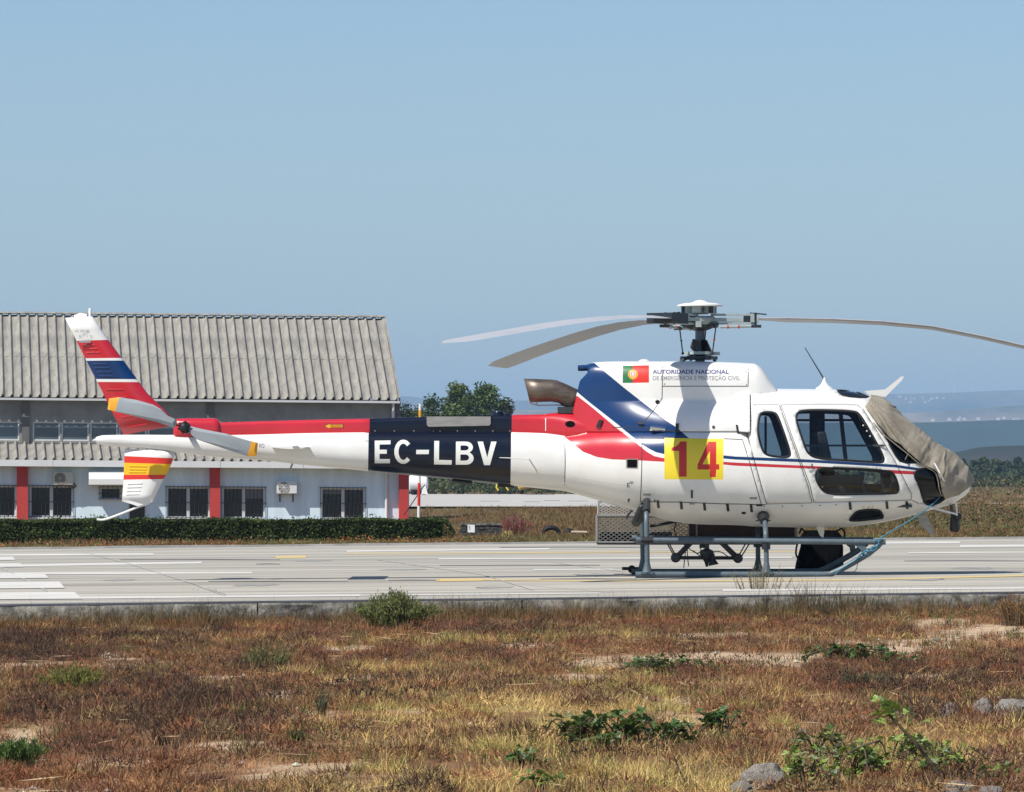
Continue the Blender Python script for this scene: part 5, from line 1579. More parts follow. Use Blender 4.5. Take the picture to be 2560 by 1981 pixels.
pv.inputs['Color'].default_value = (.46, .71, 1.0, 1); pv.inputs["Density"].default_value = 1.05e-4; pv.inputs['Anisotropy'].default_value = 0.0
t.links.new(pv.outputs[0], o_.inputs['Volume'])
haze.data.materials.clear(); haze.data.materials.append(hm)
tag(haze, kind='stuff')

# villages and turbines on the far slopes
whm = mat('village_wall', (.70, .66, .60), .8); rfm = mat('village_roof', (.36, .14, .08), .8)
def far_house(X, Y, D, s_):
    x, y, z = P(X, Y, D - CAMD)
    b = MB(); b.bx(-s_, s_, -s_ * .7, s_ * .7, -s_ * .8, s_ * .7, 0)
    b.add([(-s_ * 1.05, -s_ * .8, s_ * .7), (s_ * 1.05, -s_ * .8, s_ * .7), (s_ * 1.05, s_ * .8, s_ * .7), (-s_ * 1.05, s_ * .8, s_ * .7), (-s_ * 1.05, 0, s_ * 1.15), (s_ * 1.05, 0, s_ * 1.15)], [(0, 1, 5, 4), (2, 3, 4, 5), (0, 4, 3), (1, 2, 5)], 1, False)
    o = b.obj('house', [whm, rfm]); o.location = (x, y, z)
    return tag(o, 'tiny pale house in the hazy village on the far hillside', 'house', 'houses of the far villages')
r_ = random.Random(5)
for k in range(26):
    X = r_.gauss(2290, 34) if k < 14 else r_.uniform(2330, 2550)
    Y = r_.gauss(997, 4) if k < 14 else 1049 + r_.gauss(0, 2.4) - (X - 2330) * .012
    far_house(X, Y, 12150 if k < 14 else 8600, r_.uniform(1.6, 3.0))
turb = None
for X, Yb, h in ((2105, 985, 34), (2360, 981, 40), (2386, 980, 44), (2429, 978, 46), (2140, 985, 38), (2520, 976, 30)):
    D = 13900
    x, y, z = P(X, Yb, D - CAMD)
    if turb is None:
        turb = empty('wind_turbine', (x, y, z), 'faint white wind turbine on the far hazy ridge', 'wind turbine', 'wind turbines on the far ridge'); turb['local'] = 1
        b = MB(); b.tube([(0, 0, -20), (0, 0, 32)], [1.0, .7], 8); b.obj('tower', M['whiteplastic'], turb)
        for a in (90, 210, 330):
            b = MB(); b.tube([(0, -2, 32), (17 * math.cos(R(a + 14)), -2, 32 + 17 * math.sin(R(a + 14)))], [.6, .25], 6); b.obj('turbine_blade', M['whiteplastic'], turb)
        b = MB(); b.tube([(0, -3, 32), (0, 3, 32)], 1.3, 8); b.obj('nacelle', M['whiteplastic'], turb)
        del turb['local']
    else:
        c_ = turb.copy(); C.objects.link(c_); c_.location = (x, y, z); c_.scale = (h / 44,) * 3
        for ch in list(turb.children):
            q = ch.copy(); C.objects.link(q); q.parent = c_

# ================================================================== the hangar
BA = R(6)
BO = (P(1011, 0, 130)[0], 130.0)
root = empty('airfield_building', (BO[0], BO[1], 0), 'long white and grey hangar building with corrugated roofs and red pilasters', 'building')
root.rotation_euler = (0, 0, BA); root['local'] = 1
cB, sB = math.cos(BA), math.sin(BA)
def BU(X, v):
    k = (X - 1280) / FPX
    return -((BO[0] - v * sB - k * (BO[1] + CAMD + v * cB)) / (cB - k * sB))
def BZ(Y, lx, v):
    d = BO[1] + CAMD + lx * sB + v * cB
    return EYE - (Y - HOR) / FPX * d
def B3(X, Y, v):
    lx = BU(X, v); return lx, v, BZ(Y, lx, v)
TILT = -.0070
LEFT = -24.0
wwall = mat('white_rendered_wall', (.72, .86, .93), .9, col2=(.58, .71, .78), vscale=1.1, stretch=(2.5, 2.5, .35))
gwall = mat('grey_concrete_wall', (.30, .29, .27), .9, col2=(.22, .215, .20), vscale=1.6, bump=.2)
gpil = mat('grey_pilaster', (.15, .15, .14), .9, var=.2)
redp = mat('red_pilaster', (.50, .05, .04), .8, var=.12, vscale=1.5)
cement = mat('fibre_cement', (.31, .295, .255), .95, col2=(.18, .17, .155), vscale=2.2, stretch=(2.2, .5, .5), bump=.3, bscale=14)
fascia = mat('white_fascia', (.68, .69, .69), .8, var=.08, vscale=1)
wframe = mat('white_window_frame', (.62, .63, .62), .6)
pane = mat('dark_window_pane', (.016, .02, .026), .12, var=.5, vscale=1.5, spec=.6)
paneg = mat('grey_window_pane', (.12, .16, .19), .2, var=.4, vscale=.8, spec=.6)
blindm = mat('grey_roller_blind', (.16, .16, .15), .8)
bars = mat('black_iron_bars', (.02, .022, .03), .5)
pipem = mat('white_pipe', (.66, .66, .65), .6)
zf0, zf1 = BZ(1173, 0, -.6), BZ(1157, 0, -.6)      # fascia
zw = BZ(1160, 0, 0)
z_low_top = BZ(1117, 0, 2.6)
V1 = 2.7                                              # plane of the upper wall
zU0, zU1 = BZ(1125, 0, V1), BZ(1005, 0, V1)
zE = BZ(1002, 0, V1 - .35); VR = V1 + 6.3
zR = BZ(797, -.6, VR)
FLOOR = -.45
def tl(z, lx): return z + TILT * lx
def slopebox(b, x0, x1, y0, y1, z0, z1, m=0):
    """box whose top and bottom follow the slight fall of the building"""
    vs = [(x, y, tl(z, x)) for x in (x0, x1) for y in (y0, y1) for z in (z0, z1)]
    b.add(vs, [(0, 1, 3, 2), (4, 6, 7, 5), (0, 4, 5, 1), (2, 3, 7, 6), (0, 2, 6, 4), (1, 5, 7, 3)], m, False)
# lower wall with real window openings
wins = [(-60, 40), (75, 182), (250, 303), (320, 366), (417, 524), (556, 662), (803, 912)]
WT, WB = 1222, 1299
ops = []
for a, c_ in wins:
    t0, t1 = (1222, 1299)
    if a == 250: t0, t1 = 1224, 1254
    if a == 320: t0, t1 = 1256, 1310
    ops.append((BU(a, 0), BU(c_, 0), BZ(t1, 0, 0), BZ(t0, 0, 0)))
ops.append((BU(-260, 0), BU(-150, 0), BZ(WB, 0, 0), BZ(WT, 0, 0)))
def wall_with_openings(name, x0, x1, y0, y1, z0, z1, ops, m):
    b = MB()
    xs_ = sorted(set([x0, x1] + [q for o in ops for q in o[:2]]))
    for a, c_ in zip(xs_[:-1], xs_[1:]):
        mid = (a + c_) / 2
        o = [o for o in ops if o[0] <= mid <= o[1]]
        if o: slopebox(b, a, c_, y0, y1, z0, o[0][2]); slopebox(b, a, c_, y0, y1, o[0][3], z1)
        else: slopebox(b, a, c_, y0, y1, z0, z1)
    return b.obj(name, m, root)
wall_with_openings('lower_wall', LEFT, 0, 0, .22, FLOOR, zw + .05, sorted(ops), wwall)
for k, (x0, x1, z0, z1) in enumerate(ops):
    b = MB()
    fw = .055
    slopebox(b, x0, x1, .06, .13, z1 - fw, z1); slopebox(b, x0, x1, .06, .13, z0, z0 + fw)
    slopebox(b, x0, x0 + fw, .06, .13, z0 + fw, z1 - fw); slopebox(b, x1 - fw, x1, .06, .13, z0 + fw, z1 - fw)
    small = x1 - x0 < .9
    if not small: slopebox(b, (x0 + x1) / 2 - .06, (x0 + x1) / 2 + .06, .06, .13, z0 + fw, z1 - fw)
    w = b.obj('window', wframe, root)
    ins = [(x0 + fw, x1 - fw)] if small else [(x0 + fw, (x0 + x1) / 2 - .06), ((x0 + x1) / 2 + .06, x1 - fw)]
    for a, c_ in ins:
        b = MB(); slopebox(b, a, c_, .10, .115, z0 + fw, z1 - fw); b.obj('pane', pane, w)
        if (k + len(w.children)) % 3 == 1 and not small:
            b = MB(); slopebox(b, a + .01, c_ - .01, .088, .097, z1 - fw - (.16 + .09 * (k % 3)), z1 - fw); b.obj('roller_blind', blindm, w)
    if k not in (3,):
        b = MB()
        for x in np.linspace(x0 - .03, x1 + .03, max(4, int((x1 - x0) / .125))): slopebox(b, x - .009, x + .009, -.05, -.032, z0 - .05, z1 + .05)
        for z in (z0 + .02, (z0 + z1) / 2, z1 + .02): slopebox(b, x0 - .06, x1 + .06, -.062, -.05, z - .012, z + .012)
        b.obj('window_bars', bars, w)
    b = MB(); slopebox(b, x0 - .05, x1 + .05, -.06, .06, z0 - .06, z0 - .002); b.obj('window_sill', wframe, w)
# red pilasters
for a, c_ in ((42, 72), (525, 552), (998, 1023), (-440, -410)):
    x0, x1 = BU(a, -.26), BU(c_, -.26)
    b = MB(); slopebox(b, x0, x1 - .03, -.30, -.001 if c_ < 1000 else .05, FLOOR, zf0 + .02); b.obj('pilaster', redp, root)
# fascia / gutter in lengths, soffit
x = 0.35; k = 0
while x > LEFT:
    x2 = x - (1.05 if k == 0 else 3.0)
    b = MB(); slopebox(b, x2 + .006, x - .006, -.62, -.55, zf0, zf1); b.obj('fascia_board', fascia, root)
    x = x2; k += 1
b = MB(); slopebox(b, LEFT, .32, -.545, .2, zf0 + .06, zf0 + .10); b.obj('soffit', wwall, root)
b = MB(); slopebox(b, -.02, .20, .3, V1 + 9, FLOOR, zw + .3); slopebox(b, LEFT, 0.0, V1 + 8.5, V1 + 8.7, FLOOR, zU1); b.obj('end_wall', wwall, root)
# corrugated sheets
PIT = .335
def sheet_profile(n):
    """one rib every pitch: broad pan, round narrow rib"""
    pts = []
    for k in range(n):
        for u, h in ((0, 0), (.30, .004), (.52, .008), (.62, .04), (.70, .095), (.79, .112), (.88, .085), (.95, .015)):
            pts.append(((k + u) * PIT, h))
    pts.append((n * PIT, 0))
    return pts
def roof_sheets(x_right, nsheets, va, za, vb, zb, seg, name):
    pr = sheet_profile(3)
    me0 = None
    for k in range(nsheets):
        x0 = x_right - (k + 1) * 3 * PIT
        b = MB()
        for j in range(seg):
            t0, t1 = j / seg - (.02 if j else 0), (j + 1) / seg
            lift0 = .012 if j == 0 else .012; 
            vs = []
            for t, lift in ((t0, .022), (t1, .0)):
                for x, h in pr:
                    vs.append((x, va + (vb - va) * t, tl(za + (zb - za) * t + h + lift, x0 + x) - tl(0, x0)))
            n = len(pr)
            b.add(vs, [(i, i + 1, n + i + 1, n + i) for i in range(n - 1)], 0)
            b.add([(v[0], v[1], v[2]) for v in vs[:n]] + [(v[0], v[1], v[2] - .018) for v in vs[:n]], [(i, n + i, n + i + 1, i + 1) for i in range(n - 1)], 0, False)
        if me0 is None: me0 = b.mesh(name, [cement], 50)
        o = bpy.data.objects.new(name, me0); C.objects.link(o); o.parent = root
        o.location = (x0, 0, tl(0, x0))
zr0 = zf1 - .03
roof_sheets(.15, 22, -.56, zr0, V1, z_low_top, 1, 'roof_sheet')
ux1 = BU(999, V1 - .4)
roof_sheets(ux1, 23, V1 - .40, zE, VR, zR, 2, 'roof_sheet')
# ridge caps and verge
x = ux1 + .05
while x > LEFT:
    x2 = x - 1.0
    b = MB(); b.add([(a, v, tl(z, a)) for a in (x2 + .01, x) for v, z in ((VR - .22, zR + .06), (VR - .05, zR + .125), (VR + .08, zR + .125), (VR + .25, zR + .05))], [(0, 1, 5, 4), (1, 2, 6, 5), (2, 3, 7, 6)], 0)
    b.obj('ridge_cap', cement, root); x = x2
b = MB()
for t0, t1 in ((0, .97),):
    va, vb = V1 - .4 + (VR - V1 + .4) * t0, V1 - .4 + (VR - V1 + .4) * t1
    b.add([(ux1 + dx, v, z + dz) for v, z in ((va, zE), (vb, zE + (zR - zE) * .97)) for dx, dz in ((-.12, .10), (.03, .10), (.03, -.10), (.0, -.12))], [(0, 1, 5, 4), (1, 2, 6, 5), (2, 3, 7, 6)], 0)
b.obj('verge_trim', cement, root)
b = MB(); slopebox(b, LEFT, ux1 - .1, VR + .05, VR + 5, zE, zE + .1); b.add([(LEFT, VR, zR), (ux1 - .1, VR, zR), (ux1 - .1, VR + 6.3, zE), (LEFT, VR + 6.3, zE)], [(0, 1, 2, 3)]); b.obj('rear_roof', cement, root)
# upper wall, pilasters, strip windows
uops = []
ux0 = BU(996, V1)
pil = [(55, 73), (517, 535), (983, 1000), (-407, -389)]
yT_, yB_ = 1062, 1109
for a, c_ in ((80, 512), (-385, 50), (545, 975)):
    n = 6
    for k in range(n):
        w_ = (c_ - a) / n
        uops.append((BU(a + k * w_ + 2, V1), BU(a + (k + 1) * w_ - 2, V1), BZ(yB_, 0, V1), BZ(yT_, 0, V1)))
wall_with_openings('upper_wall', LEFT, ux0 - .05, V1, V1 + .2, z_low_top - .4, zU1, sorted(uops), gwall)
b = MB(); slopebox(b, ux0 - .05, ux0 + .0, V1 + .0, V1 + 12, z_low_top - 2.5, zU1); b.add([(ux0 - .02, V1, zU1), (ux0 - .02, VR, zR - .1), (ux0 - .02, V1 + 12, zU1)], [(0, 1, 2)]); b.obj('gable_wall', gwall, root)
for x0, x1, z0, z1 in uops:
    b = MB(); fw = .05
    slopebox(b, x0, x1, V1 + .04, V1 + .10, z1 - fw, z1); slopebox(b, x0, x1, V1 + .04, V1 + .10, z0, z0 + fw); slopebox(b, x0, x0 + fw, V1 + .04, V1 + .10, z0 + fw, z1 - fw); slopebox(b, x1 - fw, x1, V1 + .04, V1 + .10, z0 + fw, z1 - fw)
    w = b.obj('window', wframe, root)
    b = MB(); slopebox(b, x0 + fw, x1 - fw, V1 + .06, V1 + .08, z0 + fw, z1 - fw); b.obj('pane', paneg, w)
for a, c_ in pil:
    b = MB(); slopebox(b, BU(a, V1 - .1), BU(c_, V1 - .1), V1 - .10, V1 - .002, z_low_top - .1, zU1 - .06); b.obj('pilaster', gpil, root)
b = MB(); slopebox(b, LEFT, ux1, V1 - .52, V1 - .40, zE - .10, zE - .02); b.obj('gutter', mat('white_gutter', (.55, .56, .56), .6), root)
b = MB(); slopebox(b, LEFT, ux0 - .1, V1 - .05, V1 - .005, BZ(1121, 0, V1), BZ(1114, 0, V1)); b.obj('flashing', gpil, root)
for X, v, Ya, Yb in ((983, V1 - .2, 1010, 1112), (966, -.1, 1176, 1300)):
    b = MB(); x = BU(X, v); b.tube([(x, v, BZ(Yb, x, v)), (x, v, BZ(Ya, x, v)), (x, v - .15, BZ(Ya - 5, x, v))], .055, 10); b.obj('downpipe', pipem, root)
# awning over the small window
ax0, ax1 = BU(222, -.5), BU(345, -.5)
zA, zB_ = BZ(1212, 0, -.9), BZ(1176, 0, 0)
pr = [(0, zB_), (-.35, zB_ - .02), (-.68, zB_ - .14), (-.86, zB_ - .32), (-.86, zA), (-.84, zA), (-.84, zB_ - .34), (-.66, zB_ - .17), (-.34, zB_ - .05), (0, zB_ - .03)]
b = MB(); n = len(pr)
b.add([(x, v, z) for x in (ax0, ax1) for v, z in pr], [(i, (i + 1) % n, (i + 1) % n + n, i + n) for i in range(n)], 0)
for x in (ax0, ax1): b.add([(x, v, z) for v, z in pr[:5]] + [(x, 0, zA)], [tuple(range(6))], 0, False)
b.obj('awning', mat('white_awning', (.72, .72, .70), .7), root)
del root['local']

def ac_unit(X0, X1, Y0, Y1, label, front, yel):
    lx0, lx1 = BU(X0, -.36), BU(X1, -.36)
    z0, z1 = BZ(Y1, lx0, -.36), BZ(Y0, lx0, -.36)
    w, h = lx1 - lx0, z1 - z0
    cx_, cz = (lx0 + lx1) / 2, z0
    o = empty('air_conditioner', (BO[0] + cx_ * cB + .20 * sB, BO[1] + cx_ * sB - .20 * cB, cz), label, 'air conditioner')
    o.rotation_euler = (0, 0, BA); o['local'] = 1
    body = mat('ac_casing', yel, .5, var=.06)
    b = MB(); b.bx(-w / 2, w / 2, -.15, .15, 0, h); q = b.obj('casing', body, o); m = q.modifiers.new('b', 'BEVEL'); m.width = .02; m.segments = 2
    fx = -w * .16
    r_ = h * .42
    b = MB(); b.lathe([(r_, -.153), (r_, -.160), (r_ * .96, -.160)], (fx, 0, h * .5), 'y', 28); b.obj('fan_recess', M['dgrey'], o)
    b = MB()
    for k in range(5):
        rr = r_ * (k + 1) / 5
        b.tube([(fx + rr * math.cos(a), -.168, h * .5 + rr * math.sin(a)) for a in np.linspace(0, 2 * np.pi, 21)], .006, 4, 0, False)
    for a in np.linspace(0, np.pi, 5)[:-1]: b.tube([(fx + r_ * math.cos(a), -.168, h * .5 + r_ * math.sin(a)), (fx - r_ * math.cos(a), -.168, h * .5 - r_ * math.sin(a))], .006, 4)
    b.obj('fan_grille', body, o)
    b = MB()
    for s_ in (-1, 1): b.bx(s_ * w * .32 - .02, s_ * w * .32 + .02, -.14, .19, -.05, -.004); b.bx(s_ * w * .32 - .02, s_ * w * .32 + .02, .16, .19, -.3, -.05)
    b.obj('bracket', M['dgrey'], o)
    if front:
        b = MB(); b.tube(spline([(w / 2, .05, .1), (w / 2 + .1, .1, -.05), (w / 2 - .1, .12, -.12)], 4), .02, 6); b.obj('refrigerant_pipe', M['black'], o)
    del o['local']
ac_unit(692, 743, 1203, 1235, 'white wall air conditioner to the right of the middle red pilaster', False, (.70, .70, .68))
ac_unit(133, 183, 1180, 1213, 'yellowed air conditioner above the barred window left of the white awning', True, (.55, .54, .45))
# ================================================================== vegetation
leafm = mat('foliage', (1, 1, 1), .75, attr='Col', spec=.25, transl=.25)
grassm = mat('dry_grass_blades', (1, 1, 1), .85, attr='Col', spec=.15, transl=.2)

def rand_unit(n):
    v = rng.normal(size=(n, 3)); return v / np.linalg.norm(v, axis=1, keepdims=True)
def leaf_quads(cen, size, col, up=.3, nrm=None, axis=None, wid=.45):
    """one pointed leaf (4 vertices) per centre"""
    n = len(cen)
    a = rand_unit(n) if nrm is None else nrm
    a[:, 2] = np.abs(a[:, 2]) * 1.0 + up; a /= np.linalg.norm(a, axis=1, keepdims=True)
    t = np.cross(a, rand_unit(n)); t /= np.linalg.norm(t, axis=1, keepdims=True) + 1e-9
    if axis is not None:
        t = axis / np.linalg.norm(axis, axis=1, keepdims=True)
    b = np.cross(a, t); b /= np.linalg.norm(b, axis=1, keepdims=True) + 1e-9
    s_ = (np.asarray(size) * np.ones(n))[:, None]
    V = np.stack([cen - t * s_, cen + b * s_ * wid, cen + t * s_, cen - b * s_ * wid], 1).reshape(-1, 3)
    F = np.arange(4 * n).reshape(n, 4)
    return V, F, np.repeat(col, 4, 0)
def jitter(base, n, v=.25, alt=None, p=.0):
    c = np.tile(np.array(base, float), (n, 1)) * (1 + v * (rng.random((n, 1)) * 2 - 1)) * (1 + .08 * (rng.random((n, 3)) * 2 - 1))
    if alt is not None:
        k = rng.random(n) < p; c[k] = np.array(alt) * (1 + v * (rng.random((k.sum(), 1)) * 2 - 1))
    return c

def foliage_obj(name, V, F, col, parent=None, m=None, stuff=True):
    o = put(name, np_mesh(name, V, F, col, [m or leafm]), parent)
    if stuff: o['kind'] = 'stuff'
    return o

barkm = mat('bark', (.10, .075, .055), .95, col2=(.05, .038, .03), vscale=9, stretch=(1, 1, .2), bump=.6, bscale=20)

# ---- trees
def tree(name, X, Ytop, d, width_px, label, group, nclump, leaf, colors, base_z=0.0, pine=True, cat='tree', flat=.8, low=.18):
    k = d / FPX
    x = (X - 1280) * k; zt = EYE - (Ytop - HOR) * k; h = zt - base_z; w = width_px * k / 2
    root = empty(name, (x, d - CAMD, base_z), label, cat, group)
    b = MB()
    lean = rng.normal(0, .03, 2)
    trunk = [(x, d - CAMD, base_z - .2), (x + lean[0] * h, d - CAMD + lean[1] * h, base_z + h * .35), (x + lean[0] * h * 1.4, d - CAMD, base_z + h * .7), (x + lean[0] * h, d - CAMD, base_z + h * .93)]
    r0 = .03 * h + .03
    b.tube(trunk, [r0, r0 * .75, r0 * .45, r0 * .15], 8); b.obj('trunk', barkm, root)
    lb = MB()
    cl_c, cl_r = [], []
    for i in range(nclump):
        t = low + (1 - low) * rng.random() ** .8
        env = (w * max(.04, (1.04 - t) / (1.04 - low)) ** .62 if name == 'pine_tree' else w * (math.sin(min(1, (1.06 - t) / (1.06 - low)) * math.pi * .5) ** .8)) * (1 - .25 * max(0, (.35 - t) / .35))
        a = rng.random() * 6.283; rr = env * (.45 + .55 * rng.random() ** .5)
        c_ = np.array([x + lean[0] * h + rr * math.cos(a), d - CAMD + rr * math.sin(a), base_z + h * t])
        cl_c.append(c_); cl_r.append(max(.05, .16 * h * (.6 + .8 * rng.random()) * (1.15 - .6 * t)))
        if i % 3 == 0:
            p0 = np.array([x + lean[0] * h * t, d - CAMD, base_z + h * max(.1, t - .22)])
            lb.tube([p0, p0 * .45 + c_ * .55 + np.array([0, 0, -.03 * h]), c_], [r0 * .35, r0 * .2, r0 * .07], 5)
    lb.obj('limb', barkm, root)
    Vs, Fs, Cs, n0 = [], [], [], 0
    for c_, r_ in zip(cl_c, cl_r):
        n = int(leaf[0])
        p = rand_unit(n) * (rng.random((n, 1)) ** .45) * r_ * np.array([1, 1, flat])
        base = np.array(colors[rng.integers(len(colors))])
        col = jitter(base, n, .35)
        V, F, cc = leaf_quads(c_ + p, leaf[1] * (.6 + .8 * rng.random(n)), col, .15)
        Vs.append(V); Fs.append(F + n0); Cs.append(cc); n0 += len(V)
    foliage_obj('crown', np.concatenate(Vs), np.concatenate(Fs), np.concatenate(Cs), root)
    return root
PG = [(.070, .112, .030), (.092, .138, .036), (.046, .078, .025), (.108, .150, .040)]
DG = [(.050, .075, .024), (.070, .092, .028), (.034, .052, .020), (.088, .098, .034)]
grp = 'trees behind the far taxiway'
tree('pine_tree', 1152, 968, 440, 120, 'tall pine tree whose pointed top rises highest above the tail boom', grp, 70, (130, .16), PG)
tree('pine_tree', 1222, 974, 455, 150, 'broad rounded pine tree just right of the highest pine', grp, 95, (130, .16), PG)
tree('pine_tree', 1085, 1000, 450, 56, 'small narrow dark tree left of the tall pines', grp, 36, (110, .15), PG)
for X, Y, w, lab in ((1016, 1018, 60, 'low bushy tree beside the hangar corner'), (1052, 1022, 60, 'low dark tree behind the striped pole'), (1262, 1008, 60, 'small tree at the right foot of the broad pine'), (1110, 1010, 60, 'low tree filling the gap below the narrow dark tree')):
    tree('broadleaf_tree', X, Y, 460, w, lab, grp, 34, (110, .15), DG, cat='tree')
# tree line on the right
r2 = random.Random(11)
specs = [(2404, 1152, 60), (2436, 1156, 50), (2462, 1149, 46), (2490, 1153, 54), (2520, 1158, 50), (2546, 1148, 56), (2580, 1150, 60), (2375, 1168, 50), (2450, 1170, 50), (2505, 1172, 56), (2560, 1170, 60), (2330, 1175, 60), (2270, 1172, 70)]
labs = ['first full tree right of the helicopter nose on the skyline', 'lower round tree next to the first skyline tree', 'slim taller tree in the middle of the right tree line', 'broad tree right of the slim taller tree', 'low dark tree near the right picture edge', 'tall tree at the right picture edge', 'tree cut by the right picture edge', 'tree partly hidden behind the helicopter nose', 'shorter tree in front of the slim taller tree', 'short tree in front of the broad tree', 'short tree in front of the tall edge tree', 'tree hidden behind the canvas cover', 'tree behind the cabin windows']
for (X, Y, w), lab in zip(specs, labs):
    tree('field_tree', X, Y, 900 + r2.uniform(-40, 60), w, lab, 'tree line beyond the dry field', 34, (90, .30), DG, base_z=-.6, flat=.9, low=.06)
# scrub bands: uncountable
def scrub(name, x0, x1, y0, y1, n, h, size, colors, zfun=None):
    x = x0 + (x1 - x0) * rng.random(n); y = y0 + (y1 - y0) * rng.random(n)
    hh = h * (.35 + .9 * fbm(x, y, max(1.2, (x1 - x0) / 26), 77)) * rng.random(n) ** .5
    z = (zground(x, y) if zfun is None else zfun(x, y)) + hh
    cc = np.array(colors)[(fbm(x, y, (x1 - x0) / 30, 55) * len(colors) * .999).astype(int)]
    col = cc * (1 + .35 * (rng.random((n, 1)) * 2 - 1))
    V, F, c_ = leaf_quads(np.stack([x, y, z], -1), size * (.6 + .8 * rng.random(n)), col, .2)
    return foliage_obj(name, V, F, c_)
scrub('scrub_bank', -30, 14, 368, 392, 16000, 1.3, .16, [(.05, .075, .035), (.07, .095, .04), (.10, .115, .05), (.04, .06, .03)])
scrub('dark_thicket', -40, 26, 394, 400, 9000, 3.2, .22, [(.025, .045, .02), (.04, .06, .025)])
scrub('field_scrub', 5.5, 19, 40, 105, 9000, .55, .036, [(.09, .105, .042), (.15, .12, .055), (.065, .09, .032), (.22, .13, .055)])
scrub('far_field_scrub', 9, 62, 170, 430, 8000, 1.5, .10, [(.07, .09, .035), (.10, .115, .045), (.16, .12, .055), (.05, .07, .028)])
scrub('tree_belt', 40, 140, 830, 850, 14000, 3.0, .34, [(.035, .058, .024), (.05, .072, .028), (.028, .046, .02)])

# ---- hedge along the far edge of the runway, left
def hedge():
    x0, x1 = -16, (1148 - 1280) / FPX * 118
    yh = 53.0
    top = EYE - (1298 - HOR) / FPX * 118
    root = empty('hedge', ((x0 + x1) / 2, yh, -.35), 'long clipped dark green hedge in front of the hangar', 'hedge')
    n = 66000
    face = rng.random(n)
    x = x0 + (x1 - x0) * rng.random(n)
    bz = -.45
    u = rng.random(n)
    y = np.where(face < .55, yh - .45 + .10 * rng.random(n), yh - .45 + .9 * rng.random(n))
    z = np.where(face < .55, bz + (top - bz) * u, top - .06 * rng.random(n))
    lump = (fbm(x, z + y, .5, 91) - .5)
    y += -lump * .34 * (face < .55); z += lump * .09 + .10 * (fbm(x, y, 1.2, 61) - .5); z += (rng.random(n) < .02) * rng.random(n) * .10
    end = smooth01((x1 - x) / .35); z = bz + (z - bz) * (.35 + .65 * end ** .6)
    col = jitter((.045, .070, .018), n, .45, (.11, .12, .03), .14) * (.55 + .9 * fbm(x, z, .8, 97))[:, None]
    V, F, c_ = leaf_quads(np.stack([x, y, z], -1), .022 + .018 * rng.random(n), col, .1)
    foliage_obj('foliage', V, F, c_, root)
    b = MB()
    for k in range(40):
        xx = x0 + (x1 - x0 - .3) * (k + .5) / 40
        b.tube([(xx, yh, bz - .1), (xx + .05, yh, bz + .5)], .02, 5)
    b.bx(x0, x1 - .35, yh - .30, yh + .36, bz, top - .05)
    b.obj('branches', mat('hedge_inside', (.02, .03, .012), .95, var=.4, vscale=5), root)
hedge()

# ---- grass tufts as real blades
def tufts(name, x, y, h, nb, spread, w, colA, colB, mix, lean=.5, zoff=0.0, bend=.5):
    """x, y, h: arrays of tufts; nb blades each"""
    n = len(x)
    z = zground(x, y) + zoff
    N = n * nb
    tx = np.repeat(x, nb); ty = np.repeat(y, nb); tz = np.repeat(z, nb); th = np.repeat(h, nb)
    a = rng.random(N) * 6.283; r_ = spread * np.sqrt(rng.random(N)) * np.repeat(.6 + .8 * rng.random(n), nb)
    bx_ = tx + r_ * np.cos(a); by_ = ty + r_ * np.sin(a)
    bh = th * (.45 + .75 * rng.random(N))
    la = rng.random(N) * 6.283; ll = lean * rng.random(N) * bh
    mx, my, mz = bx_ + ll * .35 * np.cos(la), by_ + ll * .35 * np.sin(la), tz + bh * .55
    ex_, ey_, ez = bx_ + ll * np.cos(la), by_ + ll * np.sin(la), tz + bh * (1 - bend * .4 * rng.random(N))
    wa = rng.random(N) * 6.283; wx, wy = np.cos(wa) * w * .5, np.sin(wa) * w * .5 * .6
    V = np.stack([np.stack([bx_ - wx, by_ - wy, tz - .01], -1), np.stack([bx_ + wx, by_ + wy, tz - .01], -1), np.stack([mx + wx * .8, my + wy * .8, mz], -1), np.stack([mx - wx * .8, my - wy * .8, mz], -1), np.stack([ex_, ey_, ez], -1)], 1).reshape(-1, 3)
    b0 = np.arange(N) * 5
    F = np.concatenate([np.stack([b0, b0 + 1, b0 + 2], -1), np.stack([b0, b0 + 2, b0 + 3], -1), np.stack([b0 + 3, b0 + 2, b0 + 4], -1)])
    m_ = np.repeat(np.clip(mix + .25 * (rng.random(n) - .5), 0, 1), nb)[:, None]
    col = (np.array(colA) * (1 - m_) + np.array(colB) * m_) * (1 + .35 * (rng.random((N, 1)) * 2 - 1)) * np.repeat((.65 + .7 * rng.random(n)) * (.5 + 1.0 * fbm(x, y, .7, 881)), nb)[:, None]
    o = put(name, np_mesh(name, V, F, np.repeat(col, 5, 0), [grassm])); o['kind'] = 'stuff'
    return o
def sample_fg(n):
    d = np.sqrt(rng.uniform(24.5 ** 2, 55.5 ** 2, n)); x = (rng.random(n) * 2 - 1) * (d * 1280 / FPX * 1.12 + 2.2)
    y = d - CAMD
    k = y < near_edge(x) - .18
    return x[k], y[k]
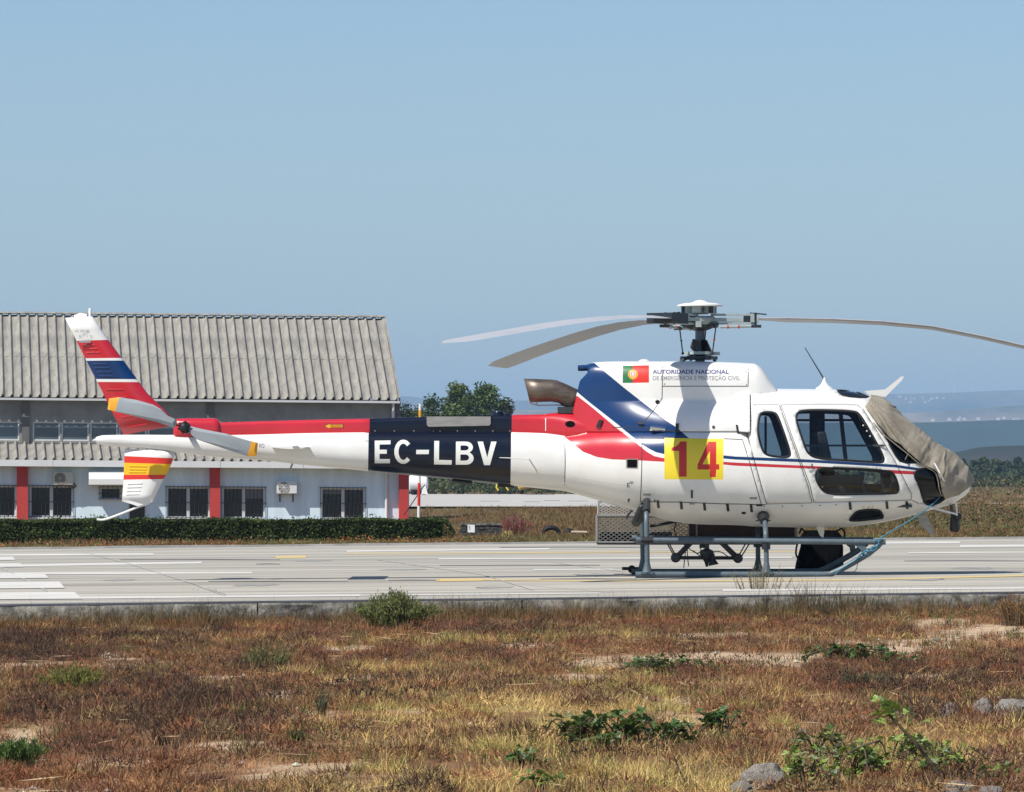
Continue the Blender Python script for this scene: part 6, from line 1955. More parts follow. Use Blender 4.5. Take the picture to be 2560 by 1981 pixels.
def zones(x, y):
    X, Y = pix_of(x, y, zground(x, y))
    def g(cx, cy, rx, ry): return np.exp(-(((X - cx) / rx) ** 2 + ((Y - cy) / ry) ** 2))
    straw = -.06 + .85 * g(1250, 1780, 420, 100) + .95 * g(1600, 1940, 620, 110) + .85 * g(2400, 1890, 330, 110) + .5 * g(900, 1930, 300, 70) + .35 * g(1700, 1760, 300, 60) + .4 * g(1980, 1545, 140, 20) + .5 * g(2520, 1545, 90, 35)
    dark = .06 + .95 * g(560, 1810, 220, 60) + .75 * g(300, 1790, 260, 80) + .4 * g(250, 1650, 400, 70) + .55 * g(2300, 1720, 300, 32) + .5 * g(200, 1620, 300, 40) + .35 * g(800, 1960, 200, 40)
    n1, n2 = fbm(x, y, 2.4, 131), fbm(x, y, 1.6, 151)
    straw = np.clip(straw + 1.3 * (n1 - .5), 0, 1); dark = np.clip(dark + 1.2 * (n2 - .5), 0, 1) * (1 - .7 * straw)
    return X, Y, straw, dark
x, y = sample_fg(17500)
X, Y, straw, dark = zones(x, y)
bw = bare_w(x, y, zground(x, y))
keep = rng.random(len(x)) > bw * .92
x, y, straw, dark, Y = x[keep], y[keep], straw[keep], dark[keep], Y[keep]
hn = np.clip(.20 + 2.6 * (fbm(x, y, 1.0, 201) - .30), .15, 1.9)
pick = rng.random(len(x))
isS = pick < straw; isD = (~isS) & (rng.random(len(x)) < dark); isH = ~(isS | isD)
tufts('dry_straw_grass', x[isS], y[isS], .085 * hn[isS], 13, .08, .0038, (.68, .49, .19), (.45, .36, .115), fbm(x[isS], y[isS], 2, 5), 1.5)
tufts('dead_dark_brush', x[isD], y[isD], .085 * hn[isD], 14, .09, .0055, (.045, .028, .022), (.085, .055, .036), fbm(x[isD], y[isD], 2, 6), 1.7)
tufts('reddish_heath', x[isH], y[isH], .060 * hn[isH], 14, .10, .0055, (.24, .105, .054), (.37, .215, .095), fbm(x[isH], y[isH], 1.3, 7), 1.7)
# matted hummocks of heath and straw
def hummocks(name, n, rad, hgt, nb, blade_h, w, cols, zone):
    x, y = sample_fg(n)
    X, Y, straw, dark = zones(x, y)
    wgt = {'h': (1 - straw) * .8, 'd': dark * 1.3, 's': straw * 1.2}[zone]
    k = (rng.random(len(x)) < wgt) & (bare_w(x, y, zground(x, y)) < .25)
    x, y = x[k], y[k]; m = len(x)
    Rr = rad * (.5 + rng.random(m)); H = hgt * (.4 + .9 * rng.random(m))
    a = rng.random((m, nb)) * 6.283; q = np.sqrt(rng.random((m, nb)))
    bx_ = (x[:, None] + Rr[:, None] * q * np.cos(a)).ravel(); by_ = (y[:, None] + Rr[:, None] * .8 * q * np.sin(a)).ravel()
    bz = zground(bx_, by_) + (H[:, None] * (1 - q ** 2.2)).ravel() - .015
    N = m * nb
    lean = np.stack([(q * np.cos(a)).ravel() * .9, (q * np.sin(a)).ravel() * .9, np.full(N, .75)], -1) + rng.normal(0, .45, (N, 3))
    lean /= np.linalg.norm(lean, axis=1, keepdims=True)
    L = blade_h * (.4 + rng.random(N))
    s_ = np.cross(lean, rand_unit(N)); s_ /= np.linalg.norm(s_, axis=1, keepdims=True) + 1e-9
    B0 = np.stack([bx_, by_, bz], -1)
    V = np.stack([B0 - s_ * w * .5, B0 + s_ * w * .5, B0 + lean * L[:, None] + rng.normal(0, .006, (N, 3))], 1).reshape(-1, 3)
    cc = np.array(cols)[rng.integers(len(cols), size=m)] * (.7 + .6 * rng.random((m, 1)))
    col = np.repeat(cc, nb, 0) * (1 + .4 * (rng.random((N, 1)) * 2 - 1))
    o = put(name, np_mesh(name, V, np.arange(3 * N).reshape(N, 3), np.repeat(col, 3, 0), [grassm])); o['kind'] = 'stuff'
hummocks('heath_hummocks', 3300, .22, .085, 170, .055, .007, [(.25, .108, .055), (.19, .09, .058), (.32, .165, .075), (.18, .10, .062), (.26, .19, .09)], 'h')
hummocks('dead_heath_hummocks', 1600, .28, .12, 200, .06, .007, [(.065, .043, .033), (.10, .065, .043), (.14, .08, .052)], 'd')
hummocks('straw_hummocks', 2900, .20, .05, 150, .085, .0042, [(.70, .51, .21), (.56, .42, .15), (.60, .39, .16), (.38, .35, .11)], 's')
# long loose straw standing above the mat
x, y = sample_fg(2600)
X, Y, straw, dark = zones(x, y)
k = rng.random(len(x)) < (.15 + straw)
tufts('tall_straw', x[k], y[k], .16 * (.3 + .9 * rng.random(k.sum())), 7, .09, .003, (.50, .35, .15), (.24, .15, .07), rng.random(k.sum()), 1.2)
x, y = sample_fg(1500)
X, Y, straw, dark = zones(x, y)
k = rng.random(len(x)) < dark * 1.1
tufts('tangled_dead_brush', x[k], y[k], .20 * (.3 + .8 * rng.random(k.sum())), 16, .16, .005, (.040, .026, .022), (.08, .055, .04), rng.random(k.sum()), 1.8)
# flattened stalks and small stones lying on the ground
x, y = sample_fg(1500); n = len(x)
ax_ = rng.normal(0, 1, (n, 3)); ax_[:, 2] *= .12
V, F, c_ = leaf_quads(np.stack([x, y, zground(x, y) + .03 + .03 * rng.random(n)], -1), .06 + .10 * rng.random(n), jitter((.55, .42, .24), n, .3, (.14, .09, .06), .4), .2, None, ax_, .022)
foliage_obj('flattened_stalks', V, F, c_, None, grassm)
x, y = sample_fg(4200); k = bare_w(x, y, zground(x, y)) + .12 > rng.random(len(x)); x, y = x[k], y[k]; n = len(x)
r_ = .006 + .022 * rng.random(n) ** 3
oc = np.array([(1, 0, 0), (0, 1, 0), (-1, 0, 0), (0, -1, 0), (0, 0, .75), (0, 0, -.6)], float)
V = (np.stack([x, y, zground(x, y) + r_ * .3], -1)[:, None, :] + oc[None] * r_[:, None, None] * (.7 + .6 * rng.random((n, 6, 1)))).reshape(-1, 3)
fo = np.array([(0, 1, 4), (1, 2, 4), (2, 3, 4), (3, 0, 4), (1, 0, 5), (2, 1, 5), (3, 2, 5), (0, 3, 5)])
F = (np.arange(n)[:, None, None] * 6 + fo[None]).reshape(-1, 3)
foliage_obj('scattered_stones', V, F, np.repeat(jitter((.52, .46, .38), n, .35), 6, 0), None, grassm)
# green weeds mixed through
x, y = sample_fg(3600)
k = fbm(x, y, 1.9, 301) > .54
tufts('green_weeds', x[k], y[k], .09 * (.5 + rng.random(k.sum())), 12, .07, .006, (.085, .105, .032), (.17, .155, .055), rng.random(k.sum()), .8)
# tall thin weeds against the kerb wall
n = 420
n = 1100
xk = rng.uniform(-6.5, 6.8, n); cl_ = fbm(xk, xk * 0, 1.3, 401)
cl_ = np.clip(cl_ + .5 * np.exp(-((xk - 2.9) / .5) ** 2) + .3 * np.exp(-((xk + 3.6) / .8) ** 2), 0, 1.2)
kk = rng.random(n) < cl_ ** 2 * 1.6
xk = xk[kk]; yk = near_edge(xk) - .25 - .35 * rng.random(len(xk))
tufts('kerb_weeds', xk, yk, .22 * (.5 + .9 * rng.random(len(xk))) * (1 + .5 * np.exp(-((xk - 2.9) / .5) ** 2)), 9, .06, .005, (.17, .12, .06), (.095, .085, .04), rng.random(len(xk)), .6, bend=.2)
x2 = rng.uniform(-6.6, 6.9, 1500); y2 = near_edge(x2) - .2 - .9 * rng.random(1500) ** 1.5
tufts('kerb_grass', x2, y2, .15 * (.4 + rng.random(1500)) * (.5 + fbm(x2, y2, 1.0, 431)), 14, .08, .005, (.23, .115, .05), (.17, .14, .06), fbm(x2, y2, 1.2, 421), .8)
# dry field beyond the runway
n = 15000
d = 101 + 128 * rng.random(n) ** 1.35; x = (rng.random(n) * 2 - 1) * d * .115; y = d - CAMD
k = (y > far_edge(x) + .25) & ~((x < -3.7) & (y > 112)) & (d < 226)
x, y = x[k], y[k]
tufts('dry_field_grass', x, y, (.12 + .0006 * (y + CAMD)) * (.15 + 1.5 * fbm(x, y, 4, 511) ** 1.5), 12, .25, .016, (.20, .105, .055), (.17, .155, .065), np.clip(fbm(x, y, 9, 521) * 1.6 - .3, 0, 1), .9)
n = 6000
d = 226 + 600 * rng.random(n) ** 1.5; x = rng.uniform(6, 120, n); y = d - CAMD
k = (np.abs(x) < d * .12) & (d > 235)
x, y = x[k], y[k]
tufts('far_field_grass', x, y, .35 * (.2 + fbm(x, y, 14, 541)), 10, .6, .05, (.23, .13, .06), (.12, .125, .055), np.clip(fbm(x, y, 30, 551) * 2 - .5, 0, 1), .9)
# verge tufts right behind the far edge
n = 2600
x = rng.uniform(-13, 13, n); y = far_edge(x) + .4 + 4.5 * rng.random(n) ** 1.4
tufts('verge_grass', x, y, np.where(x < -1, .15, .22) * (.3 + fbm(x, y, 2.4, 611)), 14, .14, .011, (.22, .125, .06), (.15, .155, .06), np.clip(fbm(x, y, 3, 621) * 2 - .55, 0, 1), .9)

for q_ in range(2):
    n = 5200; x = rng.uniform(-13, 13, n); y = far_edge(x) + .35 + (1.6 if q_ == 0 else 5) * rng.random(n)
    hh = .34 * fbm(x, y, .9, 731 + q_) ** 1.4 * rng.random(n) ** .6
    cc = np.array([(.13, .14, .05), (.30, .15, .05), (.36, .13, .045), (.09, .115, .035), (.24, .19, .08), (.16, .15, .05)])[(fbm(x, y, 1.3, 741 + q_, 3) * 8.5 - 1.2).clip(0, 5.99).astype(int)] * (1 + .4 * (rng.random((n, 1)) * 2 - 1))
    V, F, c_ = leaf_quads(np.stack([x, y, zground(x, y) + hh], -1), .022 * (.5 + rng.random(n)), cc, .1)
    foliage_obj('verge_weeds', V, F, c_)
# ---- individual plants
def leaf_mesh(name, kind):
    """three toothed leaflets on a stalk; unit size about 1"""
    b = MB()
    def leaflet(o, ang, s_):
        pts = [(0, 0, 0), (.18, .20, .05), (.30, .38, .07), (.24, .55, .05), (.16, .70, .02), (0, 1.0, -.10), (-.16, .70, .02), (-.24, .55, .05), (-.30, .38, .07), (-.18, .20, .05), (0, .5, .0)]
        ca_, sa_ = math.cos(ang), math.sin(ang)
        vs = [(o[0] + s_ * (x * ca_ - y * sa_), o[1] + s_ * (x * sa_ + y * ca_), o[2] + s_ * z) for x, y, z in pts]
        b.add(vs, [(10, i, (i + 1) % 10) for i in range(10)], 0, True)
    leaflet((0, .3, 0), 0, .8); leaflet((.03, .28, 0), -1.15, .62); leaflet((-.03, .28, 0), 1.15, .62)
    b.tube([(0, -.1, 0), (0, .35, 0)], .025, 4)
    return b
LEAF = {}
for nm, c in (('dark', (.065, .135, .030)), ('bright', (.27, .38, .07)), ('mid', (.11, .185, .04)), ('pale', (.27, .33, .17))):
    m = mat('bramble_leaf_' + nm, c, .45, var=.35, vscale=.9, transl=.25)
    LEAF[nm] = leaf_mesh('leaf', nm).mesh('leaf', [m])
stemm = mat('bramble_stem', (.10, .07, .04), .8, var=.4, vscale=10)
def bramble(X, Y, wpx, hpx, nst, nleaf, size, kinds, label, seed, group='bramble plants in the dry grass', upright=.3):
    rr = random.Random(seed)
    x0, y0, z0 = G(X, Y, -.36)
    for _ in range(4):
        d = y0 + CAMD; z0 = float(zground(x0, y0)); d = (EYE - z0) * FPX / (Y - HOR); y0 = d - CAMD; x0 = (X - 1280) / FPX * d
    s_ = (y0 + CAMD) / FPX
    w, h = wpx * s_ / 2 * 1.22, hpx * s_ * .85; size *= .85
    root = empty('bramble', (x0, y0, z0), label, 'bramble', group)
    b = MB(); pts = []
    for k in range(nst):
        a = rr.choice([0, math.pi]) + rr.gauss(0, .55); L = w * rr.uniform(.35, 1.15)
        ex_, ey_ = x0 + L * math.cos(a), y0 + L * math.sin(a) * .8
        ez = float(zground(ex_, ey_)) + h * rr.uniform(.05, .55)
        px_, py_ = x0 + .15 * w * rr.uniform(-1, 1), y0 + .15 * w * rr.uniform(-1, 1)
        p = spline([(px_, py_, float(zground(px_, py_)) - .01), ((px_ * .65 + ex_ * .35), (py_ * .65 + ey_ * .35), z0 + h * rr.uniform(.55, 1.0)), ((px_ * .3 + ex_ * .7), (py_ * .3 + ey_ * .7), z0 + h * rr.uniform(.5, 1.0)), (ex_, ey_, ez)], 6)
        b.tube(p, [.0045] * len(p), 5); pts.append(p)
    b.obj('stem', stemm, root)
    for i in range(min(290, int(nleaf * 2.0))):
        p = rr.choice(pts); k = rr.randrange(2, len(p))
        q = p[k] + Vector((rr.gauss(0, .02), rr.gauss(0, .02), rr.uniform(-.01, .03)))
        o = bpy.data.objects.new('leaf', LEAF[rr.choice(kinds)]); C.objects.link(o)
        o.parent = root; o.matrix_parent_inverse = Matrix.Translation(root.location).inverted()
        o.location = q
        o.rotation_euler = (rr.uniform(-.2, 1.1), rr.uniform(-.6, .6), rr.uniform(0, 6.283))
        sc = size * rr.uniform(.5, 1.1); o.scale = (sc, sc, sc)
    return root
bramble(2115, 1668, 200, 58, 16, 190, .062, ['dark', 'dark', 'mid'], 'larger dark green bramble beside the bare sandy strip', 1)
bramble(2240, 1672, 110, 36, 8, 60, .055, ['dark', 'mid'], 'small trailing end of dark bramble, right of the larger one', 2)
bramble(1672, 1690, 200, 48, 12, 120, .055, ['dark', 'mid', 'dark'], 'flat dark bramble left of the bare sandy strip', 3)
bramble(1430, 1872, 190, 90, 9, 78, .068, ['dark', 'dark', 'mid'], 'leafy dark bramble in the straw grass, left of centre foreground', 4)
bramble(1570, 1868, 150, 90, 8, 70, .068, ['dark', 'mid'], 'bramble with upright dark leaves in the middle foreground', 5)
bramble(1665, 1868, 150, 62, 7, 60, .062, ['dark', 'mid', 'mid'], 'thin leafy bramble runners bridging the gap in the middle foreground', 31)
bramble(1480, 1885, 120, 50, 6, 46, .06, ['dark', 'mid'], 'low bramble runners in front of the leafy dark bramble', 32)
bramble(1800, 1850, 130, 78, 6, 46, .068, ['dark', 'dark'], 'small dark bramble with bare lower stem behind the middle foreground grass', 6)
bramble(1310, 1925, 120, 50, 5, 32, .062, ['dark', 'mid'], 'low dark bramble sprigs at the left end of the foreground brambles', 7)
bramble(2130, 1962, 190, 110, 8, 95, .060, ['bright', 'bright', 'mid', 'pale'], 'bright green bramble at the bottom right of the foreground', 8)
bramble(2010, 1978, 120, 100, 5, 42, .058, ['bright', 'pale', 'bright'], 'light green bramble shoots just right of the foreground rock', 9)
bramble(2230, 1925, 200, 90, 8, 70, .058, ['bright', 'mid', 'bright'], 'bright bramble tangle between the two lower right rocks and the leaning cane', 21)
bramble(2040, 1900, 140, 80, 6, 40, .056, ['bright', 'pale', 'mid'], 'pale green bramble shoots rising behind the largest rock', 22)
bramble(2400, 1925, 130, 60, 5, 34, .054, ['mid', 'bright'], 'loose bramble leaves right of the leaning cane', 23)
bramble(2330, 1945, 120, 60, 5, 26, .060, ['bright', 'mid'], 'few bright leaves around the foot of the leaning stem', 10)
bramble(2480, 1975, 130, 60, 5, 24, .052, ['mid', 'bright'], 'sparse green bramble in the lower right corner', 12)
bramble(1345, 1985, 90, 50, 4, 22, .055, ['bright', 'mid'], 'small green sprig at the bottom edge left of the rock', 13)
# one long leaning stem with leaves
def gpt(X, Y, up=0.0):
    x0, y0, z0 = G(X, Y, -.36)
    for _ in range(4):
        z0 = float(zground(x0, y0)); d = (EYE - z0) * FPX / (Y - HOR); y0 = d - CAMD; x0 = (X - 1280) / FPX * d
    return Vector((x0, y0, z0 + up))
def up_at(base, X, Y):          # point standing over the same depth as base
    return Vector(P(X, Y, base.y))
bs = gpt(2365, 1968)
root = empty('leaning_bramble_cane', bs, 'long dark bramble cane leaning up to the left with bright leaves', 'bramble cane')
b = MB(); cp = spline([bs, up_at(bs, 2325, 1905), up_at(bs, 2280, 1850), up_at(bs, 2225, 1790), up_at(bs, 2205, 1768)], 6)
b.tube(cp, list(np.linspace(.010, .005, len(cp))), 6); b.obj('stem', stemm, root)
rr = random.Random(77)
for i in range(46):
    t = rr.choice([rr.uniform(.55, 1), rr.uniform(.2, 1)]); q = cp[min(len(cp) - 1, int(t * len(cp)))] + Vector((rr.gauss(0, .045), rr.gauss(0, .04), rr.gauss(.01, .03)))
    o = bpy.data.objects.new('leaf', LEAF[rr.choice(['bright', 'bright', 'pale'])]); C.objects.link(o); o.parent = root; o.matrix_parent_inverse = Matrix.Translation(root.location).inverted()
    o.location = q; o.rotation_euler = (rr.uniform(0, 1.2), rr.uniform(-.6, .6), rr.uniform(0, 6.28)); sc = .058 * rr.uniform(.6, 1.2); o.scale = (sc,) * 3
# bare twigs
for pts, lab in (([(2095, 1985), (2100, 1920), (2125, 1880), (2200, 1850)], 'thin arching twig among the bright brambles'), ([(1712, 1955), (1700, 1930), (1684, 1893)], 'short dark dead stalk in front of the straw grass'), ([(1955, 1905), (1962, 1870), (1972, 1850)], 'dark upright stub behind the foreground rock'), ([(2500, 1905), (2540, 1890), (2580, 1880)], 'pale dead stick lying at the right edge'), ([(1630, 1772), (1665, 1760), (1700, 1742)], 'pale dead stick lying above the brambles')):
    base = gpt(*pts[0]); b = MB(); b.tube(spline([base] + [up_at(base, *p) for p in pts[1:]], 5), .005, 5)
    tag(b.obj('twig', stemm if 'pale' not in lab else mat('pale_twig', (.42, .33, .2), .9)), lab, 'twig')

# broom-like bushes and small green plants
def bush(name, X, Y, wpx, hpx, n, size, cols, label, cat, stems=24, spiky=True, group=None):
    base = gpt(X, Y) if Y > 1480 else Vector((G(X, Y)[0], G(X, Y)[1], float(zground(*G(X, Y)[:2]))))
    s_ = (base.y + CAMD) / FPX; w, h = wpx * s_ / 2, hpx * s_
    root = empty(name, base, label, cat, group)
    b = MB(); L = []
    for k in range(stems):
        a = rng.random() * 6.283; r_ = w * (.15 + .85 * rng.random())
        tip = base + Vector((r_ * math.cos(a), r_ * math.sin(a) * .7, h * (1.05 - .45 * (r_ / w) ** 2) * (.7 + .35 * rng.random())))
        mid = base + Vector((r_ * .45 * math.cos(a), r_ * .35 * math.sin(a), h * .5))
        p = spline([base + Vector((r_ * .55 * math.cos(a), r_ * .4 * math.sin(a), -.02)), base.lerp(mid, .5) * 0 + Vector((base.x + r_ * .75 * math.cos(a), base.y + r_ * .5 * math.sin(a), base.z + h * .45)), tip], 4)
        p = p; b.tube(p, list(np.linspace(.004, .0015, len(p))) if h < .8 else list(np.linspace(.012, .004, len(p))), 4); L.append(np.array(p))
    b.obj('stem', stemm, root)
    cen = []
    for i in range(n):
        p = L[rng.integers(len(L))]; t = (rng.random() ** .9) * (len(p) - 1); k = min(int(t), len(p) - 2); q = p[k] * (1 - t + k) + p[k + 1] * (t - k)
        cen.append(q + rng.normal(0, 1, 3) * size * (1.1 if spiky else 2.2))
    cen = np.array(cen)
    col = np.array(cols)[rng.integers(len(cols), size=n)] * (1 + .35 * (rng.random((n, 1)) * 2 - 1))
    ax_ = rng.normal(0, .45, (n, 3)) + np.array([0, 0, 1.0]); ax_[:, 0] += (cen[:, 0] - base.x) / max(w, .01) * .5
    V, F, c_ = leaf_quads(cen, size * (.6 + .8 * rng.random(n)), col, .0, None, ax_ if spiky else None, .20 if spiky else .45)
    foliage_obj('foliage', V, F, c_, root)
    return root
bush('broom_bush', 985, 1577, 235, 96, 11000, .020, [(.12, .155, .045), (.18, .205, .065), (.085, .115, .035), (.20, .19, .08)], 'green broom bush growing against the kerb wall', 'bush', 110)
bush('green_shrub', 670, 1688, 150, 78, 2600, .013, [(.15, .16, .06), (.20, .20, .08), (.11, .12, .05)], 'grey-green shrub in the middle of the brown heath', 'shrub', 30)
bush('green_shrub', 185, 1742, 200, 82, 4600, .013, [(.18, .19, .04), (.24, .23, .06), (.12, .13, .035)], 'yellow-green shrub on the left of the heath', 'shrub', 46)
bush('green_shrub', 40, 1918, 150, 76, 2600, .014, [(.08, .155, .035), (.12, .19, .05), (.06, .105, .03)], 'dark green shrub at the lower left picture edge', 'shrub', 30)
bush('green_shrub', 735, 1866, 70, 42, 500, .014, [(.06, .085, .025), (.09, .11, .035)], 'small green shrub below the bare sandy patch', 'shrub', 16)
bush('green_shrub', 806, 1790, 60, 60, 420, .012, [(.10, .11, .06), (.13, .13, .07)], 'thin grey-green plant beside the bare patch', 'shrub', 16)
bush('green_shrub', 2470, 1530, 100, 50, 1300, .015, [(.06, .09, .025), (.085, .115, .035)], 'green shrub against the kerb wall at the right', 'shrub', 26)
bush('green_shrub', 2150, 1712, 260, 26, 1400, .015, [(.10, .105, .06), (.08, .085, .045), (.13, .12, .07)], 'low grey-green cushion plant below the larger dark bramble', 'shrub', 40)
bush('dry_weed', 1900, 1545, 230, 135, 2600, .010, [(.28, .24, .09), (.21, .18, .07), (.33, .25, .11)], 'tall thin yellowing weed in front of the near skid', 'weed', 46)
bush('dry_weed', 2000, 1530, 60, 66, 700, .010, [(.17, .10, .05), (.22, .14, .07)], 'brown dry weed clump right of the tall yellowing weed', 'weed', 26)
bush('dry_weed', 2215, 1540, 130, 44, 700, .011, [(.33, .21, .07), (.28, .16, .06)], 'golden dry weed clump near the kerb on the right', 'weed', 40)
bush('dry_weed', 2540, 1560, 130, 80, 1200, .013, [(.34, .20, .06), (.28, .14, .05)], 'large golden dry clump at the right picture edge', 'weed', 60)
bush('dry_weed', 500, 1545, 260, 70, 2000, .012, [(.12, .11, .06), (.17, .14, .07), (.10, .085, .05)], 'dull olive dry weeds hiding the kerb wall on the left', 'weed', 80)
bush('dry_weed', 690, 1530, 40, 56, 260, .009, [(.2, .17, .1), (.15, .12, .07)], 'single thin seed-head weed standing at the kerb, left of the broom bush', 'weed', 8)

# ---- rocks
rockm = mat('grey_limestone', (.44, .40, .35), .95, col2=(.20, .18, .155), vscale=11, bump=.9, bscale=26)
def rock(X, Y, wpx, hpx, label, seed):
    base = gpt(X, Y); s_ = (base.y + CAMD) / FPX
    bm = bmesh.new(); bmesh.ops.create_icosphere(bm, subdivisions=4, radius=1)
    for v in bm.verts:
        p = np.array(v.co)
        n = fbm(np.array([p[0] * 1.3 + seed * 7]), np.array([p[1] * 1.3 + p[2] * 2.1]), 1.0, seed, 4)[0]
        n2 = abs(fbm(np.array([p[2] * 3 + seed]), np.array([p[0] * 3 - p[1] * 2]), 1.0, seed + 9, 4)[0] - .5)
        v.co = Vector(p * (.78 + .5 * n - .45 * n2)); v.co.z = max(v.co.z, -.3)
    me = bpy.data.meshes.new('rock'); bm.to_mesh(me); bm.free(); me.materials.append(rockm)
    me.polygons.foreach_set('use_smooth', [True] * len(me.polygons)); me.set_sharp_from_angle(angle=R(28))
    o = bpy.data.objects.new('rock', me); C.objects.link(o); o.location = base + Vector((0, 0, hpx * s_ * .22))
    o.scale = (wpx * s_ / 2, wpx * s_ / 2.2, hpx * s_ * .78); o.rotation_euler = (0, 0, seed * .9)
    return tag(o, label, 'rock', 'pale rocks in the foreground')
rock(1912, 1972, 118, 66, 'largest pale rock at the bottom edge, with a leaf in front', 1)
rock(1855, 1988, 70, 34, 'small rock touching the left foot of the largest rock', 2)
rock(2395, 1985, 80, 34, 'round pale rock at the bottom edge right of the leaning cane', 3)
rock(2480, 1990, 70, 26, 'smaller pale rock right of the round bottom edge rock', 4)
rock(2375, 1798, 56, 40, 'leftmost rock of the row above the lower right grass', 5)
rock(2458, 1800, 64, 52, 'middle rock of the row above the lower right grass', 6)
rock(2535, 1794, 100, 50, 'right edge rock of the row above the lower right grass', 7)
rock(2005, 1838, 34, 16, 'small pale stone behind the bright brambles', 8)
rock(1373, 1602, 18, 9, 'tiny white stone on the brown heath left of centre', 9)
rock(1825, 1605, 20, 10, 'tiny white stone on the heath below the skids', 10)
rock(2340, 1606, 24, 12, 'tiny white stone on the bare ground at the right', 11)

# ================================================================== things between the runways
pole = empty('striped_pole', (P(1050, 0, 57)[0], 57, -.15), 'slim red and white striped pole with an orange top beside the hangar', 'pole')
b = MB()
stp = [(1345, 1265, 0), (1265, 1208, 1), (1208, 1150, 0), (1150, 1090, 1), (1090, 1048, 0), (1048, 1026, 2), (1026, 1010, 3)]
for Ya, Yb, m in stp:
    q = MB(); q.tube([P(1046 + (1345 - Ya) * .014, Ya, 57), P(1046 + (1345 - Yb) * .014, Yb, 57)], .034, 10)
    q.obj('pole_section', [M['whiteplastic'], M['flagred'], M['orange'], M['whiteplastic']][m], pole)
b.tube([P(1010, 1288, 57.5), P(1062, 1212, 57)], .012, 6); b.obj('stay', M['dgrey'], pole)

# stone wall with a white sign, flowers, old tyres
wl = empty('stone_wall', (P(1200, 0, 52)[0], 52, -.1), 'low dark stone wall with a grey coping beyond the runway', 'wall')
sm = mat('dark_stone', (.10, .098, .095), .95, col2=(.04, .04, .042), vscale=9, bump=.8)
xa, xb = P(1152, 0, 52)[0], P(1253, 0, 52)[0]
z0, z1 = P(0, 1338, 52)[2], P(0, 1310, 52)[2]
rr = random.Random(4)
z = z0 - .05
while z < z1 - .05:
    x = xa - rr.uniform(0, .06); hh = rr.uniform(.05, .075)
    while x < xb:
        w_ = rr.uniform(.06, .13)
        b = MB(); b.box((x + w_ / 2, 52 + rr.uniform(-.012, .012), z + hh / 2), (w_ - .012, .22, hh - .010), Matrix.Rotation(rr.uniform(-.06, .06), 3, 'Y')); b.obj('stone', sm, wl); x += w_
    z += hh
b = MB(); b.bx(xa - .03, xb + .02, 51.87, 52.13, z1 - .03, z1 + .02); b.obj('coping', conc, wl)
b = MB(); b.bx(xa, xb, 51.93, 52.08, z0 - .1, z1 - .035); b.obj('mortar', mat('grey_mortar', (.14, .135, .13), .95), wl)
sg = empty('notice_board', (P(1178, 0, 51.7)[0], 51.7, z0), 'small white sign board leaning against the stone wall', 'sign')
b = MB(); b.box((P(1178, 0, 51.7)[0], 51.72, P(0, 1322, 51.7)[2]), (.155, .012, .165), Matrix.Rotation(-.08, 3, 'X')); b.obj('board', M['whiteplastic'], sg)
b = MB()
for dx, dz, w_, h_ in ((-.045, .04, .02, .05), (-.03, .0, .012, .05), (-.045, -.02, .03, .012)): b.box((P(1178, 0, 51.7)[0] + dx, 51.712, P(0, 1322, 51.7)[2] + dz), (w_, .004, h_), Matrix.Rotation(-.08, 3, 'X'))
b.obj('faded_mark', M['textgrey'], sg)
bush('flowering_bush', 1288, 1338, 95, 62, 1900, .030, [(.36, .06, .09), (.30, .09, .11), (.10, .11, .04), (.40, .12, .15), (.20, .12, .06)], 'pink-red flowering bush at the end of the stone wall', 'bush', 40)
bush('flowering_bush', 1270, 1341, 36, 26, 320, .028, [(.75, .55, .10), (.80, .68, .30), (.10, .12, .04)], 'clump of yellow flowers in front of the pink-red bush', 'flowers', 14)
for X, w_, lab in ((1378, 40, 'old black tyre half buried beside the flowering bush'), (1422, 22, 'smaller black tyre right of the larger half buried tyre')):
    b = MB(); q = P(X, 1326, 50); r_ = w_ * (50 + CAMD) / FPX / 2
    b.tube([(q[0] + r_ * math.cos(a), 50, q[2] - .08 + r_ * .8 * math.sin(a)) for a in np.linspace(0, 2 * np.pi, 25)], .05, 8, 0, False)
    tag(b.obj('tyre', M['rubber']), lab, 'tyre')
b = MB(); b.tube([P(1428, 1330, 46), P(1468, 1331, 46)], .022, 6); tag(b.obj('plank', mat('pale_plank', (.5, .42, .33), .9)), 'pale thin plank lying in the dry verge grass', 'plank')

# white tank trailer beyond the hangar corner
k = 340.0
tk = empty('tank_trailer', P(1050, 1238, k), 'white tank trailer parked at the far taxiway beside the hangar corner', 'trailer')
b = MB(); q = P(1046, 1208, k); b.lathe([(0, -.75), (.42, -.72), (.62, -.62), (.64, .62), (.44, .72), (0, .75)], q, 'x', 20); b.obj('tank', M['whiteplastic'], tk)
b = MB(); b.bx(P(1026, 0, k)[0], P(1070, 0, k)[0], k - .4, k + .4, P(0, 1229, k)[2], P(0, 1225, k)[2]); b.tube([P(1068, 1227, k), P(1078, 1234, k)], .05, 6); b.obj('chassis', M['dgrey'], tk)
for X in (1034, 1042, 1060):
    b = MB(); b.lathe([(.05, -.62), (.19, -.62), (.19, -.44), (.05, -.44)], P(X, 1233, k), 'y', 14); b.obj('wheel', M['rubber'], tk)
b = MB(); b.prism([P(*w, k)[::2] for w in [(1054, 1236), (1056, 1216), (1064, 1214), (1070, 1236)]], k - .7, k - .62); b.obj('mudguard', M['whiteplastic'], tk)

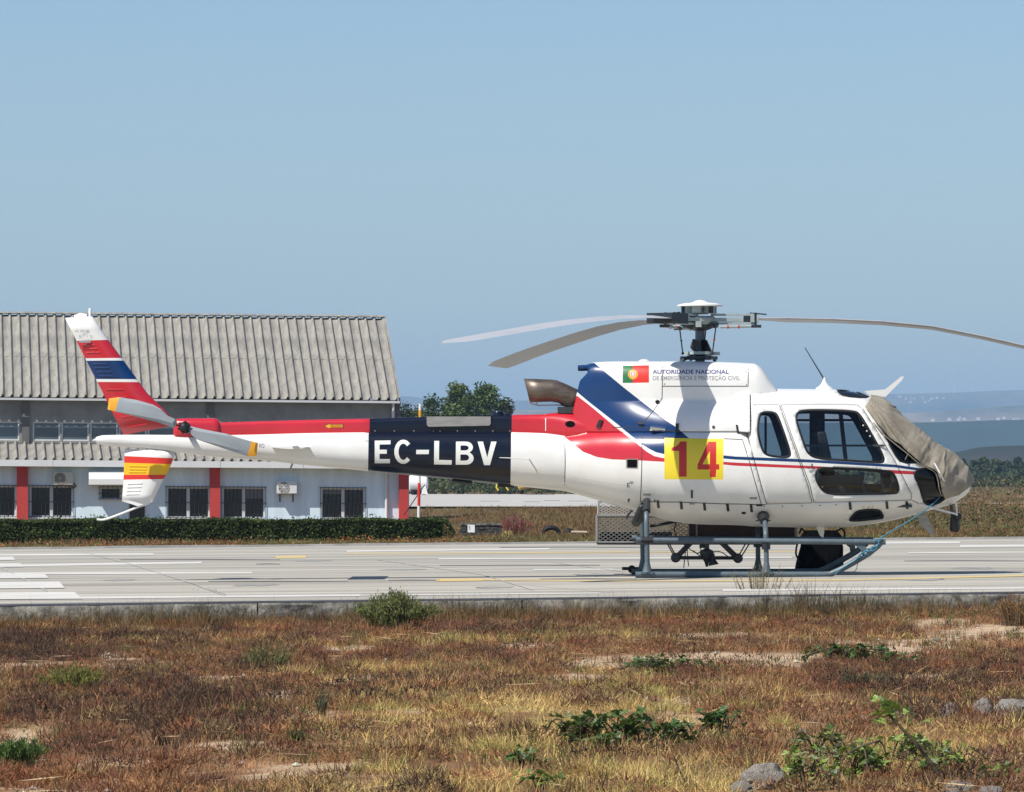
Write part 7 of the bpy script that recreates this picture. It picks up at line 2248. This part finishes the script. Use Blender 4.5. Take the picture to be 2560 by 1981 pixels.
# yellow aeroplane behind the tail boom
ky = 352.0
yp = empty('yellow_aeroplane', P(1340, 1236, ky), 'yellow low-wing aeroplane parked at the taxiway behind the tail boom', 'aeroplane')
ym = mat('yellow_aircraft_paint', (.62, .33, .02), .4, var=.1); 
fz = P(0, 1198, ky)[2]
b = MB(); rows = [(1238, .06, 1192), (1262, .28, 1196), (1300, .50, 1202), (1345, .62, 1202), (1395, .5, 1200), (1424, .34, 1200), (1434, .12, 1200)]
n = 14; vs = []
for X, r_, Yc in rows:
    q = P(X, Yc, ky)
    for j in range(n): vs.append((q[0], ky + r_ * .75 * math.cos(6.283 * j / n), q[2] + r_ * math.sin(6.283 * j / n)))
b.add(vs, [(i * n + j, i * n + (j + 1) % n, (i + 1) * n + (j + 1) % n, (i + 1) * n + j) for i in range(len(rows) - 1) for j in range(n)] + [tuple(range(n)), tuple((len(rows) - 1) * n + j for j in range(n))]); b.obj('fuselage', ym, yp)
b = MB()
for s_ in (-1, 1): b.add([(P(X, 0, ky)[0], ky + s_ * yy, P(0, Yw, ky)[2]) for X, yy, Yw in ((1296, .3, 1219), (1376, .3, 1217), (1370, 5.5, 1211), (1308, 5.5, 1213))] + [(P(X, 0, ky)[0], ky + s_ * yy, P(0, Yw, ky)[2]) for X, yy, Yw in ((1296, .3, 1222), (1376, .3, 1226), (1370, 5.5, 1216), (1308, 5.5, 1216))], [(0, 1, 2, 3), (7, 6, 5, 4), (0, 4, 5, 1), (1, 5, 6, 2), (2, 6, 7, 3), (3, 7, 4, 0)])
b.obj('wing', ym, yp)
b = MB(); b.prism([P(*w, ky)[::2] for w in [(1240, 1192), (1258, 1192), (1246, 1160), (1232, 1158)]], ky - .05, ky + .05); b.obj('tail_fin', ym, yp)
for X, yy in ((1243, 0), (1268, -1.1), (1299, 1.1)):
    b = MB(); b.tube([P(X, 1204, ky + yy), P(X - 2, 1219, ky + yy), P(X + 4, 1228, ky + yy)], .06, 8, 0); b.lathe([(.05, -.07), (.17, -.07), (.17, .07), (.05, .07)], P(X + 6, 1231, ky + yy), 'y', 12, 1); b.obj('undercarriage_leg', [M['yellow'], M['rubber']], yp)
b = MB(); b.tube([P(1432, 1200, ky), P(1442, 1200, ky)], [.16, .03], 10); b.obj('spinner', M['dgrey'], yp)
for a in (0, 2.09, 4.19):
    b = MB(); q = P(1436, 1200, ky); b.box((q[0], ky + .45 * math.sin(a), q[2] + .45 * math.cos(a)), (.05, .12, .95), Matrix.Rotation(-a, 3, 'X')); b.obj('propeller_blade', M['dgrey'], yp)
print('objects', len(bpy.data.objects))
